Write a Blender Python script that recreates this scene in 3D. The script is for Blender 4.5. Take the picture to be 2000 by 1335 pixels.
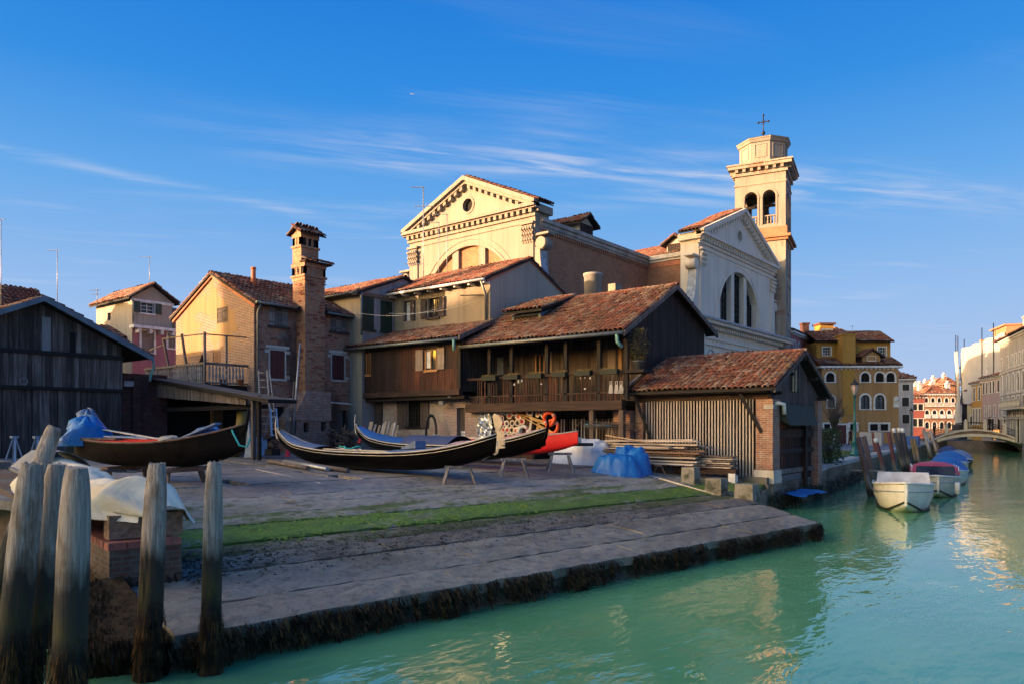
import bpy, math, random
from mathutils import noise as mnoise
from mathutils import Vector, Matrix
R = math.radians
random.seed(7)
rnd = random.random
def ru(a, b): return a + (b - a) * random.random()
for o in list(bpy.data.objects): bpy.data.objects.remove(o)
SC = bpy.context.scene
COL = SC.collection
# ------------------------------------------------------------------ camera, sky, sun, exposure
# world: x and y run along the walls of the yard, z = 0 is the canal's water
CAM_Z, FPX, HOR, YAW = 2.9, 1450.0, 835.0, R(38.9)
cd = bpy.data.cameras.new('camera'); cam = bpy.data.objects.new('camera', cd); COL.objects.link(cam)
cam.location = (0, 0, CAM_Z); cam.rotation_euler = (R(90), 0, YAW)
cd.sensor_width = 36; cd.lens = 36 * FPX / 2000; cd.shift_y = (HOR - 667.5) / 2000
cd.clip_start = .1; cd.clip_end = 9000
SC.camera = cam
SUN_DIR = Vector((.60, .80)).normalized()      # the way the light travels over the ground
SUN_EL = R(7.5)
wd = bpy.data.worlds.new('World'); SC.world = wd; wd.use_nodes = True
SKY_H = (.47, .59, .84); SKY_R = [(.06, (.42, .57, .85)), (.16, (.29, .50, .86)), (.29, (.11, .38, .83)), (.40, (.02, .26, .77)), (.52, (.003, .19, .69))]; SKY_K = 0.89
def world_sky():
    nt = wd.node_tree; N = nt.nodes; L = nt.links; N.clear()
    out = N.new('ShaderNodeOutputWorld'); bg = N.new('ShaderNodeBackground'); L.new(bg.outputs[0], out.inputs[0])
    sky = N.new('ShaderNodeTexSky'); sky.sky_type = 'NISHITA'; sky.sun_disc = False
    sky.sun_elevation = SUN_EL
    sky.sun_rotation = math.atan2(-SUN_DIR.x, -SUN_DIR.y)
    sky.altitude = 0; sky.air_density = 1.7; sky.dust_density = 3.5; sky.ozone_density = 1.6
    hs = N.new('ShaderNodeHueSaturation'); hs.inputs['Saturation'].default_value = 1.05; hs.inputs['Hue'].default_value = .497
    L.new(sky.outputs[0], hs.inputs['Color'])
    tc = N.new('ShaderNodeTexCoord')
    sep = N.new('ShaderNodeSeparateXYZ'); L.new(tc.outputs['Generated'], sep.inputs[0])
    # away from the sun the low sky is a clear blue, paler to the horizon; towards the sun the Nishita glow takes over
    gr = N.new('ShaderNodeValToRGB'); L.new(sep.outputs[2], gr.inputs[0]); E = gr.color_ramp.elements
    E[0].position = 0.0; E[0].color = (SKY_H[0], SKY_H[1], SKY_H[2], 1); E[1].position = .9; E[1].color = (.006, .10, .45, 1)
    for p, c in SKY_R: e = E.new(p); e.color = (*c, 1)
    gs = N.new('ShaderNodeVectorMath'); gs.operation = 'SCALE'; gs.inputs['Scale'].default_value = SKY_K; L.new(gr.outputs[0], gs.inputs[0])
    dt = N.new('ShaderNodeVectorMath'); dt.operation = 'DOT_PRODUCT'; L.new(tc.outputs['Generated'], dt.inputs[0])
    dt.inputs[1].default_value = (-SUN_DIR.x*math.cos(SUN_EL), -SUN_DIR.y*math.cos(SUN_EL), math.sin(SUN_EL))
    mr = N.new('ShaderNodeMapRange'); mr.interpolation_type = 'SMOOTHSTEP'; L.new(dt.outputs['Value'], mr.inputs['Value'])
    mr.inputs['From Min'].default_value = .40; mr.inputs['From Max'].default_value = .78; mr.inputs['To Min'].default_value = .985; mr.inputs['To Max'].default_value = .0
    base = N.new('ShaderNodeMix'); base.data_type = 'RGBA'; L.new(mr.outputs[0], base.inputs[0]); L.new(hs.outputs[0], base.inputs[6]); L.new(gs.outputs[0], base.inputs[7])
    # thin cirrus in the plane of the cloud deck: one long band, a thin streak, faint wisps
    def mth(op, a, b=None, c=None):
        n = N.new('ShaderNodeMath'); n.operation = op
        for k, v in enumerate((a, b, c)):
            if v is None: continue
            if isinstance(v, (int, float)): n.inputs[k].default_value = v
            else: L.new(v, n.inputs[k])
        return n.outputs[0]
    zc = mth('MAXIMUM', sep.outputs[2], .03); px_ = mth('DIVIDE', sep.outputs[0], zc); py_ = mth('DIVIDE', sep.outputs[1], zc)
    ca, sa = math.cos(R(54.6)), math.sin(R(54.6))
    u = mth('ADD', mth('MULTIPLY', px_, ca), mth('MULTIPLY', py_, sa)); v = mth('SUBTRACT', mth('MULTIPLY', py_, ca), mth('MULTIPLY', px_, sa))
    def nz(su, sv, detail, off=0.0, dist=.4):
        cb = N.new('ShaderNodeCombineXYZ'); L.new(mth('MULTIPLY_ADD', u, su, off), cb.inputs[0]); L.new(mth('MULTIPLY', v, sv), cb.inputs[1])
        n = N.new('ShaderNodeTexNoise'); n.inputs['Scale'].default_value = 1; n.inputs['Detail'].default_value = detail; n.inputs['Roughness'].default_value = .62; n.inputs['Distortion'].default_value = dist; L.new(cb.outputs[0], n.inputs['Vector']); return n.outputs[0]
    def gauss(d, w): q = mth('DIVIDE', d, w); return mth('POWER', 2.718, mth('MULTIPLY', mth('MULTIPLY', q, q), -1.0))
    def ss(x, a, b):
        n = N.new('ShaderNodeMapRange'); n.interpolation_type = 'SMOOTHSTEP'; L.new(x, n.inputs['Value']); n.inputs['From Min'].default_value = a; n.inputs['From Max'].default_value = b; return n.outputs[0]
    st_ = nz(1.3, 7.0, 8); wv = nz(.9, .9, 3, 4.0)
    band = gauss(mth('SUBTRACT', mth('ADD', v, mth('MULTIPLY_ADD', wv, .7, -.35)), 2.68), .2)
    band = mth('MULTIPLY', band, mth('MULTIPLY', ss(u, -.7, 1.0), mth('MULTIPLY_ADD', ss(u, 1.7, 3.4), -.72, 1.0)))
    c1 = mth('MULTIPLY', band, ss(st_, .36, .74))
    l2 = gauss(mth('SUBTRACT', mth('SUBTRACT', mth('ADD', v, mth('MULTIPLY_ADD', wv, .3, -.15)), 3.60), mth('MULTIPLY', u, .53)), .07)
    c2 = mth('MULTIPLY', mth('MULTIPLY', l2, .32), mth('MULTIPLY', ss(u, 1.0, -.4), ss(st_, .3, .7)))
    wi = mth('MULTIPLY', mth('MULTIPLY', ss(nz(.55, 2.2, 7, 9.0), .5, .8), ss(nz(.4, .5, 2, 2.0), .42, .62)), .42)
    cl = mth('MULTIPLY', mth('ADD', mth('MULTIPLY', c1, .85), mth('ADD', c2, wi)), ss(sep.outputs[2], .04, .14))
    cl = mth('MINIMUM', cl, .75)
    mx = N.new('ShaderNodeMix'); mx.data_type = 'RGBA'; L.new(cl, mx.inputs[0]); L.new(base.outputs[2], mx.inputs[6])
    mx.inputs[7].default_value = (.72*SKY_K, .74*SKY_K, .86*SKY_K, 1)
    L.new(mx.outputs[2], bg.inputs[0]); bg.inputs[1].default_value = .15
world_sky()
sd = bpy.data.lights.new('sun', 'SUN'); sun = bpy.data.objects.new('sun', sd); COL.objects.link(sun)
sd.energy = 2.0; sd.angle = R(.6); sd.color = (1.0, .62, .36)
_d = Vector((SUN_DIR.x * math.cos(SUN_EL), SUN_DIR.y * math.cos(SUN_EL), -math.sin(SUN_EL)))
sun.rotation_euler = _d.to_track_quat('-Z', 'Y').to_euler(); sun.location = (-60, -60, 60)
SC.view_settings.view_transform = 'Standard'; SC.view_settings.look = 'None'; SC.view_settings.gamma = 1
SC.view_settings.exposure = 2.88
try: SC.cycles.use_denoising = True
except Exception: pass
SC.cycles.max_bounces = 6; SC.cycles.caustics_reflective = False; SC.cycles.caustics_refractive = False

# ------------------------------------------------------------------ surveying: a sight line meets a wall plane or the ground
CA, SA = math.cos(YAW), math.sin(YAW)
def ray(px, py):
    X = (px - 1000) / FPX
    return (CA * X - SA, SA * X + CA, (HOR - py) / FPX)
def onY(px, py, y):
    d = ray(px, py); k = y / d[1]; return (k * d[0], CAM_Z + k * d[2])          # (x, z)
def onX(px, py, x):
    d = ray(px, py); k = x / d[0]; return (k * d[1], CAM_Z + k * d[2])          # (y, z)
def onZ(px, py, z):
    d = ray(px, py); k = (z - CAM_Z) / d[2]; return (k * d[0], k * d[1])
def atD(px, py, D):
    d = ray(px, py); return Vector((D * d[0], D * d[1], CAM_Z + D * d[2]))
def cw(X, Y): return (CA * X - SA * Y, SA * X + CA * Y)                         # metres right / ahead -> world x, y
# slipway axes: s along the water's edge, t uphill
SV = Vector((.170, .985)); TV = Vector((-.985, .170))
def st(s, t): return (SV.x * s + TV.x * t, SV.y * s + TV.y * t)
def gz(t):
    if t < 19: return .45 + .1 * (t - 9.2)
    return 1.43 + .02 * (min(t, 40) - 19)
def gxy(x, y): return gz(x * TV.x + y * TV.y)
def ground(px, py):
    lo, hi = 5.0, 120.0
    for _ in range(50):
        m = (lo + hi) / 2; p = atD(px, py, m)
        if p.z > gxy(p.x, p.y): lo = m
        else: hi = m
    return atD(px, py, lo)

# ------------------------------------------------------------------ mesh helpers
OFF = {}
def V3(p): return Vector((p[0], p[1], p[2] if len(p) > 2 else 0))
class MB:
    def __init__(s): s.v = []; s.f = []; s.m = []; s.sm = []
    def add(s, vs, fs, mi=0, smooth=False):
        b = len(s.v); s.v += [tuple(p) for p in vs]
        for f in fs: s.f.append(tuple(b + i for i in f)); s.m.append(mi); s.sm.append(smooth)
        return s
    def box(s, x0, x1, y0, y1, z0, z1, mi=0):
        return s.add([(x0,y0,z0),(x1,y0,z0),(x1,y1,z0),(x0,y1,z0),(x0,y0,z1),(x1,y0,z1),(x1,y1,z1),(x0,y1,z1)],
              [(0,3,2,1),(4,5,6,7),(0,1,5,4),(1,2,6,5),(2,3,7,6),(3,0,4,7)], mi)
    def hexa(s, p, mi=0):
        return s.add(p, [(0,3,2,1),(4,5,6,7),(0,1,5,4),(1,2,6,5),(2,3,7,6),(3,0,4,7)], mi)
    def bar(s, a, b, w, h, up=(0,0,1), mi=0, w1=None, h1=None):
        a, b = V3(a), V3(b); d = (b - a).normalized(); u = Vector(up)
        if abs(d.dot(u)) > .98: u = Vector((1, 0, 0))
        r = d.cross(u).normalized(); u = r.cross(d).normalized()
        w1 = w if w1 is None else w1; h1 = h if h1 is None else h1
        P = []
        for c, ww, hh in ((a, w, h), (b, w1, h1)):
            P += [c - r*ww/2 - u*hh/2, c + r*ww/2 - u*hh/2, c + r*ww/2 + u*hh/2, c - r*ww/2 + u*hh/2]
        return s.add(P, [(0,1,2,3),(7,6,5,4),(0,4,5,1),(1,5,6,2),(2,6,7,3),(3,7,4,0)], mi)
    def cyl(s, a, b, r0, r1=None, n=8, cap=True, mi=0, smooth=True):
        a, b = V3(a), V3(b); r1 = r0 if r1 is None else r1; d = (b - a).normalized()
        u = Vector((0,0,1)) if abs(d.z) < .9 else Vector((1,0,0)); r = d.cross(u).normalized(); u = r.cross(d)
        P = []
        for c, rr in ((a, r0), (b, r1)):
            for i in range(n):
                an = 2*math.pi*i/n; P.append(c + r*math.cos(an)*rr + u*math.sin(an)*rr)
        s.add(P, [(i, (i+1) % n, n + (i+1) % n, n + i) for i in range(n)], mi, smooth)
        if cap:
            b0 = len(s.v) - 2*n; s.f.append(tuple(b0 + i for i in reversed(range(n)))); s.m.append(mi); s.sm.append(False)
            s.f.append(tuple(b0 + n + i for i in range(n))); s.m.append(mi); s.sm.append(False)
        return s
    def tube(s, pts, r, n=6, mi=0, closed=False, cap=True):
        pts = [V3(p) for p in pts]; k = len(pts); P = []; F = []
        rr = r if isinstance(r, (list, tuple)) else [r]*k
        up = Vector((0,0,1)); prev = None
        for i, p in enumerate(pts):
            if closed: d = pts[(i+1) % k] - pts[i-1]
            else: d = pts[min(i+1, k-1)] - pts[max(i-1, 0)]
            d.normalize()
            if prev is None:
                u = up if abs(d.z) < .95 else Vector((1,0,0)); a = d.cross(u).normalized()
            else:
                a = (prev - d*prev.dot(d)).normalized()
            prev = a; b = d.cross(a)
            for j in range(n):
                an = 2*math.pi*j/n; P.append(p + a*math.cos(an)*rr[i] + b*math.sin(an)*rr[i])
        for i in range(k if closed else k-1):
            i2 = (i+1) % k
            for j in range(n): F.append((i*n+j, i*n+(j+1) % n, i2*n+(j+1) % n, i2*n+j))
        s.add(P, F, mi, True)
        if cap and not closed:
            b0 = len(s.v) - k*n
            s.f.append(tuple(b0 + j for j in reversed(range(n)))); s.m.append(mi); s.sm.append(False)
            s.f.append(tuple(b0 + (k-1)*n + j for j in range(n))); s.m.append(mi); s.sm.append(False)
        return s
    def lathe(s, c, prof, n=12, mi=0, smooth=True, a0=0):
        P = []; k = len(prof)
        for r, z in prof:
            for i in range(n):
                an = a0 + 2*math.pi*i/n; P.append((c[0]+r*math.cos(an), c[1]+r*math.sin(an), c[2]+z))
        F = [(i*n+j, i*n+(j+1) % n, (i+1)*n+(j+1) % n, (i+1)*n+j) for i in range(k-1) for j in range(n)]
        s.add(P, F, mi, smooth)
        b0 = len(s.v) - k*n
        if prof[0][0] > 1e-4: s.f.append(tuple(b0+j for j in reversed(range(n)))); s.m.append(mi); s.sm.append(False)
        if prof[-1][0] > 1e-4: s.f.append(tuple(b0+(k-1)*n+j for j in range(n))); s.m.append(mi); s.sm.append(False)
        return s
    def prism(s, poly, ext, mi=0):
        """poly: 3D outline, ext: vector"""
        e = Vector(ext); n = len(poly); P = [V3(p) for p in poly]; P += [p + e for p in P]
        return s.add(P, [tuple(reversed(range(n))), tuple(range(n, 2*n))] + [(i, (i+1) % n, n+(i+1) % n, n+i) for i in range(n)], mi)
    def grid(s, rows, mi=0, smooth=True):
        k = len(rows); n = len(rows[0]); P = [p for r in rows for p in r]
        return s.add(P, [(i*n+j, i*n+j+1, (i+1)*n+j+1, (i+1)*n+j) for i in range(k-1) for j in range(n-1)], mi, smooth)
    def ball(s, c, r, n=8, k=5, mi=0, sz=1.0):
        prof = [(max(1e-5, r*math.sin(math.pi*i/k)), -r*sz*math.cos(math.pi*i/k)) for i in range(k+1)]
        return s.lathe(c, prof, n, mi)
    def empty(s): return not s.f
def mesh_of(name, mb, c=(0,0,0), recalc=True):
    me = bpy.data.meshes.new(name); c = Vector(c)
    me.from_pydata([tuple(Vector(p) - c) for p in mb.v], [], mb.f)
    me.polygons.foreach_set('use_smooth', mb.sm)
    if any(mb.m): me.polygons.foreach_set('material_index', mb.m)
    me.update()
    if recalc:
        import bmesh
        bm = bmesh.new(); bm.from_mesh(me); bmesh.ops.recalc_face_normals(bm, faces=bm.faces); bm.to_mesh(me); bm.free()
    return me
def center(mb):
    xs = [p[0] for p in mb.v]; ys = [p[1] for p in mb.v]; zs = [p[2] for p in mb.v]
    return Vector(((min(xs)+max(xs))/2, (min(ys)+max(ys))/2, min(zs)))
def obj(name, mb, mat, parent=None, kind=None, label=None, recalc=True):
    """one mesh object from mb, whose coordinates are those of the thing's frame"""
    c = center(mb); me = mesh_of(name, mb, c, recalc)
    for m in (mat if isinstance(mat, (list, tuple)) else [mat]): me.materials.append(m)
    o = bpy.data.objects.new(name, me); COL.objects.link(o)
    if parent is not None: o.parent = parent; o.location = c - OFF[parent]
    else: o.location = c
    OFF[o] = c
    if kind: o['kind'] = kind
    if label: o['label'] = label
    return o
def tag(o, label, cat, group=None):
    o['label'] = label; o['category'] = cat
    if group: o['group'] = group
    return o
def thing(name, label, cat, loc=(0,0,0), rotz=None, group=None):
    o = bpy.data.objects.new(name, None); COL.objects.link(o); o.location = loc; o.empty_display_size = .3
    if rotz is None: OFF[o] = Vector(loc)          # parts given in world metres
    else: o.rotation_euler = (0, 0, rotz); OFF[o] = Vector((0,0,0))   # parts given in the thing's own frame
    return tag(o, label, cat, group)
def single(name, mb, mat, label, cat, group=None):
    return tag(obj(name, mb, mat), label, cat, group)
def struct(name, mb, mat):
    return obj(name, mb, mat, None, 'structure')
def inst(name, me, parent, mw):
    """an instance of shared mesh data as a part; mw in the parent thing's frame"""
    o = bpy.data.objects.new(name, me); COL.objects.link(o); o.parent = parent
    m = mw.copy(); m.translation = m.translation - OFF[parent]; o.matrix_basis = m; OFF[o] = mw.translation.copy()
    return o
def copy_tree(o, parent=None):
    c = o.copy(); COL.objects.link(c)
    if parent is not None: c.parent = parent
    for ch in list(o.children): copy_tree(ch, c)
    return c

# ------------------------------------------------------------------ materials
class NT:
    def __init__(s, name):
        s.m = bpy.data.materials.new(name); s.m.use_nodes = True; s.t = s.m.node_tree; s.N = s.t.nodes; s.L = s.t.links
        s.b = s.N['Principled BSDF']; s.out = s.N['Material Output']
    def n(s, ty, **kw):
        nd = s.N.new('ShaderNode' + ty)
        for k, v in kw.items():
            if k[0] == '_': setattr(nd, k[1:], v)
            else:
                key = int(k[1:]) if k[0] == 'i' and k[1:].isdigit() else k
                s.set(nd.inputs[key], v)
        return nd
    def set(s, inp, v):
        if isinstance(v, bpy.types.NodeSocket): s.L.new(v, inp)
        elif isinstance(v, bpy.types.Node): s.L.new(v.outputs[0], inp)
        elif isinstance(v, tuple) and len(v) == 3 and inp.type == 'RGBA': inp.default_value = (*v, 1)
        else: inp.default_value = v
    def math(s, op, a, b=0.0, c=None):
        nd = s.n('Math', _operation=op, i0=a, i1=b)
        if c is not None: s.set(nd.inputs[2], c)
        return nd.outputs[0]
    def mix(s, f, a, b, bt='MIX'):
        nd = s.n('Mix', _data_type='RGBA', _blend_type=bt); s.set(nd.inputs[0], f); s.set(nd.inputs[6], a); s.set(nd.inputs[7], b)
        return nd.outputs[2]
    def pos(s): 
        if not hasattr(s, '_g'): s._g = s.n('NewGeometry')
        return s._g.outputs['Position']
    def objc(s):
        return s.n('TexCoord').outputs['Object']
    def vmap(s, vec, scale=(1,1,1), rot=(0,0,0), loc=(0,0,0)):
        return s.n('Mapping', Vector=vec, Scale=Vector(scale), Rotation=Vector(rot), Location=Vector(loc)).outputs[0]
    def noise(s, scale, vec=None, detail=4, rough=.55, dist=0.0):
        return s.n('TexNoise', Vector=vec if vec is not None else s.pos(), Scale=scale, Detail=detail, Roughness=rough, Distortion=dist).outputs[0]
    def ramp(s, f, a, b, ca=(0,0,0), cb=(1,1,1)):
        nd = s.n('ValToRGB', i0=f); e = nd.color_ramp.elements; e[0].position = a; e[1].position = b; e[0].color = (*ca, 1); e[1].color = (*cb, 1)
        return nd.outputs[0]
    def zr(s, f, a, b):
        nd = s.n('MapRange', Value=f); nd.inputs['From Min'].default_value = a; nd.inputs['From Max'].default_value = b; nd.inputs['To Min'].default_value = 1; nd.inputs['To Max'].default_value = 0
        return nd.outputs[0]
    def rand(s):
        s.pos(); a = s._g.outputs['Random Per Island']; b = s.n('ObjectInfo').outputs['Random']
        return s.math('FRACT', s.math('ADD', a, b))
    def bump(s, h, st=.4, d=.02):
        s.set(s.b.inputs['Normal'], s.n('Bump', Strength=st, Distance=d, Height=h).outputs[0])
    def done(s, col, rough=.8, metal=0.0, spec=None):
        s.set(s.b.inputs['Base Color'], col); s.set(s.b.inputs['Roughness'], rough); s.set(s.b.inputs['Metallic'], metal)
        if spec is not None: s.set(s.b.inputs['Specular IOR Level'], spec)
        return s.m
    def wallvec(s):
        """(along the wall, up) for walls that run along x or y"""
        sp = s.n('SeparateXYZ', i0=s.pos()); u = s.math('ADD', sp.outputs[0], sp.outputs[1])
        return s.n('CombineXYZ', i0=u, i1=sp.outputs[2], i2=0.0).outputs[0]

def plain(name, c, rough=.6, metal=0.0, var=.18, scale=3.0, bump=0.0, spec=None):
    k = NT(name); nz = k.noise(scale, detail=6)
    d = tuple(max(0, x*(1-var*1.6)) for x in c); e = tuple(min(1, x*(1+var)) for x in c)
    col = k.mix(k.ramp(nz, .3, .7), d, e)
    if bump: k.bump(k.noise(scale*8), bump, .02)
    return k.done(col, rough, metal, spec)
def wood(name, c1, c2, axis='z', rough=.85, pale=None, palef=.0, grain=1.0, var=.5):
    """weathered planks: grain streaks along an axis, each piece its own tone"""
    k = NT(name); sc = {'z': (14, 14, .7), 'x': (.7, 14, 14), 'y': (14, .7, 14), 's': (9, 9, 9)}[axis]
    r = k.rand(); p = k.n('VectorMath', _operation='ADD', i0=k.pos(), i1=k.n('CombineXYZ', i0=k.math('MULTIPLY', r, 37.0), i1=k.math('MULTIPLY', r, 11.0), i2=k.math('MULTIPLY', r, 5.0)).outputs[0]).outputs[0]
    g = k.noise(1.0*grain, k.vmap(p, sc), 6, .65)
    col = k.mix(k.ramp(g, .32, .68), c1, c2)
    big = k.noise(.9, detail=3)
    if pale is not None:
        col = k.mix(k.math('MULTIPLY', k.ramp(k.math('ADD', k.math('MULTIPLY', g, .6), k.math('MULTIPLY', big, .4)), .48, .66), palef), col, pale)
    v = k.math('ADD', k.math('MULTIPLY', r, var), 1 - var*.55)
    col = k.mix(1.0, col, k.n('CombineColor', i0=v, i1=v, i2=v).outputs[0], 'MULTIPLY')
    k.bump(g, .5, .01)
    return k.done(col, rough)
def stucco(name, c, stain, amt=.5, patch=None, patchamt=.5, brickpatch=False, rough=.9, scale=.5, patchx=None):
    k = NT(name); sp = k.vmap(k.pos(), (1, 1, .25))
    n1 = k.noise(scale*2.2, sp, 6, .6); n2 = k.noise(scale*.7, detail=5); n3 = k.noise(22, detail=3)
    col = k.mix(k.math('MULTIPLY', k.ramp(n1, .38, .72), amt), c, stain)
    col = k.mix(k.math('MULTIPLY', k.ramp(n2, .45, .75), amt*.6), col, tuple(x*.72 for x in c))
    col = k.mix(k.math('MULTIPLY', k.ramp(n3, .3, .8), .25), col, tuple(x*.8 for x in c))
    sk = k.noise(1.0, k.vmap(k.pos(), (3.2,3.2,.16), loc=(1.7,3.3,.4)), 6, .62)
    col = k.mix(k.math('MULTIPLY', k.ramp(sk, .5, .66), .65*amt), col, tuple(x*.45 for x in c))
    h = n3
    if patch is not None:
        pn = k.noise(.55, detail=9, rough=.62, vec=k.vmap(k.pos(), (1,1,1), loc=(3.1, 7.7, 1.3)))
        if patchx is not None:
            mx_ = k.n('MapRange', Value=k.n('SeparateXYZ', i0=k.pos()).outputs[0]); mx_.inputs['From Min'].default_value = patchx - 1.8; mx_.inputs['From Max'].default_value = patchx + 1.6; mx_.inputs['To Max'].default_value = .2; pn = k.math('ADD', pn, mx_.outputs[0])
        mk = k.ramp(pn, patchamt, patchamt + .03)
        pc = patch
        if brickpatch:
            bt = k.n('TexBrick', Vector=k.wallvec(), Color1=patch, Color2=tuple(x*.55 for x in patch), Mortar=(.33, .29, .25), Scale=1.0)
            bt.inputs['Mortar Size'].default_value = .012; bt.inputs['Brick Width'].default_value = .26; bt.inputs['Row Height'].default_value = .075
            pc = bt.outputs[0]
        col = k.mix(mk, col, pc); h = k.math('SUBTRACT', n3, k.math('MULTIPLY', mk, 1.2))
    k.bump(h, .35, .03)
    return k.done(col, rough)
def brick(name, c1, c2, mortar, bw=.26, rh=.075, ms=.012, plaster=None, pamt=.6, dark=.5, soot=None):
    k = NT(name); wv = k.wallvec()
    wv2 = k.n('VectorMath', _operation='ADD', i0=wv, i1=k.math('MULTIPLY', k.noise(1.3), .03)).outputs[0]
    bt = k.n('TexBrick', Vector=wv2, Color1=c1, Color2=c2, Mortar=mortar, Scale=1.0)
    bt.inputs['Mortar Size'].default_value = ms; bt.inputs['Brick Width'].default_value = bw; bt.inputs['Row Height'].default_value = rh; bt.inputs['Bias'].default_value = -.1
    n1 = k.noise(.8, detail=8, rough=.6); n2 = k.noise(5, detail=4)
    col = k.mix(k.math('MULTIPLY', k.ramp(n1, .4, .68), dark), bt.outputs[0], tuple(x*.3 for x in c2))
    col = k.mix(k.math('MULTIPLY', k.ramp(n2, .45, .75), .5), col, tuple(min(1, x*1.15 + .03) for x in mortar))
    h = k.math('MULTIPLY', bt.outputs['Fac'], -1.0)
    if plaster is not None:
        pn = k.noise(.5, k.vmap(k.pos(), (1,1,.8), loc=(9, 4, 2)), 9, .63)
        mk = k.ramp(pn, pamt, pamt+.04)
        col = k.mix(mk, col, k.mix(k.ramp(n2, .3, .7), plaster, tuple(x*.7 for x in plaster)))
        h = k.math('ADD', h, k.math('MULTIPLY', mk, 1.0))
    if soot is not None:
        sn = k.noise(.35, k.vmap(k.pos(), (1,1,.5), loc=(2, 2, 6)), 6, .6); col = k.mix(k.math('MULTIPLY', k.ramp(sn, .5, .62), .8), col, soot)
    k.bump(k.math('ADD', h, k.math('MULTIPLY', n2, .4)), .6, .015)
    return k.done(col, .92)
def tilemat(name, c1, c2, c3, pale=(.36, .27, .22), lichen=.5):
    k = NT(name); r = k.rand()
    cr = k.n('ValToRGB', i0=r); e = cr.color_ramp.elements
    e[0].position = 0; e[0].color = (*c1, 1); e[1].position = 1; e[1].color = (*c3, 1)
    x = e.new(.35); x.color = (*c2, 1); x = e.new(.6); x.color = (*tuple(v*.6 for v in c1), 1); x = e.new(.85); x.color = (*pale, 1)
    n1 = k.noise(9, detail=6, rough=.65); n2 = k.noise(.6, detail=4)
    col = k.mix(k.math('MULTIPLY', k.ramp(n1, .42, .7), .55), cr.outputs[0], (.07, .055, .05))
    col = k.mix(k.math('MULTIPLY', k.ramp(n2, .45, .7), lichen), col, (.11, .085, .055))
    k.bump(n1, .3, .01)
    return k.done(col, .9)
MAT = {}
def mats():
    M = MAT
    M['plank_dark'] = wood('old dark planks', (.018,.013,.011), (.08,.058,.049), 'z', pale=(.24,.185,.16), palef=.32)
    M['plank_grey'] = wood('grey weathered planks', (.045,.034,.029), (.19,.145,.122), 'z', pale=(.36,.29,.25), palef=.45)
    M['plank_pale'] = wood('pale bare plank', (.2,.19,.19), (.36,.34,.33), 'z')
    M['plank_brown'] = wood('brown stained boards', (.005,.0028,.0025), (.025,.0095,.0065), 'z', pale=(.15,.05,.028), palef=.25, var=.8)
    M['plank_red'] = wood('reddish stained boards', (.018,.006,.004), (.095,.026,.013), 'z', pale=(.32,.12,.04), palef=.25, var=.9)
    M['beam_brown'] = wood('brown beam', (.013,.007,.005), (.058,.028,.018), 'x', pale=(.16,.085,.05), palef=.4)
    M['beam_dark'] = wood('dark beam', (.004,.003,.003), (.018,.012,.01), 'x')
    M['post_dark'] = wood('dark post', (.004,.003,.003), (.02,.014,.012), 'z')
    M['post_brown'] = wood('brown post', (.05,.035,.03), (.16,.11,.085), 'z')
    M['slat_pale'] = wood('pale slats', (.28,.24,.21), (.5,.43,.38), 'z', var=.4)
    M['lumber'] = wood('grey lumber', (.24,.19,.16), (.58,.48,.4), 'x', var=.5)
    M['lumber_brown'] = wood('brown lumber', (.1,.055,.035), (.3,.17,.11), 'x', var=.5)
    M['trestle'] = wood('trestle wood', (.1,.085,.08), (.33,.29,.27), 's', var=.5)
    M['reed'] = wood('reed mat', (.3,.2,.11), (.5,.36,.22), 'z')
    M['tile'] = tilemat('clay roof tiles', (.15,.05,.032), (.235,.08,.046), (.25,.145,.1), pale=(.28,.19,.145), lichen=.55)
    M['tile_red'] = tilemat('red roof tiles', (.15,.04,.023), (.22,.06,.032), (.22,.095,.06), pale=(.24,.145,.1), lichen=.4)
    M['tile_far'] = tilemat('distant roof tiles', (.18,.058,.034), (.26,.085,.052), (.24,.12,.08), lichen=.15)
    M['tile_bed'] = plain('tile channels', (.03,.016,.012), .95)
    M['brick_house'] = brick('old brickwork', (.46,.155,.075), (.28,.1,.055), (.36,.27,.2), plaster=(.5,.4,.31), pamt=.6, dark=.45, soot=(.02,.017,.016))
    M['brick_chim'] = brick('chimney brickwork', (.46,.175,.075), (.3,.11,.055), (.34,.25,.17), plaster=(.42,.3,.19), pamt=.6, dark=.4)
    M['brick_pier'] = brick('pier brickwork', (.36,.13,.07), (.22,.08,.05), (.34,.29,.24), dark=.25, plaster=(.34,.29,.22), pamt=.6)
    M['brick_light'] = brick('pale brickwork', (.36,.22,.17), (.25,.14,.11), (.4,.34,.3), dark=.3, plaster=(.42,.35,.28), pamt=.52)
    M['brick_church'] = brick('church brickwork', (.4,.165,.085), (.28,.115,.06), (.32,.19,.115), bw=.3, rh=.085, ms=.01, dark=.35)
    M['brick_red'] = brick('red brickwork', (.16,.04,.03), (.08,.025,.02), (.06,.04,.035), dark=.6)
    M['ochre_gable'] = stucco('worn ochre plaster', (.325,.2,.094), (.255,.15,.065), .9, patch=(.25,.12,.066), patchamt=.5, brickpatch=True, patchx=-32.6)
    M['beige'] = stucco('beige plaster', (.285,.24,.178), (.215,.178,.132), .7)
    M['beige_grey'] = stucco('grey beige plaster', (.4,.345,.28), (.3,.26,.215), .7)
    M['grey_plaster'] = stucco('grey plaster', (.36,.33,.32), (.22,.2,.2), .7)
    M['cream'] = stucco('cream plaster', (.42,.365,.285), (.32,.27,.205), .6)
    M['church'] = stucco('church plaster darkened for sun', (.275,.247,.215), (.215,.185,.155), .7)  # church plaster, colour darkened for the sunlit front
    M['church_for_shade'] = stucco('church plaster lightened for shade', (.74,.64,.53), (.56,.48,.40), .5)  # same plaster, colour lightened for the front in shade
    M['church_trim'] = stucco('pale stone trim', (.285,.253,.218), (.195,.162,.135), .7)
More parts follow.
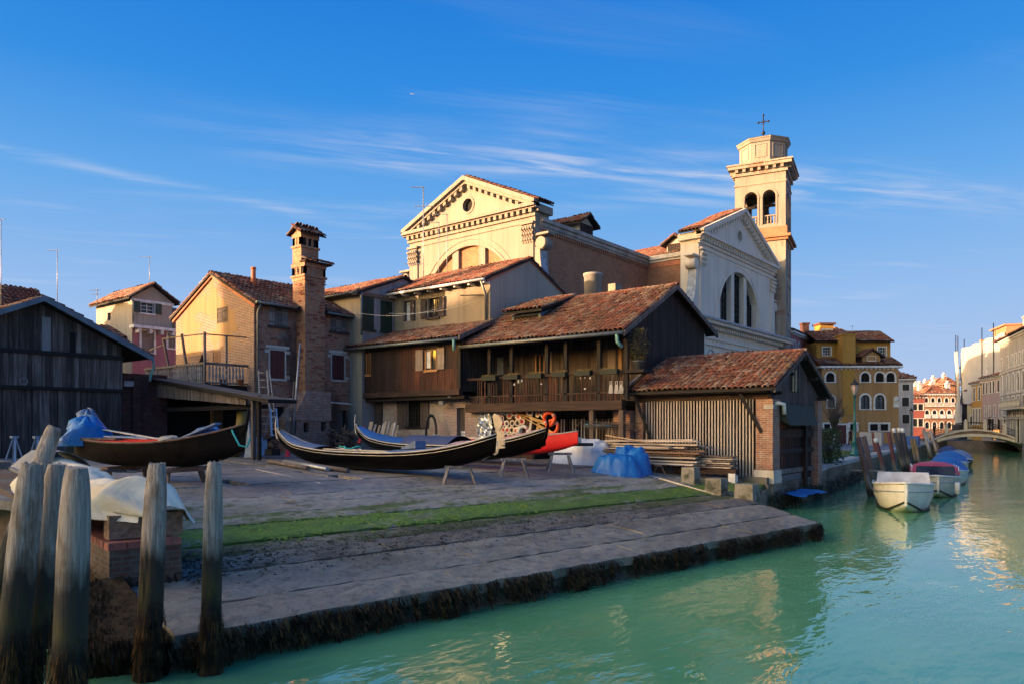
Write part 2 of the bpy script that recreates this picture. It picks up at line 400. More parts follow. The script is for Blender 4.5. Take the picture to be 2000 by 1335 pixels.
    M['stone'] = stucco('white stone', (.62,.56,.48), (.36,.32,.28), .7)
    M['stone_dirty'] = stucco('grimy stone', (.4,.37,.34), (.14,.13,.12), .9)
    M['lead'] = plain('grey lead sheet', (.3,.33,.38), .55, .2, var=.3)
    M['tower'] = stucco('tower plaster', (.325,.28,.235), (.245,.2,.165), .7, patch=(.26,.12,.07), patchamt=.57, brickpatch=True, scale=.4)
    M['pink'] = stucco('pink plaster', (.42,.17,.19), (.3,.12,.13), .6)
    M['rose'] = stucco('rose brick plaster', (.34,.13,.14), (.2,.09,.1), .7)
    M['red_far'] = stucco('red plaster', (.4,.12,.1), (.28,.09,.08), .6)
    M['ochre'] = stucco('ochre brown plaster', (.44,.25,.1), (.33,.185,.075), .7)
    M['ochre_bright'] = stucco('golden ochre plaster', (.48,.26,.05), (.36,.19,.045), .6)
    M['orange'] = stucco('orange plaster', (.42,.22,.12), (.35,.18,.1), .6)
    M['white_pl'] = stucco('white plaster', (.58,.57,.57), (.4,.39,.4), .6)
    M['mauve'] = stucco('mauve plaster', (.46,.33,.31), (.33,.22,.21), .7)
    M['yellow_pl'] = stucco('dull yellow plaster', (.5,.4,.24), (.36,.28,.17), .7)
    M['palazzo'] = stucco('palazzo stone', (.44,.39,.33), (.29,.25,.215), .7)
    M['white_trim'] = plain('white painted trim', (.7,.68,.65), .6)
    M['shut_green'] = wood('dark green shutter', (.007,.028,.018), (.014,.045,.03), 'z', .5, var=.3)
    M['shut_maroon'] = wood('maroon shutter', (.07,.012,.012), (.12,.025,.022), 'z', .6, var=.25)
    M['shut_brown'] = wood('brown shutter', (.03,.02,.018), (.09,.065,.055), 'z', var=.6)
    M['shut_grey'] = wood('bleached shutter', (.1,.085,.08), (.25,.22,.21), 'z', var=.9)
    M['shut_tan'] = wood('tan shutter', (.2,.155,.125), (.29,.23,.19), 'z', var=.3)
    M['shut_black'] = plain('black green shutter', (.012,.016,.018), .6)
    M['frame_wood'] = wood('honey window frame', (.25,.1,.03), (.42,.19,.06), 'z', .5)
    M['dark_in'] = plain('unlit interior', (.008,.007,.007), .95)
    k = NT('window glass'); M['glass'] = k.done(k.mix(k.ramp(k.noise(1.2), .35, .65), (.015,.018,.022), (.05,.055,.06)), .08)
    M['curtain'] = plain('white curtain', (.62,.62,.62), .9)
    M['iron'] = plain('dark iron', (.02,.02,.022), .5, .6)
    M['metal_grey'] = plain('galvanised metal', (.33,.34,.36), .45, .6)
    M['alu'] = plain('aluminium', (.6,.61,.63), .35, .7)
    M['gutter'] = plain('gutter metal', (.17,.19,.19), .5, .4)
    M['copper_g'] = plain('verdigris copper', (.16,.36,.33), .6)
    M['lamp_green'] = plain('green cast iron', (.012,.12,.105), .4)
    M['lamp_glass'] = plain('pinkish lamp glass', (.5,.33,.3), .25)
    k = NT('black boat lacquer'); 
    M['lacquer'] = k.done(k.mix(k.ramp(k.noise(2.5, detail=6), .4, .75), (.0015,.0015,.002), (.004,.0035,.004)), .3, 0.0, .06)
    M['hull_brown'] = wood('worn dark hull', (.0035,.0028,.0025), (.013,.0095,.008), 's', .7, grain=.5, var=.2)
    M['hull_brown'].node_tree.nodes['Principled BSDF'].inputs['Specular IOR Level'].default_value = .08
    M['boat_in'] = plain('boat interior', (.02,.016,.015), .7)
    M['boat_red'] = plain('bright red boat paint', (.72,.015,.015), .4, var=.1)
    M['deck_blue'] = plain('blue deck paint', (.11,.17,.29), .5)
    M['deck_grey'] = plain('pale grey deck', (.3,.34,.42), .5)
    M['pale_line'] = plain('pale moulding', (.52,.46,.4), .5)
    M['brass_line'] = plain('brass edge', (.5,.42,.32), .4, .2)
    M['steel'] = plain('steel ferro', (.36,.34,.33), .4, .6)
    def cloth(name, c, c2, sc=2.0, rough=.8):
        k = NT(name); n1 = k.noise(sc, detail=5, rough=.55, dist=.6); n2 = k.noise(.8, detail=4)
        col = k.mix(k.ramp(n2, .4, .68), c, c2); k.bump(n1, .6, .09); return k.done(col, rough)
    M['canvas'] = cloth('cream canvas', (.8,.7,.53), (.58,.44,.26), 2.6)
    M['tarp_blue'] = cloth('blue tarpaulin', (.008,.12,.4), (.02,.2,.5), 3, .5)
    M['tarp_white'] = cloth('white tarpaulin', (.7,.7,.74), (.55,.56,.62), 3, .6)
    M['cover_blue'] = cloth('bright blue cover', (.015,.09,.3), (.02,.12,.36), 2.2, .6)
    M['cover_navy'] = cloth('navy cover', (.035,.05,.13), (.05,.07,.16), 2.2, .65)
    M['cover_red'] = cloth('faded red canopy', (.6,.07,.09), (.5,.05,.07), 2, .6)
    M['cloth_grey'] = cloth('grey sackcloth', (.3,.28,.26), (.2,.18,.17), 4)
    M['net_white'] = cloth('scaffold sheeting', (.4,.39,.38), (.34,.335,.335), .4)
    M['pink_board'] = plain('pinkish board', (.55,.32,.29), .6)
    M['orange_buoy'] = plain('orange lifebuoy', (.75,.085,.015), .5, var=.08)
    M['white_buoy'] = plain('white lifebuoy', (.68,.64,.58), .5)
    M['straw'] = plain('straw hat', (.7,.54,.38), .85, scale=9)
    M['straw_pale'] = plain('pale straw hat', (.78,.68,.56), .85, scale=9)
    M['straw_in'] = plain('straw hat crown', (.58,.43,.3), .85, scale=9)
    M['ribbon_red'] = plain('red hat ribbon', (.5,.03,.03), .7)
    M['oar_wood'] = plain('varnished oar', (.56,.32,.09), .45, var=.2)
    M['oar_pale'] = plain('pale oar', (.62,.52,.4), .6)
    M['rope'] = plain('rope', (.33,.31,.29), .9)
    M['rope_teal'] = plain('turquoise rope', (.03,.42,.38), .7)
    M['hose_black'] = plain('black hose', (.012,.012,.012), .5)
    M['hose_green'] = plain('pale green hose', (.3,.42,.38), .5)
    M['red_plastic'] = plain('red plastic', (.55,.03,.05), .45)
    M['blue_plastic'] = plain('blue plastic', (.01,.09,.32), .45)
    M['aqua_pole'] = plain('aqua pipe', (.03,.33,.5), .45)
    M['terracotta'] = plain('terracotta', (.4,.14,.07), .8)
    M['planter_green'] = plain('dark green planter', (.012,.02,.016), .7)
    M['white_boat'] = plain('off white boat hull', (.7,.69,.64), .35, var=.1)
    M['white_boat2'] = plain('cream boat hull', (.58,.54,.45), .35, var=.1)
    M['boat_floor'] = plain('grey deck tread', (.42,.44,.47), .6)
    M['boat_screen'] = plain('pale acrylic screen', (.5,.52,.54), .3)
    M['wet'] = plain('wet weed stained hull', (.03,.025,.015), .5)
    M['paper'] = plain('white paper', (.7,.7,.7), .7)
    M['orange_sign'] = plain('orange sign', (.7,.2,.02), .6)
    M['skin'] = plain('skin', (.5,.3,.22), .6)
    M['black_cloth'] = plain('black clothes', (.012,.012,.015), .9)
    M['brown_cloth'] = plain('rust brown bag', (.35,.12,.05), .9)
    M['hair'] = plain('hair', (.03,.02,.015), .8)
    M['leaf'] = plain('dark leaves', (.035,.075,.018), .7, var=.5, scale=6)
    M['leaf_dry'] = plain('dry olive leaves', (.07,.065,.02), .8, var=.5, scale=9)
    M['twig'] = plain('twigs', (.09,.07,.055), .9)
    M['dry_plant'] = plain('dry planting', (.26,.19,.06), .9, var=.4, scale=20)
    M['weed'] = plain('brown seaweed', (.1,.05,.018), .9, var=.7, scale=7, spec=.15)
    M['weed_dark'] = plain('wet dark seaweed', (.034,.022,.012), .9, var=.7, scale=7, spec=.15)
    M['moss'] = plain('moss clumps', (.12,.22,.018), .9, var=.5, scale=12)
    M['glow'] = None
    # warm shop light
    k = NT('lit shop window'); k.set(k.b.inputs['Emission Color'], (1, .35, .07)); k.set(k.b.inputs['Emission Strength'], .35); M['glow'] = k.done((.5,.2,.05), .5)
    # piles: silver wood above, stained and algae-dark below (tide line)
    k = NT('mooring pile wood'); z = k.n('SeparateXYZ', i0=k.pos()).outputs[2]
    g = k.noise(1.0, k.vmap(k.pos(), (42,42,1.6)), 8, .72); b = k.noise(2.6, k.vmap(k.pos(), (1.6,1.6,.7)), 6, .65)
    col = k.mix(k.ramp(g, .3, .7), (.1,.085,.075), (.6,.52,.46))
    col = k.mix(k.math('MULTIPLY', k.ramp(k.math('ADD', b, k.math('MULTIPLY', k.n('ObjectInfo').outputs['Random'], .16)), .56, .7), .8), col, (.14,.09,.055))
    col = k.mix(k.math('MULTIPLY', k.ramp(g, .33, .37, (1,1,1), (0,0,0)), .75), col, (.015,.012,.012))
    zz = k.math('ADD', z, k.math('MULTIPLY', k.math('SUBTRACT', k.noise(3.5, k.vmap(k.pos(), (2,2,.4))), .5), .7))
    col = k.mix(k.zr(zz, 1.36, 1.66), col, (.038,.03,.024))
    col = k.mix(k.math('MULTIPLY', k.zr(zz, 1.05, 1.25), k.ramp(b, .35, .6)), col, (.07,.055,.016))
    col = k.mix(k.zr(zz, .75, .95), col, (.014,.01,.007))
    k.bump(k.math('ADD', g, k.math('MULTIPLY', b, .8)), 1.0, .03); M['pile'] = k.done(col, .85)
    def tidepole(name, c, c2):
        k = NT(name); z = k.n('SeparateXYZ', i0=k.pos()).outputs[2]; g = k.noise(1.0, k.vmap(k.pos(), (9,9,.6)), 5)
        col = k.mix(k.ramp(g, .3, .7), c, c2); zz = k.math('ADD', z, k.math('MULTIPLY', g, .5))
        col = k.mix(k.zr(zz, .95, 1.35), col, (.13,.115,.1)); col = k.mix(k.zr(zz, .5, .75), col, (.02,.016,.012))
        return k.done(col, .8)
    M['pole_brown'] = tidepole('brown mooring pole', (.06,.035,.03), (.14,.085,.07)); M['pole_maroon'] = tidepole('maroon mooring pole', (.07,.02,.02), (.12,.04,.035))
    M['pole_black'] = tidepole('black mooring pole', (.012,.012,.015), (.035,.035,.045)); M['pole_olive'] = tidepole('olive mooring pole', (.08,.06,.025), (.17,.12,.06))
    M['pole_grey'] = tidepole('grey bare mooring pole', (.2,.17,.15), (.38,.34,.31))
    # slipway concrete: grain, damp, moss in the tidal strip
    def slip(name, base, dark, mossamt, mosscol, wet):
        k = NT(name); n1 = k.noise(30, detail=6, rough=.7); n2 = k.noise(1.1, k.vmap(k.pos(), (1,.3,1), rot=(0,0,R(10))), 9, .66); n3 = k.noise(4, detail=6, rough=.65)
        ag = k.n('TexVoronoi', Vector=k.pos(), Scale=55.0).outputs['Color']
        col = k.mix(k.ramp(n1, .35, .7), tuple(x*.55 for x in base), base)
        col = k.mix(k.math('MULTIPLY', k.ramp(ag, .3, .9), .45), col, tuple(min(1, x*1.5) for x in base))
        col = k.mix(k.math('MULTIPLY', k.ramp(n2, .42, .66), .8), col, dark)
        col = k.mix(k.math('MULTIPLY', k.ramp(n3, .52, .62), .6), col, tuple(x*.5 for x in dark))
        lt = k.noise(2.3, k.vmap(k.pos(), (1,.55,1), rot=(0,0,R(10)), loc=(8,1,0)), 9, .72)
        col = k.mix(k.math('MULTIPLY', k.ramp(lt, .56, .66), .45), col, tuple(min(1, x*1.35) for x in base))
        wet = k.noise(.55, k.vmap(k.pos(), (1,.6,1), loc=(5,2,0)), 8, .68)
        col = k.mix(k.math('MULTIPLY', k.ramp(wet, .5, .62), .55), col, tuple(x*.5 for x in dark))
        cr = k.n('TexVoronoi', Vector=k.n('VectorMath', _operation='ADD', i0=k.pos(), i1=k.n('TexNoise', Vector=k.pos(), Scale=2.0, Detail=5.0).outputs['Color']).outputs[0], Scale=.45, _feature='DISTANCE_TO_EDGE').outputs['Distance']
        col = k.mix(k.math('MULTIPLY', k.ramp(cr, .003, .008, (1,1,1), (0,0,0)), .22), col, tuple(x*.25 for x in dark))
        spk = k.n('TexVoronoi', Vector=k.pos(), Scale=7.0).outputs['Distance']
        col = k.mix(k.math('MULTIPLY', k.ramp(spk, .03, .06, (1,1,1), (0,0,0)), .5), col, (.4,.38,.36))
        if mossamt > 0:
            mn = k.math('ADD', k.math('MULTIPLY', n2, .65), k.math('MULTIPLY', n3, .35))
            col = k.mix(k.ramp(mn, .62 - mossamt*.32, .70 - mossamt*.32), col, k.mix(k.math('MULTIPLY', k.ramp(lt, .4, .6), .75), k.mix(k.ramp(n1, .3, .7), tuple(x*.5 for x in mosscol), mosscol), tuple(x*.35 for x in mosscol)))
        k.bump(k.math('ADD', n1, k.math('MULTIPLY', n3, 2.0)), .6, .03)
        return k.done(col, k.math('ADD', k.math('MULTIPLY', n3, .3), wet))
    M['slip_low'] = slip('damp slip concrete', (.27,.245,.195), (.145,.125,.095), 0, None, .45)
    M['slip_mud'] = slip('muddy slip concrete', (.2,.172,.13), (.065,.052,.036), .2, (.07,.07,.016), .5)
    M['slip_brown'] = slip('brown algae slip', (.22,.19,.125), (.085,.07,.032), .55, (.11,.12,.02), .55)
    M['slip_moss'] = slip('mossy slip', (.25,.235,.18), (.12,.11,.065), .74, (.13,.23,.012), .65)
    M['slip_moss2'] = slip('patchy mossy slip', (.33,.3,.235), (.18,.155,.105), .5, (.14,.19,.02), .65)
    M['slip_grey'] = slip('dry grey slip', (.37,.335,.275), (.22,.195,.15), .26, (.17,.17,.045), .7)
    M['yard'] = slip('yard paving', (.31,.27,.235), (.165,.138,.12), 0, None, .55)
    M['yard_blue'] = slip('bluish yard slab', (.36,.335,.305), (.225,.205,.185), 0, None, .55)
    M['quay_stone'] = slip('istrian kerb', (.52,.5,.47), (.3,.28,.26), 0, None, .6)
    M['paving'] = slip('trachyte paving', (.3,.3,.32), (.2,.2,.215), 0, None, .6)
    M['quay_wall'] = slip('algae stained quay wall', (.17,.145,.11), (.05,.042,.025), .45, (.045,.045,.014), .5)
    M['block'] = slip('old concrete block', (.3,.27,.22), (.12,.1,.07), .35, (.06,.07,.02), .7)
    M['lawn'] = slip('lawn soil', (.16,.14,.05), (.1,.1,.03), .9, (.07,.13,.02), .8)
    M['earth'] = plain('ground', (.14,.13,.12), .95, scale=.2)
    # brick coping pieces
    k = NT('quay bricks'); r = k.rand(); n = k.noise(8, detail=5)
    col = k.mix(r, (.2,.05,.035), (.36,.12,.085)); col = k.mix(k.math('MULTIPLY', k.ramp(n, .45, .7), .6), col, (.1,.05,.045)); k.bump(n, .4, .01); M['coping'] = k.done(col, .85)
    # water
    k = NT('canal water'); 
    wv = k.vmap(k.pos(), (1.0, .42, 1), rot=(0,0,R(-25)))
    a = k.noise(.55, wv, 2, .5, .9); b = k.noise(1.7, wv, 3, .5, .6); c = k.noise(6.5, wv, 2, .5, .3)
    h = k.math('ADD', k.math('MULTIPLY', a, .5), k.math('ADD', k.math('MULTIPLY', b, .36), k.math('MULTIPLY', c, .15)))
    k.bump(h, .26, .2)
    k.set(k.b.inputs['IOR'], 1.85)
    cl = k.mix(k.ramp(k.noise(.25, detail=3), .35, .65), (.10,.30,.14), (.13,.37,.18)); M['water'] = k.done(cl, .02, 0.0, .6)
mats()

# ------------------------------------------------------------------ the setting: water, banks, slipway, yard
def sheet(name, poly, z, mat, thick=3.0):
    mb = MB(); mb.prism([(p[0], p[1], z - thick) for p in poly], (0, 0, thick)); return struct(name, mb, mat)
mb = MB(); mb.add([(-700,-700,0),(700,-700,0),(700,700,0),(-700,700,0)], [(0,1,2,3)]); struct('canal_water', mb, MAT['water'])
QUAY = [(-9.35, 25.75), (-9.6, 32.2), (-10.36, 36.9), (-14.4, 78.0), (-18.3, 118.0)]
sheet('ground', QUAY + [cw(64,107.5), cw(90,150), cw(103,152), cw(1300,1900), (-2600,2600), (-2600,320), (-60,10), (-23,8), (-23,27), (-15.3,27)], 1.16, MAT['earth'])
RB = [cw(-30,-24), cw(.6,-1.2), cw(3.4,2.4), cw(63.8,93), cw(104,151.5), cw(1320,1880), cw(2500,900), cw(900,-900)]
sheet('bank_across_the_canal', RB, 1.16, MAT['paving'])
sheet('bank_of_side_canal', [(-2500,-140),(-70,-4.5),(-26,-5.5),(-14,-8),(-8.5,-12),(-6,-40),(-60,-800),(-2500,-800)], 1.2, MAT['paving'])

def strand(mb, p, ln, w, out, mi=0):
    p = V3(p); o = V3(out); sd = Vector((-o.y, o.x, 0)) * w; a = ru(-.5, .5)
    d1 = o*ru(.02,.07) + Vector((sd.x*a*2, sd.y*a*2, -ln*.35)); d2 = o*ru(0,.07) + Vector((-sd.x*a*3, -sd.y*a*3, -ln*.4)); d3 = o*ru(-.03,.04) + Vector((sd.x*a*3, sd.y*a*3, -ln*.3))
    q1 = p + d1; q2 = q1 + d2; q3 = q2 + d3
    mb.add([p - sd*.4, p + sd*.4, q1 + sd, q1 - sd, q2 + sd*.8, q2 - sd*.8, q3], [(0,1,2,3),(3,2,4,5),(5,4,6)], mi)

slipway = obj('slipway', MB().prism([(*st(2.75,9.32), .33), (*st(18.55,9.32), .33), (*st(20.2,12.7), .67), (*st(22.6,13.2), .72), (*st(26,14.2), .82), (*st(26,19), 1.32), (*st(2.75,19), 1.32)], (0,0,-2.6)), MAT['quay_wall'], None, 'structure')
def s_right(t): return 18.7 + (t - 9.2)*.47 if t < 12.6 else (20.3 + (t-12.6)*3.2 if t < 14.2 else 25.5)
def slab(t0, t1, mat, s0=3.0, s1=None, dz=0.0, step=.28, rough=.012, nt=6):
    mb = MB(); rows = []
    s1f = s1
    n = int(((s1f or s_right(t1)) - s0)/step)
    for j in range(nt+1):
        t = t0 + .028 + (t1 - t0 - .056)*j/nt; row = []
        e = s1f or s_right(t)
        for i in range(n+1):
            s = s0 + (e - s0)*i/n; jt = ru(-.03,.03) if j in (0, nt) else 0
            x, y = st(s, t + jt); row.append((x, y, gz(t+jt) + dz + ru(-rough, rough) - (.02 if j in (0, nt) else 0)))
        rows.append(row)
    mb.grid(rows, 0, False)
    bot = [[(p[0], p[1], p[2]-.16) for p in rows[0]], rows[0]]; mb.grid(bot, 0, False)
    mb.grid([rows[-1], [(p[0], p[1], p[2]-.16) for p in rows[-1]]], 0, False)
    mb.grid([[r[-1] for r in rows], [(r[-1][0], r[-1][1], r[-1][2]-.16) for r in rows]], 0, False)
    mb.grid([[(r[0][0], r[0][1], r[0][2]-.16) for r in rows], [r[0] for r in rows]], 0, False)
    return obj('slab', mb, mat, slipway)
random.seed(17)
for (t0, t1, mt, s0, dz) in ((9.2, 10.2, 'slip_low', 2.8, .0), (10.2, 11.6, 'slip_low', 2.8, .004), (11.6, 12.5, 'slip_mud', 3.55, .012), (12.5, 13.2, 'slip_brown', 3.55, 0), (13.2, 14.5, 'slip_moss', 3.55, .03), (14.5, 15.4, 'slip_moss2', 3.55, .035), (15.4, 16.3, 'slip_grey', 3.55, .02), (16.3, 17.3, 'slip_grey', 3.55, .015), (17.3, 19.05, 'yard', 3.55, .012)):
    s = s0
    while True:
        w = ru(3.2, 5.6); last = s + w > s_right(t1) - 1.6
        slab(t0, t1, MAT[mt], s + .012, None if last else s + w - .012, dz + ru(-.008, .008))
        if last: break
        s += w
# weed hanging from the lip, and mud and moss lumps
mb = MB()
for i in range(9000):
    u = rnd()**1.25; s = 2.7 + 16.1*u; cl = mnoise.noise((s*1.7, 0, 0)) + .5*mnoise.noise((s*6.1, 3, 0))
    if cl + ru(-.3,.3) < -.02: continue
    z = .46 - rnd()*.3; x, y = st(s + ru(-.02,.02), 9.2 - ru(0, .03))
    strand(mb, (x, y, z), ru(.05, .2)*(.9+1.6*max(0,cl)), ru(.005, .016), (-TV.x, -TV.y, 0), 0 if rnd() < .3 else 1)
for i in range(500):
    k = rnd(); s = 18.7 + 1.6*k; t = 9.2 + 3.4*k; x, y = st(s, t); strand(mb, (x, y, gz(t)+.01-rnd()*.2), ru(.15,.5), ru(.01,.025), (SV.x, SV.y, 0), 1)
for i in range(1300):
    t = ru(9.2, 11.5); x, y = st(2.76, t); strand(mb, (x, y, gz(t)+.01-rnd()*.35), ru(.12,.35), ru(.006,.018), (-SV.x, -SV.y, 0), 1)
obj('seaweed', mb, [MAT['weed'], MAT['weed_dark']], slipway, 'stuff', recalc=False)
mb = MB()
def lump(mb, x, y, z, r):
    n = 6; P = [(x, y, z + r*ru(.15,.4))]; 
    for i in range(n):
        a = 6.283*i/n; q = r*ru(.6,1.3); P.append((x + q*math.cos(a), y + q*math.sin(a), z - .005))
    mb.add(P, [(0, 1+i, 1+(i+1) % n) for i in range(n)], 0, True)
for i in range(2600):
    s = 3.6 + 13*rnd()**1.6; t = random.gauss(12.1, .55)
    if t < 10.6 or t > 13.1: continue
    x, y = st(s, t); lump(mb, x, y, gz(t) + .012, ru(.008, .03))
obj('mud_crust', mb, MAT['weed_dark'], slipway, 'stuff', recalc=False)
mb = MB()
for i in range(5200):
    s = 3.7 + (9 if rnd() < .6 else 17)*rnd(); t = random.gauss(13.8, .42)
    if t < 12.4 or t > 15.3 or mnoise.noise((s*.9, t*1.6, 2)) + ru(-.3,.3) < (-.25 if 13.2 < t < 14.5 else .1): continue
    x, y = st(s, t); lump(mb, x, y, gz(t) + .03, ru(.015, .045))
obj('moss', mb, MAT['moss'], slipway, 'stuff', recalc=False)
mb = MB()
for i in range(260):
    s = ru(6, 22); t = random.gauss(17.3, .7); x, y = st(s, t); lump(mb, x, y, gz(t)+.012, ru(.01,.03))
obj('gravel', mb, MAT['quay_stone'], slipway, 'stuff', recalc=False)

# yard paving above the slip: big slabs between shallow joints
mb = MB(); mb.prism([(*st(2.6,18.9), 1.1), (*st(27,18.9), 1.1), (*st(27,36), 1.1), (*st(15,45), 1.1), (*st(-2,45), 1.1), (*st(-2,36), 1.1)], (0,0,.2)); yard = struct('yard_bed', mb, MAT['yard'])
def yslab(s0, s1, t0, t1, mat):
    mb = MB(); n = 6; m = 4; rows = []
    for j in range(m+1):
        t = t0 + .02 + (t1-t0-.04)*j/m; rows.append([(*st(s0 + .02 + (s1-s0-.04)*i/n, t), gz(t) + ru(-.006,.006) + .012) for i in range(n+1)])
    mb.grid(rows, 0, False)
    ring = rows[0] + [r[-1] for r in rows[1:]] + list(reversed(rows[-1][:-1])) + [r[0] for r in reversed(rows[1:-1])]
    k = len(ring); mb.add(ring + [(p[0], p[1], p[2]-.15) for p in ring], [(i, (i+1) % k, k+(i+1) % k, k+i) for i in range(k)])
    o = obj('paving_slab', mb, mat, yard)
TB = [19.05, 20.6, 22.4, 25, 29, 36]
SB = [3.6, 7.2, 10.5, 14, 17.5, 21.5, 26.5]
for j in range(5):
    for i in range(6):
        yslab(SB[i] + ru(-.5,.5)*(0 < i), SB[i+1] + ru(-.02,.02), TB[j], TB[j+1], MAT['yard_blue'] if (i*7 + j*3) % 3 == 0 else MAT['yard'])
mb = MB(); mb.prism([(*st(-3,28.9), 1.5), (*st(3.7,28.9), 1.5), (*st(3.7,36.2), 1.5), (*st(20,36.2), 1.5), (*st(20,46), 1.5), (*st(-3,46), 1.5)], (0,0,.3)); obj('yard_back_paving', mb, MAT['yard'], yard)

# brick quay beside the slip
mb = MB(); c = [st(2.6,11.42), st(3.56,11.42), st(3.56,36), st(2.6,36)]
mb.add([(*c[0],-1.5),(*c[1],-1.5),(*c[2],-1.5),(*c[3],-1.5),(*c[0],1.2),(*c[1],1.2),(*c[2],1.75),(*c[3],1.75)], [(4,5,6,7),(0,1,5,4),(1,2,6,5),(2,3,7,6),(3,0,4,7)])
bq = struct('brick_quay', mb, brick('quay brickwork', (.16,.07,.045), (.09,.045,.03), (.13,.11,.09), dark=.7, plaster=None))
def qz(t): return 1.2 + (t - 11.42)*(.55/24.58)
tm = {}
def brickmesh(key, a, b, h):
    if key not in tm:
        m = MB(); e = .008; m.hexa([(0,0,0),(a,0,0),(a,b,0),(0,b,0),(e,e,h),(a-e,e,h),(a-e,b-e,h),(e,b-e,h)]); me = mesh_of('brick', m); me.materials.append(MAT['coping']); tm[key] = me
    return tm[key]
BAS = Matrix(((SV.x, TV.x, 0, 0), (SV.y, TV.y, 0, 0), (0,0,1,0), (0,0,0,1)))
def place_brick(s, t, z, key, dims):
    m = BAS.copy(); m.translation = (*st(s, t), z); o = inst('brick', brickmesh(key, *dims), bq, m); return o
t = 11.40
for i in range(4): place_brick(2.58 + i*.246, 11.39, qz(11.4)+.002, 'a', (.238, .26, .1))
t = 11.66
while t < 17.2:
    place_brick(2.575 + ru(-.006,.006), t, qz(t)-.003+ru(-.004,.004), 'b', (.25, .062, .1)); t += .07
# courses behind the coping, flat bricks
t = 11.67; row = 0
while t < 14.4:
    s = 2.84 - (.12 if row % 2 else 0)
    while s < 3.5:
        a = max(s, 2.835); b = min(s + .236, 3.555)
        if b - a > .05: place_brick(a, t, qz(t)+ru(-.006,.004), 'c%.2f' % (b-a), (b-a, .112, .07))
        s += .245
    t += .12; row += 1
mb = MB()
for i in range(2600):
    if rnd() < .62: t = ru(11.4, 15); p = (*st(2.6, t), .05 + .95*rnd()*ru(.6,1)); strand(mb, p, ru(.1,.3), ru(.006,.018), (-SV.x, -SV.y, 0), 0 if rnd() < .4 else 1)
    else: s = ru(2.6, 3.56); p = (*st(s, 11.41), .05+.8*rnd()*ru(.6,1)); strand(mb, p, ru(.1,.3), ru(.006,.018), (-TV.x, -TV.y, 0), 1)
obj('seaweed', mb, [MAT['weed'], MAT['weed_dark']], bq, 'stuff', recalc=False)

# weed-grown footing at the foot of the quay corner
ft = [st(1.7, 9.9), st(2.76, 9.5), st(2.76, 11.5), st(1.9, 11.5)]; mb = MB(); mb.add([(*p, -1.2) for p in ft] + [(*ft[0], .3), (*ft[1], .42), (*ft[2], .85), (*ft[3], .7)], [(0,1,5,4),(1,2,6,5),(2,3,7,6),(3,0,4,7),(4,5,6,7)]); fo = obj('footing', mb, MAT['weed_dark'], bq); mb = MB()
for i in range(2600):
    s = ru(1.68, 2.8); t = ru(9.5, 11.5); f = (t-9.7)/1.8; strand(mb, (*st(s, t), .34 + .45*max(0, f) + ru(-.02,.08)), ru(.08,.28), ru(.006,.02), (-TV.x*ru(.3,1), -TV.y*ru(.3,1), 0), 0 if rnd() < .45 else 1)
for i in range(900):
    k = rnd(); p = Vector(ft[0])*(1-k) + Vector(ft[1])*k; strand(mb, (p.x, p.y, ru(.05,.4)), ru(.1,.3), ru(.006,.018), (-TV.x, -TV.y, 0), 0 if rnd() < .4 else 1)
obj('seaweed', mb, [MAT['weed'], MAT['weed_dark']], fo, 'stuff', recalc=False)
# far quay with stone kerb
mb = MB()
for (a, b) in zip(QUAY[:-1], QUAY[1:]):
    a = Vector(a); b = Vector(b); d = (b-a).normalized(); n = Vector((d.y, -d.x)); z1 = 1.17 if a.y > 32 else .92
    mb.prism([(*(a + n*.05), -1.5), (*(b + n*.05), -1.5), (*(b - n*.6), -1.5), (*(a - n*.6), -1.5)], (0,0,1.5+z1))
quay = struct('canal_quay', mb, MAT['quay_wall'])
for (a, b) in list(zip(QUAY[:-1], QUAY[1:]))[1:]:
    a = Vector(a); b = Vector(b); L = (b-a).length; d = (b-a)/L; n = Vector((d.y, -d.x)); u = 0
    while u < L - .1:
        w = min(ru(1.4, 2.2), L - u); p = a + d*(u+.012) + n*.09; q = a + d*(u+w-.012) + n*.09
        m = MB(); m.prism([(*p, 1.04), (*q, 1.04), (*(q - n*.75), 1.04), (*(p - n*.75), 1.04)], (0,0,.2 + ru(-.01,.01))); obj('kerb_stone', m, MAT['quay_stone'], quay); u += w
mb = MB()
for i in range(700):
    y = ru(25.8, 45); x = -9.28 - (max(0, y-32))*.12 ; strand(mb, (x + .03, y, ru(.05, .75)), ru(.1,.3), ru(.02,.05), (1,0,0), 1)
obj('seaweed', mb, [MAT['weed'], MAT['weed_dark']], quay, 'stuff', recalc=False)
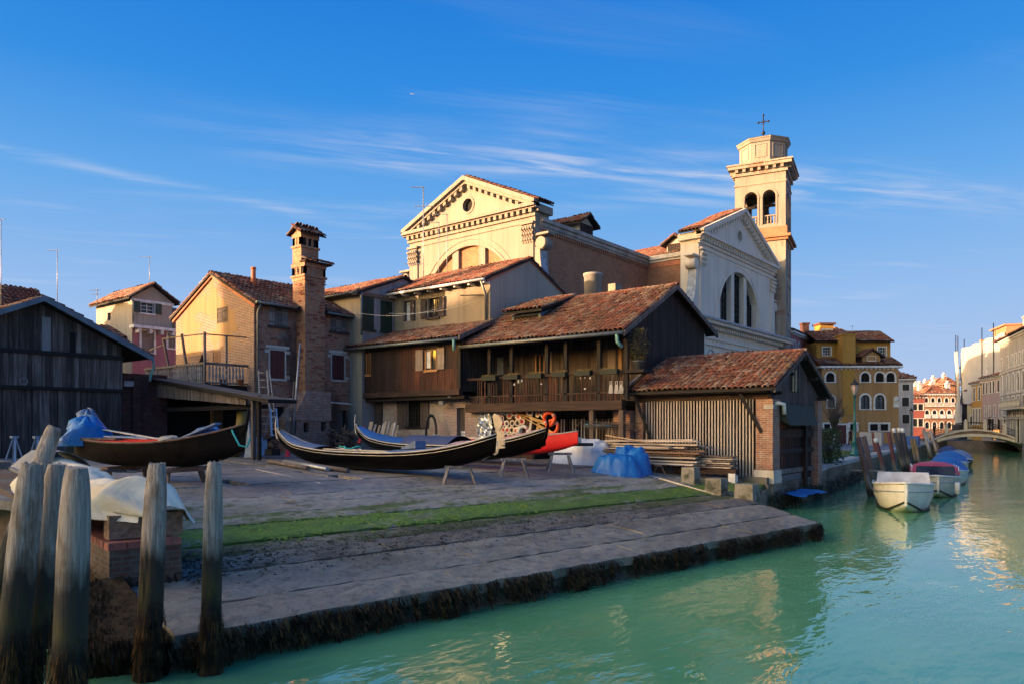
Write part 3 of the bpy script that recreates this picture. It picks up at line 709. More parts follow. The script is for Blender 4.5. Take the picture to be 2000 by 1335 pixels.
# campo paving and lawn behind the kerb
def qpt(f, back):
    y = 32.4 + f*(118-32.4); x = -9.65 - (y-32.4)*.1005; return (x - back, y)
sheet('campo_paving', [qpt(0,.72), qpt(1,.72), qpt(1,60), (-26,74), (-24,33)], 1.165, MAT['paving'], .5)
LAWN = [qpt(.02,.85), qpt(.30,.85), qpt(.34,1.6), qpt(.30,9), (-22,46), (-17,33.5)]
mb = MB(); mb.prism([(p[0], p[1], 1.15) for p in LAWN], (0,0,.045)); struct('lawn', mb, MAT['lawn'])
def inpoly(x, y, P):
    c = False; j = len(P)-1
    for i in range(len(P)):
        if (P[i][1] > y) != (P[j][1] > y) and x < (P[j][0]-P[i][0])*(y-P[i][1])/(P[j][1]-P[i][1]) + P[i][0]: c = not c
        j = i
    return c
mb = MB()
for i in range(9000):
    x = ru(-24, -10); y = ru(33, 60)
    if not inpoly(x, y, LAWN): continue
    if math.sin(x*1.3+y*.5)+math.sin(y*.9-x*.4)+ru(-1,1) < -.2: continue
    h = ru(.04,.12); a = rnd()*6.28; w = .03
    mb.add([(x - w*math.cos(a), y - w*math.sin(a), 1.19), (x + w*math.cos(a), y + w*math.sin(a), 1.19), (x + ru(-.04,.04), y + ru(-.04,.04), 1.19+h)], [(0,1,2)])
o = obj('grass', mb, plain('grass blades', (.1,.14,.03), .8, var=.5, scale=1), None, 'stuff', recalc=False); tag(o, 'short patchy grass on the lawn behind the quay', 'grass'); 

# ------------------------------------------------------------------ building helpers
class Fr:
    """a wall's frame: u runs along it, d stands out of it"""
    def __init__(s, o, u, n): s.o = Vector(o); s.u = Vector(u).normalized(); s.n = Vector(n).normalized()
    def __call__(s, u, z, d=0.0): p = s.o + s.u*u + s.n*d; return (p.x, p.y, z)
def FY(y): return Fr((0, y), (1, 0), (0, -1))      # faces -y, u = x
def FX(x): return Fr((x, 0), (0, 1), (1, 0))       # faces +x, u = y
def outline(a, b, z0, z1, arch, n=10):
    """opening outline, from bottom left round to bottom right"""
    if not arch: return [(a, z0), (a, z1), (b, z1), (b, z0)]
    h = (b - a)/2 * (arch if isinstance(arch, float) else 1.0); zs = z1 - h; m = (a+b)/2; r = (b-a)/2
    return [(a, z0)] + [(m - r*math.cos(math.pi*i/n), zs + h*math.sin(math.pi*i/n)) for i in range(n+1)] + [(b, z0)]
def wall(mb, fr, u0, u1, z0, z1, holes=(), depth=.25, d=0.0, mi=0):
    us = sorted(set([u0, u1] + [h[0] for h in holes] + [h[1] for h in holes])); zs = sorted(set([z0, z1] + [h[2] for h in holes] + [h[3] for h in holes]))
    for i in range(len(us)-1):
        for j in range(len(zs)-1):
            cu, cz = (us[i]+us[i+1])/2, (zs[j]+zs[j+1])/2
            if any(h[0] < cu < h[1] and h[2] < cz < h[3] for h in holes): continue
            mb.add([fr(us[i], zs[j], d), fr(us[i+1], zs[j], d), fr(us[i+1], zs[j+1], d), fr(us[i], zs[j+1], d)], [(0,1,2,3)], mi)
    for h in holes:
        arch = h[4] if len(h) > 4 else False
        ol = outline(h[0], h[1], h[2], h[3], arch)
        k = len(ol)
        for i in range(k):
            a, b = ol[i], ol[(i+1) % k]; mb.add([fr(*a, d), fr(*b, d), fr(*b, d-depth), fr(*a, d-depth)], [(0,1,2,3)], mi)
        if arch:
            arc = ol[1:-1]; m = len(arc)//2
            for i in range(len(arc)-1):
                cn = (h[0], h[3]) if i < m else (h[1], h[3])
                mb.add([fr(*arc[i], d), fr(*arc[i+1], d), fr(*cn, d)], [(0,1,2)], mi)
            
def gable(mb, fr, u0, u1, z, ua, za, d=0.0, mi=0, oc=None, depth=.3):
    if not oc: mb.add([fr(u0,z,d), fr(u1,z,d), fr(ua,za,d)], [(0,1,2)], mi); return
    r, zo, n = oc[0], oc[1], 10
    L = [(ua - r*math.sin(math.pi*i/n), zo - r*math.cos(math.pi*i/n)) for i in range(n+1)]; Rr = [(ua + r*math.sin(math.pi*i/n), zo - r*math.cos(math.pi*i/n)) for i in range(n+1)]
    mb.add([fr(*p, d) for p in [(u0,z),(ua,z)] + L + [(ua,za)]], [tuple(range(n+4))], mi)
    mb.add([fr(*p, d) for p in [(u1,z),(ua,z)] + Rr + [(ua,za)]], [tuple(reversed(range(n+4)))], mi)
    ring = L + Rr[-2:0:-1]; k = len(ring)
    for i in range(k): a, b = ring[i], ring[(i+1) % k]; mb.add([fr(*a,d), fr(*b,d), fr(*b,d-depth), fr(*a,d-depth)], [(0,1,2,3)], mi)
def ringstrip(mb, fr, inner, outer, d0, d1, closed=False, mi=0):
    k = len(inner); rng = range(k if closed else k-1)
    for i in rng:
        j = (i+1) % k
        mb.add([fr(*inner[i],d1), fr(*inner[j],d1), fr(*outer[j],d1), fr(*outer[i],d1)], [(0,1,2,3)], mi)
        mb.add([fr(*outer[i],d0), fr(*outer[j],d0), fr(*outer[j],d1), fr(*outer[i],d1)], [(3,2,1,0)], mi)
        mb.add([fr(*inner[i],d0), fr(*inner[j],d0), fr(*inner[j],d1), fr(*inner[i],d1)], [(0,1,2,3)], mi)
def fbox(mb, fr, u0, u1, z0, z1, d0, d1, mi=0):
    P = [fr(u0,z0,d0), fr(u1,z0,d0), fr(u1,z0,d1), fr(u0,z0,d1), fr(u0,z1,d0), fr(u1,z1,d0), fr(u1,z1,d1), fr(u0,z1,d1)]
    mb.hexa(P, mi)
def window(par, fr, a, b, z0, z1, arch=False, trim=None, tw=.12, nx=2, nz=3, frame='white_trim', shut=None, mode='closed', sill=True, depth=.2, pane='glass', bars=.035, leaves=2, proud=.05, curtain=False, name='window'):
    """a window part: surround and sash; the pane and each shutter leaf are its sub-parts"""
    mb = MB(); ol = outline(a, b, z0, z1, arch)
    mats_ = [MAT[trim or frame], MAT[frame]]
    if trim:
        m = (a+b)/2; zc = (z1 - (b-a)/2) if arch else None
        out = []
        for (u, z) in ol:
            if arch and z > zc: 
                v = Vector((u-m, z-zc)); L = v.length or 1; v = v*(1 + tw/L); out.append((m+v.x, zc+v.y))
            else: out.append((u - tw if u < m else u + tw, z + (tw if (z > (z0+z1)/2 and not arch) else 0)))
        ringstrip(mb, fr, ol, out, -.03, proud, False, 0)
    if sill: fbox(mb, fr, a - (tw if trim else .06), b + (tw if trim else .06), z0 - .1, z0, -.1, proud + .06, 0)
    dd = -depth + .05
    for i in range(nx+1):
        u = a + (b-a)*i/nx; zt = z1
        if arch: zt = z1 - (b-a)/2*(arch if isinstance(arch, float) else 1.0)*(1 - math.sqrt(max(0, 1 - ((u-(a+b)/2)/((b-a)/2))**2)))
        w = bars*(1.6 if i in (0, nx) else 1); u0 = min(max(u - w/2, a), b - w); fbox(mb, fr, u0, u0 + w, z0, zt, dd-.02, dd+.03, 1)
    zt = z1 if not arch else z1 - (b-a)/2*.35
    for i in range(nz+1):
        z = z0 + (zt-z0)*i/nz; fbox(mb, fr, a, b, max(z - bars/2, z0), min(z + bars/2, z1), dd-.015, dd+.025, 1)
    w = obj(name, mb, mats_, par)
    mp = MB(); mp.add([fr(u, z, -depth) for (u, z) in ol], [tuple(range(len(ol)))]); obj('pane', mp, MAT[pane], w)
    if curtain:
        mc = MB(); n = 8; rows = []
        for zz in (z0 + .1, z1 - .05): rows.append([fr(a + .05 + (b-a)*.42*i/n, zz, -depth + .015 + .012*math.sin(i*2.1)) for i in range(n+1)])
        mc.grid(rows); obj('curtain', mc, MAT['curtain'], w)
    if shut:
        if mode == 'closed':
            lw = (b - a)/leaves
            for i in range(leaves): leaf(w, fr, a + lw*i + .006, a + lw*(i+1) - .006, z0 + .01, z1 - .01, -.06, shut, arch and (a, b))
        elif mode == 'open':
            lw = (b-a)/2
            leaf(w, fr, a - lw - tw*.4, a - .02 - tw*.4, z0, z1, proud + .02, shut); leaf(w, fr, b + .02 + tw*.4, b + lw + tw*.4, z0, z1, proud + .02, shut)
        elif mode == 'left': leaf(w, fr, a - (b-a)/2 - .03, a - .03, z0, z1, proud + .02, shut)
        elif mode == 'right': leaf(w, fr, b + .03, b + (b-a)/2 + .03, z0, z1, proud + .02, shut)
    return w
def leaf(par, fr, a, b, z0, z1, d, mat, archclip=None):
    mb = MB(); n = max(2, int((b-a)/.16))
    for i in range(n):
        u0 = a + (b-a)*i/n + .004; u1 = a + (b-a)*(i+1)/n - .004
        zt = [z1, z1]
        if archclip:
            A, B = archclip; r = (B-A)/2; m = (A+B)/2; zt = [z1 - r*(1 - math.sqrt(max(0, 1-((u-m)/r)**2))) for u in (u0, u1)]
        P = [fr(u0,z0,d), fr(u1,z0,d), fr(u1,z0,d+.035), fr(u0,z0,d+.035), fr(u0,zt[0],d), fr(u1,zt[1],d), fr(u1,zt[1],d+.035), fr(u0,zt[0],d+.035)]; mb.hexa(P)
    for zz in (z0 + (z1-z0)*.15, z0 + (z1-z0)*.72): fbox(mb, fr, a, b, zz, zz+.07, d+.035, d+.055)
    return obj('shutter', mb, MAT[mat], par)
# roof tiles: half-round clay tiles, lower end wider
def tile_geo(L, w):
    P = []; F = []; n = 4; r0, r1 = w*.53, w*.43
    for (s, r, lift) in ((0, r0, .04), (L, r1, .006)):
        for i in range(n+1):
            a = math.pi*i/n; P.append((r*math.cos(a), s, r*1.0*math.sin(a) + lift - .02))
    for i in range(n+1):
        a = math.pi*i/n; P.append((r0*.8*math.cos(a), 0, r0*.75*math.sin(a) + .02))
    for i in range(n): F.append((i, i+1, n+2+i, n+1+i)); F.append((2*n+2+i, 2*n+3+i, i+1, i))
    return P, F
TILE_ME = {}
def tiles(par, P0, U, L, S, H, mat, w=.23, e=.34, indiv=0, skip=None, name='tile', jit=1.0):
    U = V3(U).normalized(); S = V3(S).normalized(); Nn = U.cross(S).normalized(); P0 = V3(P0)
    if Nn.z < 0: Nn = -Nn
    nc = max(1, round(L/w)); w = L/nc; nr = max(1, int(H/e)); e = H/nr
    P, F = tile_geo(e*1.22, w); pos = []
    for j in range(nr):
        for i in range(nc):
            u = (i+.5)*w; s = j*e
            if skip and skip(u, s): continue
            sg = .05*mnoise.noise(Vector((P0.x + u*.45, P0.y + s*.5, 3))); pos.append((u + ru(-.014,.014)*jit, s + ru(-.035,.035)*jit - (ru(.06,.16) if rnd() < .025 else 0), ru(-.06,.06)*jit + (ru(-.25,.25) if rnd() < .015 else 0), ru(0,.018)*jit + sg))
    pos.sort(key=lambda q: (P0 + U*q[0] + S*q[1] - Vector((0,0,CAM_Z))).length)
    if indiv:
        key = (round(w,3), round(e,3), mat)
        if key not in TILE_ME:
            m = MB(); m.add(P, F, 0, True); me = mesh_of('tile', m, recalc=False); me.materials.append(MAT[mat]); TILE_ME[key] = me
        for (u, s, a, h) in pos[:indiv]:
            c, sn = math.cos(a), math.sin(a); u2 = U*c + S*sn; s2 = S*c - U*sn
            m = Matrix(((u2.x, s2.x, Nn.x, 0), (u2.y, s2.y, Nn.y, 0), (u2.z, s2.z, Nn.z, 0), (0,0,0,1))); m.translation = P0 + U*u + S*s + Nn*h
            inst(name, TILE_ME[key], par, m)
    rest = pos[indiv:]
    if rest:
        mb = MB()
        for (u, s, a, h) in rest:
            c, sn = math.cos(a), math.sin(a); u2 = U*c + S*sn; s2 = S*c - U*sn; o = P0 + U*u + S*s + Nn*h
            mb.add([o + u2*p[0] + s2*p[1] + Nn*p[2] for p in P], F, 0, True)
        obj('roof_tiles', mb, MAT[mat], par, 'stuff', recalc=False)
def ridge(par, A, B, mat, r=.15, e=.38):
    A, B = V3(A), V3(B); L = (B-A).length; n = max(1, int(L/e)); mb = MB(); d = (B-A)/L; sd = d.cross(Vector((0,0,1))).normalized(); up = sd.cross(d)
    for i in range(n):
        p = A + (B-A)*(i/n); q = A + (B-A)*((i+1.15)/n); rows = []
        for c, rr in ((p, r*1.05), (q, r*.9)): rows.append([c + sd*rr*math.cos(math.pi*k/6) + up*(rr*.8*math.sin(math.pi*k/6) - .05) for k in range(7)])
        mb.grid(rows)
    return obj('ridge_tiles', mb, MAT[mat], par, 'stuff', recalc=False)
def gable_roof(par, ax, a0, a1, b0, z0, br, zr, b1, z1, mat='tile', w=.23, e=.34, i0=0, i1=0, thick=.1, slab='beam_dark', back=True, name='roof', skip0=None, rr=.15):
    """ridge along x or y from a0 to a1; eaves at b0 and b1"""
    P = (lambda a, b, z: (a, b, z)) if ax == 'x' else (lambda a, b, z: (b, a, z))
    mb = MB()
    for (b, z) in ((b0, z0), (b1, z1)):
        mb.hexa([P(a0,b,z-thick), P(a1,b,z-thick), P(a1,br,zr-thick), P(a0,br,zr-thick), P(a0,b,z), P(a1,b,z), P(a1,br,zr), P(a0,br,zr)])
    rf = obj(name, mb, MAT['tile_bed' if slab is None else slab], par)
    U = Vector(P(1,0,0)); 
    for (b, z, ind, sk) in ((b0, z0, i0, skip0), (b1, z1, i1, None)):
        if b == b1 and not back: continue
        S = Vector(P(0, br-b, zr-z)); tiles(rf, P(a0, b, z+.01), U, a1-a0, S, S.length, mat, w, e, ind, sk)
    ridge(rf, P(a0, br, zr+.03), P(a1, br, zr+.03), mat, rr)
    return rf
def planks(par, fr, u0, u1, z0, z1f, mat, w=.18, d=.03, gap=.008, name='plank', jit=.012, z0f=None, alt=None, altp=0.0):
    """vertical boards, each its own part; z1f(u) gives the top"""
    u = u0
    while u < u1 - .02:
        ww = min(w*ru(.75,1.25), u1 - u); a, b = u + gap/2, u + ww - gap/2
        za, zb = (z0f(a), z0f(b)) if z0f else (z0 + ru(-jit,jit),)*2
        dd = d + ru(-jit, jit)*.6; mb = MB()
        ta, tb = z1f(a), z1f(b)
        if max(ta - za, tb - zb) > .05:
            P = [fr(a,za,0), fr(b,zb,0), fr(b,zb,dd), fr(a,za,dd), fr(a,ta,0), fr(b,tb,0), fr(b,tb,dd), fr(a,ta,dd)]; mb.hexa(P)
            obj(name, mb, MAT[alt if (alt and rnd() < altp) else mat], par)
        u += ww
def pipe(par, pts, r, mat, name='downpipe', n=6): return obj(name, MB().tube(pts, r, n), MAT[mat], par)
def dentils(mb, fr, u0, u1, z, w, gap, h, d0, d1, slope=0.0, mi=0):
    n = int((u1-u0)/(w+gap)); st_ = (u1-u0)/n
    for i in range(n):
        u = u0 + st_*i + gap/2; zz = z + slope*(u-u0); z2 = z + slope*(u+w-u0)
        P = [fr(u,zz,d0), fr(u+w,z2,d0), fr(u+w,z2,d1), fr(u,zz,d1), fr(u,zz+h,d0), fr(u+w,z2+h,d0), fr(u+w,z2+h,d1), fr(u,zz+h,d1)]; mb.hexa(P, mi)

# ------------------------------------------------------------------ the wooden barn (canal end of the yard, left)
def build_barn():
    xb, y0, y1, ya, za, ze = -33.0, 7.2, 14.25, 11.1, 7.95, 6.25
    par = thing('timber_barn', 'big dark timber barn with a low tiled gable at the left edge', 'barn', (xb-6, 11, 1.6))
    fr = FX(xb); top = lambda u: za - .12 - abs(u - ya)*.475
    mb = MB(); mb.prism([(xb-12, y0, 1.2), (xb-12, y1, 1.2), (xb-12, y1, ze-.1), (xb-12, ya, za-.16), (xb-12, y0, ze-.1)], (11.96, 0, 0)); obj('wall', mb, MAT['plank_dark'], par)
    _, zl2 = onX(100, 691, xb); _, zl1 = onX(110, 756, xb)
    planks(par, fr, y0, y1, zl2, top, 'plank_dark', .2, .03, alt='plank_grey', altp=.25)
    yp0 = onX(81, 640, xb)[0]; yp1 = onX(98, 640, xb)[0]
    m = MB(); fbox(m, fr, yp0, yp1, zl2+.02, top(yp1)-.35, .02, .065); obj('plank', m, MAT['plank_pale'], par, label='pale replacement plank')
    planks(par, fr, y0, y1, zl1, lambda u: zl2 + .02, 'plank_grey', .17, .12, z0f=None, alt='plank_dark', altp=.3)
    m = MB(); fbox(m, fr, y0, y1, zl2-.06, zl2+.1, .12, .2); obj('beam', m, MAT['beam_dark'], par)
    m = MB(); fbox(m, fr, y0, y1, zl1-.1, zl1+.02, .1, .19); obj('beam', m, MAT['beam_dark'], par)
    gr = gz(33)
    for i, (pa, pb) in enumerate(((-40, 2), (4, 60), (63, 110), (112, 156), (158, 231))):
        ua, ub = onX(pa, 820, xb)[0], onX(pb, 820, xb)[0]
        d = obj('door', MB().hexa([fr(ua,gr,.0), fr(ub,gr,.0), fr(ub,gr,.02), fr(ua,gr,.02), fr(ua,zl1-.1,.0), fr(ub,zl1-.1,.0), fr(ub,zl1-.1,.02), fr(ua,zl1-.1,.02)]), MAT['plank_dark'], par)
        planks(d, fr, ua, ub, gr+.03, lambda u: zl1-.11, 'plank_dark', .3, .05, .005, jit=.006, alt='plank_grey', altp=.25)
    # slot opening, ring, floodlight
    ua, ub = onX(136, 660, xb)[0], onX(146, 660, xb)[0]; za_, zb_ = onX(141, 690, xb)[1], onX(141, 650, xb)[1]
    m = MB(); fbox(m, fr, ua, ub, za_, zb_, .03, .07); obj('slot_opening', m, MAT['dark_in'], par)
    ry, rz = onX(43, 744, xb); m = MB(); m.tube([fr(ry + .13*math.cos(a*.524), rz + .13*math.sin(a*.524), .17) for a in range(12)], .018, 5, closed=True); obj('iron_ring', m, MAT['metal_grey'], par)
    mb = MB(); ty = 15.35
    for (b, z) in ((6.3, 5.7), (ty, 5.98)):
        mb.hexa([(xb+.55, b, z-.2), (xb+.62, b, z-.2), (xb+.62, ya, za-.12), (xb+.55, ya, za-.12), (xb+.55, b, z+.02), (xb+.62, b, z+.02), (xb+.62, ya, za+.1), (xb+.55, ya, za+.1)])
    obj('barge_board', mb, plain('grey blue barge board', (.12,.16,.2), .6), par)
    gable_roof(par, 'y' if False else 'x', xb-12, xb+.55, 6.3, 5.72, ya, za, ty, 6.0, 'tile', .25, .38)
    m = MB(); a = (xb+.4, ty+.05, 5.95); m.tube([a, (xb+.4, ty+.1, 5.6), (xb+.25, ty+.02, 5.2), (xb+.25, ty, 4.95)], .06, 6); obj('downpipe', m, MAT['copper_g'], par)
    # brick side bay between the barn and the shelter
    m = MB(); m.box(xb-3, xb-.55, y1+.02, 16.5, 1.2, 5.3); obj('brick_bay', m, MAT['brick_red'], par)
    m = MB(); m.box(xb-.55, xb-.4, 14.9, 15.25, 1.5, 5.1); obj('pilaster', m, MAT['brick_red'], par)
    y, z = onX(243, 749, xb-.4); m = MB(); m.bar((xb-.38, y, z), (xb-.1, y-.05, z+.02), .03, .03); m.hexa([(xb-.15,y-.2,z-.08),(xb+.02,y-.2,z-.12),(xb+.02,y+.2,z-.12),(xb-.15,y+.2,z-.08),(xb-.12,y-.2,z+.14),(xb+.05,y-.2,z+.1),(xb+.05,y+.2,z+.1),(xb-.12,y+.2,z+.14)])
    tag(obj('floodlight', m, MAT['metal_grey']), 'square floodlight fixed beside the barn door on red brick', 'floodlight')
build_barn()

# ------------------------------------------------------------------ lean-to shelter
SHY = 16.0
def build_shelter():
    xl, zl = onY(288, 737, SHY); xr, zr = onY(535, 783, SHY); xp, _ = onY(500, 820, SHY); zg = 1.72
    par = thing('lean_to_shelter', 'low open lean-to with plank fascia and sloping dark roof', 'shelter', ((xl+xr)/2, SHY, zg))
    yb = 17.0
    mb = MB(); mb.hexa([(xl-.3, SHY-.25, zl-.06), (xr, SHY-.25, zr-.06), (xr, yb, zr-.06), (xl-.3, yb, zl-.06), (xl-.3, SHY-.25, zl+.05), (xr, SHY-.25, zr+.05), (xr, yb, zr+.05), (xl-.3, yb, zl+.05)]); rf = obj('roof', mb, MAT['beam_dark'], par)
    mb = MB(); mb.hexa([(xl-.34, SHY-.29, zl+.06), (xr+.05, SHY-.29, zr+.06), (xr+.05, yb, zr+.06), (xl-.34, yb, zl+.06), (xl-.34, SHY-.29, zl+.09), (xr+.05, SHY-.29, zr+.09), (xr+.05, yb, zr+.09), (xl-.34, yb, zl+.09)]); obj('roofing_felt', mb, plain('roofing felt', (.06,.055,.06), .9), rf)
    sl = (zr-zl)/(xr-xl); fr = FY(SHY); xa = onY(289, 760, SHY)[0]; xe = onY(482, 790, SHY)[0]
    za, zb = onY(289, 773, SHY)[1], onY(482, 790, SHY)[1]
    planks(par, fr, xa, xe, 0, lambda u: zl + sl*(u-xl) - .07, 'plank_grey', .33, .03, name='fascia_plank', z0f=lambda u: za + (zb-za)*(u-xa)/(xe-xa))
    xc0, xc1 = onY(264, 740, SHY)[0], xa; 
    m = MB(); m.box(xc0, xc1-.01, SHY-.05, SHY+.1, za, zl-.08); obj('corner_box', m, MAT['plank_brown'], par)
    for dx in (0, .22): 
        m = MB(); m.bar((xp+dx-.1, SHY-.05+dx*.5, zg-.05), (xp+dx-.1, SHY-.05+dx*.5, zr+.25), .13, .13); obj('post', m, MAT['post_dark' if dx else 'plank_grey'], par)
    m = MB(); m.box(xa, xa+.2, SHY, SHY+.2, zg-.05, za); obj('post', m, MAT['post_dark'], par)
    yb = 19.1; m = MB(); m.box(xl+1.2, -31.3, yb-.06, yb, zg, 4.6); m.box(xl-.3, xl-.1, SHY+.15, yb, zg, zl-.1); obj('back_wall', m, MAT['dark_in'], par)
    m = MB(); m.box(xl, xp+.2, SHY+.25, SHY+.4, zb-.15, zb+.02); obj('lintel_beam', m, MAT['beam_dark'], par)
    # tied curtain
    cx, cz0 = onY(275, 872, SHY-.2); cx += .05; cz1 = onY(275, 773, SHY-.2)[1]; mb = MB(); rows = []
    prof = [(0, .42), (.12, .34), (.2, .3), (.42, .17), (.5, .13), (.62, .24), (.8, .3), (1, .33)]
    for f, w in prof:
        z = cz0 + (cz1-cz0)*f; rows.append([(cx + w*math.cos(a*.5236) + (.06 if f < .4 else 0), SHY-.2 + w*.55*math.sin(a*.5236)*(1+.25*math.sin(a*2.3)), z) for a in range(13)])
    mb.grid(rows); single('curtain', mb, MAT['cloth_grey'], 'grey sackcloth curtain tied in the middle at the shelter opening', 'curtain')
    return xl, xr, xp, zg
SH = build_shelter()

# ------------------------------------------------------------------ brick house with ochre gable, chimney and terrace
def build_brick_house():
    x0, x1, y0, y1, ze, xr, zr = -38.1, -30.8, 19.2, 24.6, 8.75, -34.4, 10.45
    par = thing('brick_house', 'old brick house with sunlit ochre gable and tall double chimney', 'house', ((x0+x1)/2, 22, 1.7))
    g = FY(y0); e = FX(x1)
    def hy(a, b, c, d): p = onY(a, d, y0); q = onY(b, c, y0); return (p[0], q[0], p[1], q[1])
    def hx(a, b, c, d): p = onX(a, (d), x1); q = onX(b, c, x1); m = (onX((a+b)/2, d, x1)[1], onX((a+b)/2, c, x1)[1]); return (p[0], q[0], m[0], m[1])
    w1 = hy(424, 445, 592, 632); d1 = hy(416, 431, 686, 712); d2 = hy(384, 398, 694, 712)
    w1 = (w1[0], w1[1], w1[2], ze-.03)
    mb = MB(); wall(mb, g, x0, x1, 1.6, ze, [w1, d1, d2], .3); gable(mb, g, x0, x1, ze, xr, zr)
    mb.add([(x0,y0,1.6),(x0,y1,1.6),(x0,y1,ze),(x0,y0,ze)], [(0,1,2,3)])
    obj('gable_wall', mb, MAT['ochre_gable'], par, label='sunlit ochre plaster gable wall')
    H = [hx(525, 563, 601, 637), hx(645, 679, 616, 648), hx(527, 556, 684, 739), hx(648, 672, 693, 741), hx(532, 556, 793, 850), hx(659, 684, 800, 838)]
    mb = MB(); wall(mb, e, y0, y1, 1.6, ze, H, .25); mb.add([(x0,y1,1.6),(x1,y1,1.6),(x1,y1,ze),(xr,y1,zr),(x0,y1,ze)], [(0,1,2,3,4)]); obj('brick_wall', mb, MAT['brick_house'], par)
    window(par, g, *w1, shut='shut_brown', trim=None, sill=False, frame='shut_brown'); window(par, g, *d1, shut='shut_maroon', sill=False, frame='shut_brown'); window(par, g, *d2, shut=None, sill=False, frame='shut_brown')
    for h in H[:2]: window(par, e, *h, shut='shut_grey', frame='shut_brown', leaves=3)
    for h in H[2:4]:
        w = window(par, e, *h, shut='shut_maroon', trim='stone', tw=.07, frame='stone', leaves=2, proud=.025)
        m = MB(); fbox(m, e, h[0]-.22, h[1]+.22, h[3]+.08, h[3]+.22, -.05, .06); obj('lintel', m, MAT['stone'], w)
        for (qa, qb, qc) in ((h[0]-.28, h[0]-.08, h[3]-.14), (h[1]+.08, h[1]+.28, h[3]-.14), (h[1]+.08, h[1]+.26, h[2]+.02)): m = MB(); fbox(m, e, qa, qb, qc, qc+.15, -.04, .04); obj('quoin', m, MAT['stone'], w)
    for h in H[4:]:
        dd = obj('door', MB().hexa([e(h[0],h[2],-.2), e(h[1],h[2],-.2), e(h[1],h[2],-.15), e(h[0],h[2],-.15), e(h[0],h[3],-.2), e(h[1],h[3],-.2), e(h[1],h[3],-.15), e(h[0],h[3],-.15)]), MAT['dark_in'], par)
        planks(dd, Fr((x1-.15,0),(0,1),(1,0)), h[0], h[0]+(h[1]-h[0])*.5, h[2], lambda u: h[3], 'plank_grey', .22, .05)
    rf = gable_roof(par, 'y', y0-.18, y1+.1, x1+.35, ze-.13, xr, zr+.05, x0-.3, ze-.15, 'tile', .23, .36)
    # verge: brick and mortar edge under the tiles
    mb = MB()
    for (xe, z) in ((x1+.2, ze-.2), (x0-.2, ze-.2)):
        mb.hexa([(xe, y0-.1, z-.16), (xr, y0-.1, zr-.16), (xr, y0+.05, zr-.16), (xe, y0+.05, z-.16), (xe, y0-.1, z+.06), (xr, y0-.1, zr+.06), (xr, y0+.05, zr+.06), (xe, y0+.05, z+.06)])
    obj('verge', mb, MAT['terracotta'], par)
    pipe(par, [(x1+.4, y0-.15, ze-.1), (x1+.4, 21.2, ze-.12)], .07, 'gutter', 'gutter'); pipe(par, [(x1+.4, 23.0, ze-.12), (x1+.4, y1, ze-.14)], .07, 'gutter', 'gutter')
    pipe(par, [(x1+.35, y0+.12, ze-.15), (x1+.12, y0+.12, ze-.5), (x1+.12, y0+.12, 1.7)], .06, 'gutter')
    pipe(par, [(x1+.1, 19.5, 4.35), (x1+.1, 24.5, 4.15), (x1+.25, 24.75, 4.1)], .05, 'white_trim', 'waste_pipe')
    m = MB(); m.cyl((xr+1.3, 20.6, zr-.7), (xr+1.3, 20.6, zr+.35), .13, .11, 8); m.cyl((xr+1.3, 20.6, zr+.3), (xr+1.3, 20.6, zr+.4), .15, .12, 8); obj('flue_pipe', m, MAT['terracotta'], par)
    # chimney stack
    ch = obj('chimney', MB().box(-31.1, -30.12, 21.5, 22.65, 4.4, 10.7), MAT['brick_chim'], par)
    def stack(x0, x1, y0, y1, zb, zt, cap):
        m = MB(); m.box(x0, x1, y0, y1, zb, zt-.58); m.box(x0-.06, x1+.06, y0-.06, y1+.06, zt-.68, zt-.58)
        m.box(x0+.04, x1-.04, y0+.04, y1-.04, zt-.58, zt-.2)
        # little arcade: brick piers with dark gaps
        for k in range(4):
            f = k/3
            for xx in (x0, x1-.12): m.box(xx, xx+.12, y0+(y1-y0-.12)*f, y0+(y1-y0-.12)*f+.12, zt-.58, zt-.2)
            for yy in (y0, y1-.12): m.box(x0+(x1-x0-.12)*f, x0+(x1-x0-.12)*f+.12, yy, yy+.12, zt-.58, zt-.2)
        m.box(x0-.03, x1+.03, y0-.03, y1+.03, zt-.2, zt)
        obj('chimney_stack', m, MAT['brick_chim'], ch)
        md = MB(); md.box(x0+.035, x1-.035, y0+.035, y1-.035, zt-.57, zt-.21); obj('flue_openings', md, MAT['dark_in'], ch)
        if cap:
            xm = (x0+x1)/2; mm = MB()
            for xe in (x0-.22, x1+.22): mm.hexa([(xe,y0-.2,zt-.06),(xe,y1+.3,zt-.06),(xm,y1+.3,zt+.26),(xm,y0-.2,zt+.26),(xe,y0-.2,zt),(xe,y1+.3,zt),(xm,y1+.3,zt+.34),(xm,y0-.2,zt+.34)])
            c = obj('chimney_cap', mm, MAT['tile_bed'], ch)
            for sg, xe in ((1, x0-.22), (-1, x1+.22)): tiles(c, (xe, y0-.2, zt+.0), (0,1,0), y1-y0+.5, (xm-xe, 0, .34), .82, 'tile', .2, .4)
            mm = MB(); mm.add([(x0,y0-.01,zt-.01),(x1,y0-.01,zt-.01),(xm,y0-.01,zt+.26),(x0,y1,zt-.01),(x1,y1,zt-.01),(xm,y1,zt+.26)], [(0,1,2),(3,4,5)]); obj('cap_gable', mm, MAT['brick_chim'], ch)
    stack(-31.11, -30.42, 21.49, 22.5, 10.6, 12.3, True)
    stack(-31.12, -30.09, 21.46, 22.68, 10.0, 10.85, False)
    m = MB(); m.box(-30.35, -29.88, 21.35, 22.95, 10.85, 10.93); c = obj('chimney_shelf', m, MAT['tile_bed'], ch); tiles(c, (-29.83, 21.3, 10.9), (0,1,0), 1.7, (-1,0,.35), .5, 'tile', .2, .42)
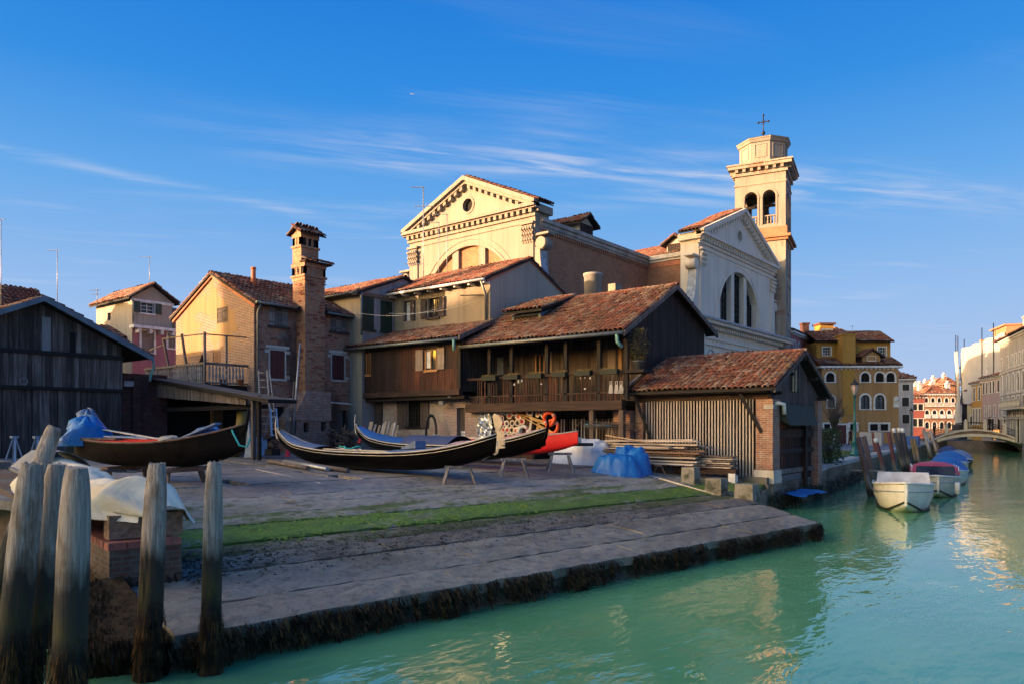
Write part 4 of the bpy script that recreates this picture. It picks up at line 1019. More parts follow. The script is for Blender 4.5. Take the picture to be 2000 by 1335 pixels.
    # bricks standing proud of the worn faces
    pb = MB(); pb.box(-.12, .12, -.03, .03, -.028, .028); pbm = mesh_of('brick', pb); pbm.materials.append(MAT['coping'])
    for i in range(110):
        if i % 2: M4 = Matrix.Translation((ru(-31.0,-30.2), 21.5 - ru(-.015,.02), 4.6 + .075*int(ru(0,78))))
        else: M4 = Matrix.Translation((-30.12 + ru(-.015,.02), ru(21.65,22.6), 4.6 + .075*int(ru(0,78)))) @ Matrix.Rotation(R(90), 4, 'Z')
        inst('brick', pbm, ch, M4)
    bw_ = [o for o in par.children if o.name.startswith('brick_wall')][0]
    for i in range(180):
        y, z = ru(19.4, 24.5), 2 + .075*int(ru(0, 88))
        if any(h[0]-.35 < y < h[1]+.35 and h[2]-.2 < z < h[3]+.4 for h in H) or 21.3 < y < 23: continue
        inst('brick', pbm, bw_, Matrix.Translation((x1 + ru(-.01,.02), y, z)) @ Matrix.Rotation(R(90), 4, 'Z'))
    # hearth bulge at the foot of the stack with two openings
    ya, yb = onX(572, 840, -29.6)[0], onX(645, 840, -29.6)[0]; zb = 1.7; zs = onX(600, 820, -29.6)[1]; zt = onX(600, 762, -29.6)[1]
    f2 = FX(-29.65); h1 = (*[onX(p, 830, -29.65)[0] for p in (593, 603)], onX(598, 843, -29.65)[1], onX(598, 824, -29.65)[1]); h2 = (*[onX(p, 830, -29.65)[0] for p in (627, 637)], onX(632, 841, -29.65)[1], onX(632, 823, -29.65)[1])
    m = MB(); wall(m, f2, ya, yb, zb, zs, [h1, h2], .3); m.box(-30.79, -29.97, ya+.003, yb-.003, zb, zs-.003)
    m.hexa([(-30.79, ya-.05, zs), (-29.58, ya-.05, zs), (-29.58, yb+.05, zs), (-30.79, yb+.05, zs), (-30.79, 21.5, zt), (-29.97, 21.5, zt), (-29.97, 22.9, zt), (-30.79, 22.9, zt)])
    obj('hearth', m, MAT['brick_pier'], ch)
    for h in (h1, h2): m = MB(); fbox(m, f2, h[0], h[1], h[2], h[3], -.31, -.28); obj('hearth_opening', m, MAT['dark_in'], ch)
    # loose plank propped against the gable
    # terrace on the gable side
    zt_, yt = 4.86, 17.1; xc = -31.35; xl = onY(283, 715, yt)[0]
    te = obj('terrace', MB().box(xl, xc, yt, y0-.02, zt_-.3, zt_), MAT['beam_dark'], par)
    m = MB(); m.box(xl, xc, yt+.15, y0-.02, zt_-.62, zt_-.3); m.box(xl, xc+.05, yt-.04, yt+.16, zt_-.42, zt_-.02); obj('terrace_beam', m, MAT['plank_grey'], te)
    zr_ = zt_ + .95
    m = MB(); m.box(xl, xc+.05, yt-.04, yt+.08, zr_-.08, zr_+.02); m.box(xc-.06, xc+.06, yt-.03, y0, zr_-.081, zr_+.019); obj('handrail', m, MAT['plank_grey'], te)
    m = MB(); m.box(xl, xc+.05, yt-.02, yt+.06, zt_+.03, zt_+.1); m.box(xc-.04, xc+.04, yt-.02, y0, zt_+.03, zt_+.101); obj('bottom_rail', m, MAT['plank_grey'], te)
    bp = [(.05,0),(.05,.06),(.02,.12),(.055,.3),(.06,.4),(.025,.5),(.055,.6),(.05,.68),(.02,.75),(.045,.8),(.045,.87)]
    bm = MB(); bm.lathe((0,0,0), bp, 8); bme = mesh_of('baluster', bm); bme.materials.append(wood('bleached baluster', (.16,.14,.13), (.42,.38,.35), 'z', var=.5))
    n = int((xc-xl)/.17)
    for i in range(n): inst('baluster', bme, te, Matrix.Translation((xl + .1 + (xc-xl-.2)*i/n, yt+.02, zt_+.06)))
    for i in range(11): inst('baluster', bme, te, Matrix.Translation((xc, yt + .22 + 1.8*i/11, zt_+.06)))
    pm = 'plank_grey'
    for (px, top, base_y) in ((399, 648, yt), (354, 652, yt), (318, 660, yt)):
        x, z = onY(px, top, base_y); xb_ = x + (0 if px == 399 else (.7 if px == 354 else .9)); m = MB(); m.bar((xb_, base_y+.02, zt_), (x, base_y+.02, z), .09, .09); obj('pergola_post', m, MAT[pm], te)
    y, z = onX(442, 655, xc); m = MB(); m.bar((xc, y, zt_), (xc, y, z), .08, .08); obj('pergola_post', m, MAT[pm], te)
    a = onY(399, 650, yt); b = onY(318, 661, yt); c = onX(482, 659, xc)
    m = MB(); m.bar((a[0], yt+.02, a[1]-.03), (b[0], yt+.02, b[1]), .05, .05); obj('pergola_bar', m, MAT[pm], te)
    m = MB(); m.bar((xc, yt, a[1]-.05), (xc, c[0], c[1]), .05, .05); obj('pergola_bar', m, MAT[pm], te)
    b2 = onY(300, 690, yt); m = MB(); m.bar((b[0], yt+.02, b[1]-.3), (b2[0]-1.5, yt+.5, b[1]-.35), .04, .04); obj('pergola_bar', m, MAT[pm], te)
    for i, (px, yy) in enumerate(((478, 18.7), (487, 19.0))):
        m = MB(); m.lathe((xc-.25+.5*i, yy-.6+.3*i, zt_), [(.11,0),(.15,.22),(.17,.22),(.17,.28),(.13,.28),(.12,.2)], 10)
        single('flower_pot', m, MAT['terracotta' if i else 'terracotta'], ['terracotta flower pot behind the terrace corner balusters', 'terracotta flower pot at the end of the terrace balustrade'][i], 'pot', 'pots on the terrace')
    m = MB(); m.hexa([(-36.9, 18.6, zt_), (-35.6, 18.6, zt_), (-35.6, 18.7, zt_), (-36.9, 18.7, zt_), (-36.5, 19.05, zt_+1.7), (-35.2, 19.05, zt_+1.7), (-35.2, 19.15, zt_+1.7), (-36.5, 19.15, zt_+1.7)])
    single('old_door_panel', m, MAT['lumber_brown'], 'old plank panel leaning on the ochre gable above the terrace', 'panel')
build_brick_house()

# ------------------------------------------------------------------ grey house with green shutters
def build_grey_house():
    x0, x1, y0, y1, ze, yr, zr = -40, -29.8, 24.72, 31, 9.9, 27.6, 11.05
    par = thing('grey_house', 'narrow grey plastered house with two tall green shutters', 'house', (-33, 27, 1.6))
    e = FX(x1); g = FY(y0)
    ha = (onX(708, 600, x1)[0], onX(731, 600, x1)[0], onX(719, 643, x1)[1], onX(719, 580, x1)[1]); hb = (onX(743, 600, x1)[0], onX(767, 600, x1)[0], onX(755, 647, x1)[1], onX(755, 588, x1)[1])
    mb = MB(); wall(mb, e, y0, y1, 1.4, ze, [ha, hb], .2); gable(mb, e, y0, y1, ze, yr, zr-.12); obj('side_wall', mb, MAT['grey_plaster'], par)
    mb = MB(); wall(mb, g, x0, x1, 1.4, ze); mb.add([(x0,y0,1.4),(x0,y1,1.4),(x0,y1,ze),(x0,yr,zr-.12),(x0,y0,ze)], [(0,1,2,3,4)]); mb.add([(x0,y1,1.4),(x1,y1,1.4),(x1,y1,ze),(x0,y1,ze)], [(0,1,2,3)]); obj('front_wall', mb, MAT['cream'], par)
    for h in (ha, hb): window(par, e, *h, shut='shut_green', frame='shut_green', sill=True, depth=.15)
    m = MB(); fbox(m, e, ha[0]-.25, hb[1]+.2, ha[3]+.02, ha[3]+.2, -.02, .1); obj('lintel', m, MAT['lumber_brown'], par)
    gable_roof(par, 'x', x0-.2, x1+.12, y0-.35, ze-.13, yr, zr, y1+.3, ze-.2, 'tile_red', .23, .36)
    pipe(par, [(x1+.08, y0-.1, ze-.1), (x1+.08, y0-.1, 7.6)], .06, 'gutter'); pipe(par, [(x0, y0-.42, ze-.1), (x1+.1, y0-.42, ze-.13)], .06, 'gutter', 'gutter')
build_grey_house()

# ------------------------------------------------------------------ beige house
def build_beige_house():
    x0, x1, y0, y1, ze, yr, zr = -29.78, -23.05, 26.9, 33.1, 10.05, 30.0, 11.5
    par = thing('beige_house', 'tall beige plastered house rising behind the panelled wing', 'house', (-26.4, 30, 1.5))
    g = FY(y0); e = FX(x1)
    def hy(a, b, c, d): return (onY(a, d, y0)[0], onY(b, d, y0)[0], onY((a+b)/2, d, y0)[1], onY((a+b)/2, c, y0)[1])
    H = [hy(788, 803, 588, 627), hy(836, 858, 582, 620)]
    mb = MB(); wall(mb, g, x0, x1, 1.4, ze, H, .25); obj('front_wall', mb, MAT['beige'], par)
    mb = MB(); mb.add([e(y0,1.4), e(y1,1.4), e(y1,ze), e(y0,ze)], [(0,1,2,3)]); gable(mb, e, y0, y1, ze, yr, zr-.1); mb.add([(x0,y1,1.4),(x1,y1,1.4),(x1,y1,ze),(x0,y1,ze)], [(0,1,2,3)]); obj('gable_wall', mb, MAT['beige_grey'], par)
    window(par, g, *H[0], frame='shut_brown', shut='shut_brown', mode='right', nx=1, nz=1, pane='curtain', sill=False); window(par, g, *H[1], frame='shut_brown', shut='shut_brown', mode='open', nx=2, nz=2)
    gable_roof(par, 'x', x0-.5, x1+.1, y0-.5, ze-.12, yr, zr, y1+.3, ze-.05, 'tile_red', .23, .36)
    m = MB()
    for i in range(8): x = x0 + .1 + i*.93; m.box(x, x+.12, y0-.45, y0-.002, ze-.3, ze-.19)
    obj('eave_bracket', m, MAT['white_trim'], par)
    pipe(par, [(x0-.5, y0-.56, ze-.16), (x1+.1, y0-.56, ze-.16)], .07, 'white_trim', 'gutter')
    pipe(par, [(x1-.15, y0-.5, ze-.2), (x1-.2, y0-.1, ze-.75), (x1-.2, y0-.08, 7.7)], .06, 'gutter')
    pipe(par, [(x1-1.5, y0-.45, ze-.75), (x1-.3, y0-.12, ze-.82)], .03, 'iron', 'iron_stay')
    mb = MB(); 
    for (b, z) in ((y0-.3, ze-.15), (y1+.3, ze-.05)): mb.hexa([(x1-.01,b,z-.12),(x1+.08,b,z-.12),(x1+.08,yr,zr-.12),(x1-.01,yr,zr-.12),(x1-.01,b,z),(x1+.08,b,z),(x1+.08,yr,zr),(x1-.01,yr,zr)])
    obj('verge', mb, MAT['terracotta'], par)
build_beige_house()

# ------------------------------------------------------------------ panelled wing
PWY = 24.9
def build_panel_wing():
    x0, x1, y0 = -30.6, -23.15, PWY
    par = thing('panelled_wing', 'two-storey wing with dark board cladding over a pale brick ground floor', 'house', (-27, 25.5, 1.5))
    g = FY(y0); zb = onY(780, 768, y0)[1]; ze = 6.98
    def hy(a, b, c, d, y=y0): return (onY(a, d, y)[0], onY(b, d, y)[0], onY((a+b)/2, d, y)[1], onY((a+b)/2, c, y)[1])
    w1 = hy(717, 726, 690, 731); w2 = hy(832, 855, 683, 722)
    m = MB(); m.box(x0, x1, y0+.04, 26.8, zb, ze+.0); obj('upper_wall', m, MAT['plank_dark'], par)
    xr = w2[0] - .6
    def span(a, b, z0, z1, mt): planks(par, g, a, b, z0, lambda u: z1, mt, .2, .03, name='board', jit=.008)
    span(x0, w1[0], zb, ze-.2, 'plank_brown'); span(w1[0], w1[1], zb, w1[2], 'plank_brown'); span(w1[1], xr-1.2, zb, ze-.2, 'plank_brown'); span(xr-1.2, w2[0], zb, ze-.2, 'plank_red')
    span(w2[0], w2[1], zb, w2[2], 'plank_red'); span(w2[1], x1, zb, w2[2], 'plank_red'); span(w2[1], x1, w2[2], ze-.2, 'plank_brown')
    window(par, g, *w1, frame='frame_wood', nx=2, nz=1, depth=.0, proud=.06); w = window(par, g, *w2, frame='frame_wood', nx=2, nz=1, depth=.0, proud=.06, curtain=True)
    leaf(w, g, w2[0]-.62, w2[0]-.12, w2[2], w2[3]+.05, .06, 'shut_tan'); leaf(w, g, w2[1]+.05, w2[1]+.5, w2[2], w2[3]+.05, .06, 'shut_tan')
    m = MB(); m.box(x0, x1+.05, y0-.12, y0+.14, zb-.16, zb+.1); obj('sill_beam', m, MAT['beam_brown'], par)
    m = MB(); m.box(x0, x1+.2, y0+.05, 25.7, zb-.34, zb-.161); obj('floor_beam', m, MAT['beam_dark'], par)
    for xx in (x0+.02, x1-.02): m = MB(); m.box(xx-.1, xx+.1, y0-.06, y0+.12, zb+.1, ze-.15); obj('post', m, MAT['post_brown' if xx < -28 else 'post_dark'], par)
    # ground floor
    yl = 25.55; gl = FY(yl); zg = 1.5; zt = zb-.34
    b1 = hy(717, 733, 782, 838, yl); b2 = hy(797, 822, 779, 832, yl); dr = hy(892, 908, 795, 870, yl); dr = (dr[0], dr[1], zg, dr[3])
    mb = MB(); wall(mb, gl, x0, -22.3, zg, zt, [b1, b2, dr], .3); obj('brick_wall', mb, MAT['brick_light'], par)
    for h in (b1, b2):
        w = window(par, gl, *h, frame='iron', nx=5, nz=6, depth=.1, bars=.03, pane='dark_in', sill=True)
        leaf(w, gl, h[0]-.75, h[0]-.02, h[2]-.1, h[3]+.05, .03, 'shut_brown'); leaf(w, gl, h[1]+.02, h[1]+.6, h[2]-.1, h[3]+.05, .03, 'shut_brown')
    d = obj('door', MB().hexa([gl(dr[0],zg,-.2), gl(dr[1],zg,-.2), gl(dr[1],zg,-.15), gl(dr[0],zg,-.15), gl(dr[0],dr[3],-.2), gl(dr[1],dr[3],-.2), gl(dr[1],dr[3],-.15), gl(dr[0],dr[3],-.15)]), MAT['plank_dark'], par)
    m = MB(); c = ((dr[0]+dr[1])/2); 
    for i in range(2):
        for j in range(3): fbox(m, gl, c-.1+i*.13, c+.0+i*.13, 2.35+j*.15, 2.46+j*.15, -.15, -.14)
    obj('notices', m, MAT['paper'], d)
    # lean roof up to the beige wall
    U = Vector((1,0,0)); ye = y0-.45; S = Vector((0, 26.9-ye, .98)); L = (x1+.35) - (x0-.55)
    mb = MB(); mb.hexa([(x0-.55, ye, ze-.12), (x1+.35, ye, ze-.12), (x1+.35, 26.88, ze+.86), (x0-.55, 26.88, ze+.86), (x0-.55, ye, ze), (x1+.35, ye, ze), (x1+.35, 26.88, ze+.98), (x0-.55, 26.88, ze+.98)])
    rf = obj('roof', mb, MAT['beam_dark'], par); tiles(rf, (x0-.55, ye, ze+.01), U, L, S, S.length, 'tile', .225, .34)
    pipe(par, [(x0-.55, ye-.07, ze-.05), (x1+.35, ye-.07, ze-.08)], .075, 'gutter', 'gutter'); pipe(par, [(x1+.1, ye-.07, ze-.1), (x1+.1, ye-.05, ze-.6)], .07, 'copper_g')
    pipe(par, [(x0-.35, ye, ze-.1), (x0-.15, y0-.15, ze-.6), (x0-.15, y0-.15, zb-.3), (x0-.15, y0+.1, zb-.5), (x0-.15, y0+.45, 1.6)], .05, 'metal_grey')
    m = MB(); m.hexa([(x1+.36, ye-.05, ze-.14),(x1+.44, ye-.05, ze-.14),(x1+.44, 26.85, ze+.86),(x1+.36, 26.85, ze+.86),(x1+.36, ye-.05, ze+.06),(x1+.44, ye-.05, ze+.06),(x1+.44, 26.85, ze+1.08),(x1+.36, 26.85, ze+1.08)]); obj('verge_board', m, MAT['plank_grey'], par)
build_panel_wing()

# ------------------------------------------------------------------ gallery house
def build_gallery():
    x0, x1, yf, yb = -23.0, -14.9, 25.25, 33.0
    par = thing('gallery_house', 'dark timber house with tiled roof and an open balcony gallery', 'house', (-19, 29, 1.4))
    zf, ze, zr, yr = 4.0, 6.72, 9.05, 29.35
    gx = FX(x1); top = lambda u: zr - .15 - (abs(u-yr)*(.545 if u < yr else .40))
    m = MB(); m.prism([(x1-.04, 27.1, 3.4), (x1-.04, yb, 3.4), (x1-.04, yb, 7.45), (x1-.04, yr, zr-.2), (x1-.04, 27.1, 7.7)], (-(x1-x0)-.2, 0, 0)); obj('core_wall', m, MAT['plank_dark'], par)
    planks(par, gx, 25.35, 27.1, 6.0, top, 'plank_brown', .2, .03, name='board'); planks(par, gx, 27.1, yb-.2, 3.2, top, 'plank_brown', .19, .03, name='board')
    m = MB(); m.box(x1-.4, x1-.01, yb-.2, yb+.02, 3.2, 7.3); obj('corner_pier', m, MAT['church_for_shade'], par)
    # roof
    def sk(u, s): return u < 3.6 and .9 < s < 3.2
    rf = gable_roof(par, 'x', x0-.1, x1+.35, 24.85, ze-.1, yr, zr, yb+.55, 7.35, 'tile', .225, .335, i0=300, skip0=None)
    pipe(par, [(x0-.1, 24.76, ze-.15), (x1+.35, 24.76, ze-.18)], .08, 'gutter', 'gutter'); pipe(par, [(x1+.1, 24.76, ze-.2), (x1+.1, 24.8, ze-.5), (x1+.22, 24.95, ze-.72)], .07, 'copper_g')
    mb = MB()
    for (b, z) in ((24.85, ze-.1), (yb+.55, 7.35)): mb.hexa([(x1+.33,b,z-.2),(x1+.4,b,z-.2),(x1+.4,yr,zr-.2),(x1+.33,yr,zr-.2),(x1+.33,b,z),(x1+.4,b,z),(x1+.4,yr,zr),(x1+.33,yr,zr)])
    obj('barge_board', mb, MAT['plank_grey'], par)
    # shed dormer on the roof
    dx0, dx1 = onY(998, 612, 26.9)[0], onY(1055, 610, 26.9)[0]; zd = onY(1020, 612, 26.9)[1]+.05
    m = MB(); m.add([(dx0,26.95,7.6),(dx1,26.95,7.6),(dx1,26.95,zd-.1),(dx0,26.95,zd-.1),(dx1,28.6,8.65),(dx0,28.6,8.65)], [(0,1,2,3),(1,4,2),(0,5,3)]); dm = obj('dormer', m, plain('blue grey dormer cheek', (.13,.18,.24), .7), par)
    m = MB(); m.add([(dx0+.15,26.94,7.75),(dx1-.15,26.94,7.75),(dx1-.15,26.94,zd-.18),(dx0+.15,26.94,zd-.18)], [(0,1,2,3)]); obj('dormer_opening', m, MAT['dark_in'], dm)
    m = MB(); m.hexa([(dx0-.3,26.6,zd-.1),(dx1+.3,26.6,zd-.1),(dx1+.3,yr,zr+.03),(dx0-.3,yr,zr+.03),(dx0-.3,26.6,zd),(dx1+.3,26.6,zd),(dx1+.3,yr,zr+.1),(dx0-.3,yr,zr+.1)]); dr = obj('dormer_roof', m, MAT['beam_dark'], dm)
    S = Vector((0, yr-26.6, zr+.1-zd)); tiles(dr, (dx0-.3, 26.6, zd+.01), (1,0,0), dx1-dx0+.6, S, S.length, 'tile', .225, .335)
    # balcony
    m = MB(); m.box(x0-.1, x1+.05, yf-.05, yf+.2, zf-.38, zf); obj('floor_beam', m, MAT['beam_brown'], par)
    m = MB(); m.box(x0, x1, yf+.2, 27.1, zf-.15, zf-.01); bal = obj('balcony_floor', m, MAT['beam_dark'], par)
    zr_ = onY(1050, 731, yf)[1]
    m = MB(); m.box(x0, x1+.05, yf-.05, yf+.1, zr_-.1, zr_); obj('handrail', m, MAT['beam_brown'], bal)
    zm = zf + .28; m = MB(); m.box(x0, x1, yf+.0, yf+.07, zm, zm+.06); obj('middle_rail', m, MAT['beam_brown'], bal)
    g = FY(yf)
    x = x0 + .1; k = 0
    while x < x1:
        w = ru(.04,.07); m = MB(); tall = rnd() < .55
        fbox(m, g, x, x+w, zf, (zr_-.1) if tall else zm+.0, -.06, -.03 + ru(-.01,.01)); obj('baluster', m, MAT['plank_red' if rnd() < .6 else 'plank_brown'], bal); x += ru(.09,.16)
    for px in (955, 998, 1067, 1104, 1169, 1222):
        xx = onY(px, 700, yf)[0]; m = MB(); m.box(xx-.08, xx+.08, yf, yf+.15, zf, ze+.05); obj('post', m, MAT['post_dark'], bal)
    m = MB(); m.box(x0, x1, yf-.02, yf+.17, ze-.25, ze-.02); obj('wall_plate', m, MAT['beam_dark'], par)
    # doors, windows and odds on the back wall of the gallery
    yk = 27.1; gk = FY(yk-.03)
    def hk(a, b, c, d): return (onY(a, d, yk)[0], onY(b, d, yk)[0], onY((a+b)/2, d, yk)[1], onY((a+b)/2, c, yk)[1])
    planks(par, FY(yk), x0, x1, zf, lambda u: 6.9, 'plank_dark', .26, .025, name='board')
    for (h, mt) in ((hk(973, 985, 697, 731), 'metal_grey'), (hk(1073, 1080, 686, 728), 'shut_tan'), (hk(1189, 1204, 682, 722), 'shut_tan')):
        m = MB(); fbox(m, gk, h[0], h[1], h[2], h[3], .0, .05); obj('wall_panel', m, MAT[mt], par)
    h = hk(1048, 1066, 692, 733); window(par, gk, *h, frame='frame_wood', nx=2, nz=1, depth=.0, sill=False, name='door')
    h = hk(1210, 1216, 680, 725); m = MB(); fbox(m, gk, h[0], h[1], h[2], h[3], 0, .05); obj('wall_panel', m, MAT['frame_wood'], par)
    m = MB(); h = hk(1108, 1150, 684, 728); fbox(m, gk, h[0], h[1], h[2], h[3], 0, .04); obj('wall_panel', m, MAT['shut_brown'], par)
    # below the balcony: posts, boarded hat wall, lattice
    for px in (1157, 1215):
        xx = onY(px, 840, yf+.1)[0]; m = MB(); m.box(xx-.1, xx+.1, yf+.0, yf+.2, 1.3, zf-.381); obj('post', m, MAT['post_brown'], par)
    yw = 25.75; xa, xb_ = onY(915, 840, yw)[0], onY(1040, 840, yw)[0]
    planks(par, FY(yw), xa, xb_, 1.4, lambda u: zf-.39, 'plank_red', .13, .03, name='board')
    m = MB(); m.box(xa, xb_, yw+.03, yw+.1, 1.4, zf-.4); obj('under_wall', m, MAT['plank_dark'], par)
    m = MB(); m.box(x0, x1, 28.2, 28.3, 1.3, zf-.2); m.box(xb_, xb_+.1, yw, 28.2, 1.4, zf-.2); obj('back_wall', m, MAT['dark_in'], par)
    yl = 26.6; u = onY(1095, 840, yl)[0]; ue = onY(1225, 840, yl)[0]
    while u < ue: m = MB(); m.box(u, u+.06, yl, yl+.04, 1.4, zf-.7); obj('slat', m, MAT['slat_pale' if rnd() < .4 else 'shut_brown'], par); u += .15
    m = MB(); a = onY(1205, 840, yl)[0]; m.box(x1-.75, x1+.02, 25.9, 26.3, 1.2, 3.6); obj('brick_pier', m, MAT['brick_pier'], par)
    return par, bal, zr_, zf
GAL = build_gallery()

# ------------------------------------------------------------------ boat shed on the canal corner
def build_shed():
    x0, x1, y0, y1, yr = -14.8, -9.35, 26.2, 31.9, 29.05; ze, zr = 4.32, 5.85
    par = thing('boat_shed', 'tiled boat shed with slatted wall and brick piers at the canal corner', 'shed', (-12, 29, 1.0))
    rf = gable_roof(par, 'x', x0-.25, x1+.3, y0-.55, ze-.02, yr, zr, y1+.55, ze-.1, 'tile', .215, .33, i0=300)
    g = FY(y0); e = FX(x1)
    zl = onY(1400, 790, y0)[1]
    m = MB(); m.box(x0, x1, y0-.06, y0+.14, ze-.38, ze-.12); obj('wall_plate', m, MAT['beam_brown'], par)
    m = MB(); m.box(x0-.1, x1, y0-.45, y0-.36, ze-.16, ze-.06); obj('eave_beam', m, MAT['beam_dark'], par)
    # slats
    a, b = onY(1262, 850, y0)[0], onY(1476, 850, y0)[0]; n = 37; zb = .85
    for i in range(n):
        u = a + (b-a)*i/n; m = MB(); fbox(m, g, u, u + (b-a)/n*ru(.36,.46), zb + ru(0,.06), ze-.385, ru(-.01,.0), .035); obj('slat', m, MAT['slat_pale'], par)
    for py in (838, 886): z = onY(1380, py, y0)[1]; m = MB(); fbox(m, g, a, b, z-.05, z+.05, -.06, -.015); obj('rail', m, MAT['plank_brown'], par)
    m = MB(); m.box(x0, x1-.4, y0+1.6, y0+1.66, .8, ze-.1); obj('inner_lining', m, MAT['dark_in'], par)
    # piers
    px0, px1 = onY(1477, 900, y0-.1)[0], x1 + .1
    def pier(y_a, y_b, xa, xb, zt):
        m = MB(); m.box(xa, xb, y_a, y_b, 1.42, zt); o = obj('pier', m, MAT['brick_pier'], par)
        m = MB(); m.box(xa-.05, xb+.05, y_a-.05, y_b+.05, 1.17, 1.415); m.box(xa-.07, xb+.06, y_a-.06, y_b+.06, .95, 1.165); obj('pier_base', m, MAT['stone'], o); m = MB(); m.box(xa-.1, xb+.03, y_a-.1, y_b+.05, -.3, .945); obj('pier_foot', m, MAT['quay_wall'], o)
    pier(y0-.15, y0+.55, px0, px1, ze-.39)
    m = MB(); m.box(px0+.3, px1+.03, y0-.18, y0+.2, ze-.75, ze-.6); obj('pier_cap', m, MAT['stone_dirty'], par)
    m = MB(); m.box(x1-.5, x1+.06, y1-.55, y1, .3, ze-.3); obj('pier', m, MAT['brick_pier'], par)
    m = MB(); m.box(x0, x0+.35, y0, y0+.3, 1.1, ze-.4); obj('pier', m, MAT['brick_pier'], par)
    # gable boards
    top = lambda u: zr - .2 - abs(u-yr)*.53
    planks(par, FX(x1-.1), y0-.1, y1+.1, 3.15, top, 'plank_dark', .22, .04, name='board', z0f=lambda u: min(3.2, top(u)-.1))
    m = MB(); m.prism([(x1-.14, y0, 3.2), (x1-.14, y1, 3.2), (x1-.14, yr, zr-.2)], (-.03,0,0)); obj('gable_backing', m, MAT['dark_in'], par)
    ua, ub = onX(1548, 740, x1)[0], onX(1559, 740, x1)[0]; za, zb_ = onX(1553, 764, x1)[1], onX(1553, 722, x1)[1]
    m = MB(); fbox(m, FX(x1-.06), ua, ub, za, zb_, .0, .03); o = obj('loft_hatch', m, MAT['dark_in'], par); 
    for k in (0, .5): m = MB(); fbox(m, FX(x1-.03), ua + (ub-ua)*k, ua + (ub-ua)*(k+.22), za, zb_, .0, .04); obj('hatch_board', m, MAT['reed'], o)
    mb = MB()
    for (b, z) in ((y0-.55, ze-.05), (y1+.55, ze-.12)): mb.hexa([(x1+.26,b,z-.14),(x1+.33,b,z-.14),(x1+.33,yr,zr-.14),(x1+.26,yr,zr-.14),(x1+.26,b,z),(x1+.33,b,z),(x1+.33,yr,zr),(x1+.26,yr,zr)])
    obj('barge_board', mb, MAT['plank_dark'], par)
    for yy, zz in ((y0+.2, 4.2), (yr-1.4, 4.95), (yr, 5.6), (yr+1.4, 4.9), (y1-.2, 4.15)): m = MB(); m.box(x1-.1, x1+.3, yy-.06, yy+.06, zz-.12, zz); obj('purlin_end', m, MAT['beam_dark'], par)
    # gates
    ga = y0 + .6; gm = onX(1575, 850, x1)[0]; gb = y1 - .6; zt = 3.1
    for (p, q) in ((ga, gm-.06), (gm+.06, gb)):
        gt = obj('gate', MB().box(x1-.16, x1-.1, p, q, 2.55, 2.85), MAT['plank_brown'], par)
        u = p
        while u < q-.05: m = MB(); m.box(x1-.2, x1-.165, u, u+.085, .25 + ru(0,.1), zt); obj('gate_board', m, MAT['plank_red' if rnd() < .3 else 'plank_brown'], gt); u += .14
        for zz in (1.2, 1.95): m = MB(); m.box(x1-.16, x1-.1, p, q, zz, zz+.18); obj('gate_rail', m, MAT['plank_grey' if zz < 1.5 else 'plank_brown'], gt)
    m = MB(); m.box(x1-.2, x1+.02, gm-.1, gm+.1, .2, 3.2); obj('gate_post', m, MAT['plank_brown'], par)
    m = MB(); m.box(x1-.22, x1-.0, ga-.05, gb+.05, 3.1, 3.28); obj('gate_lintel', m, MAT['beam_dark'], par)
    m = MB(); m.hexa([(x1-.05,ga,3.28),(x1+.45,ga,3.0),(x1+.45,gm,3.0),(x1-.05,gm,3.28),(x1-.05,ga,3.75),(x1+.2,ga,3.75),(x1+.2,gm,3.75),(x1-.05,gm,3.75)]); obj('green_hood', m, plain('dark green hood', (.02,.03,.022), .8), par)
    m = MB(); m.tube([(x1-.0, y0+.15, 3.75), (x1+.2, y0+.15, 3.78), (x1+.28, y0+.45, 3.75), (x1+.28, y0+.5, 3.4)], .075, 8); obj('vent_pipe', m, MAT['white_trim'], par)
    m = MB(); m.bar((px0+.2, y0-.12, 2.75), (px0-.5, y0-.35, ze-.2), .12, .12); obj('brace', m, MAT['beam_dark'], par)
    m = MB(); m.bar((x0+.75, y0-.1, 2.4), (x0+.2, y0-.4, ze-.15), .12, .12); obj('brace', m, MAT['beam_dark'], par)
    m = MB(); m.hexa([(x0-.3,y0-.55,ze+.0),(x0-.2,y0-.55,ze+.0),(x0-.2,yr,zr+.02),(x0-.3,yr,zr+.02),(x0-.3,y0-.55,ze+.14),(x0-.2,y0-.55,ze+.14),(x0-.2,yr,zr+.16),(x0-.3,yr,zr+.16)]); obj('flashing', m, MAT['lead'], par)
    # stone step under the gate
    m = MB(); m.box(x1-.3, x1+.12, y0+.5, y1, .0, .55); obj('gate_sill', m, MAT['quay_wall'], par)
build_shed()

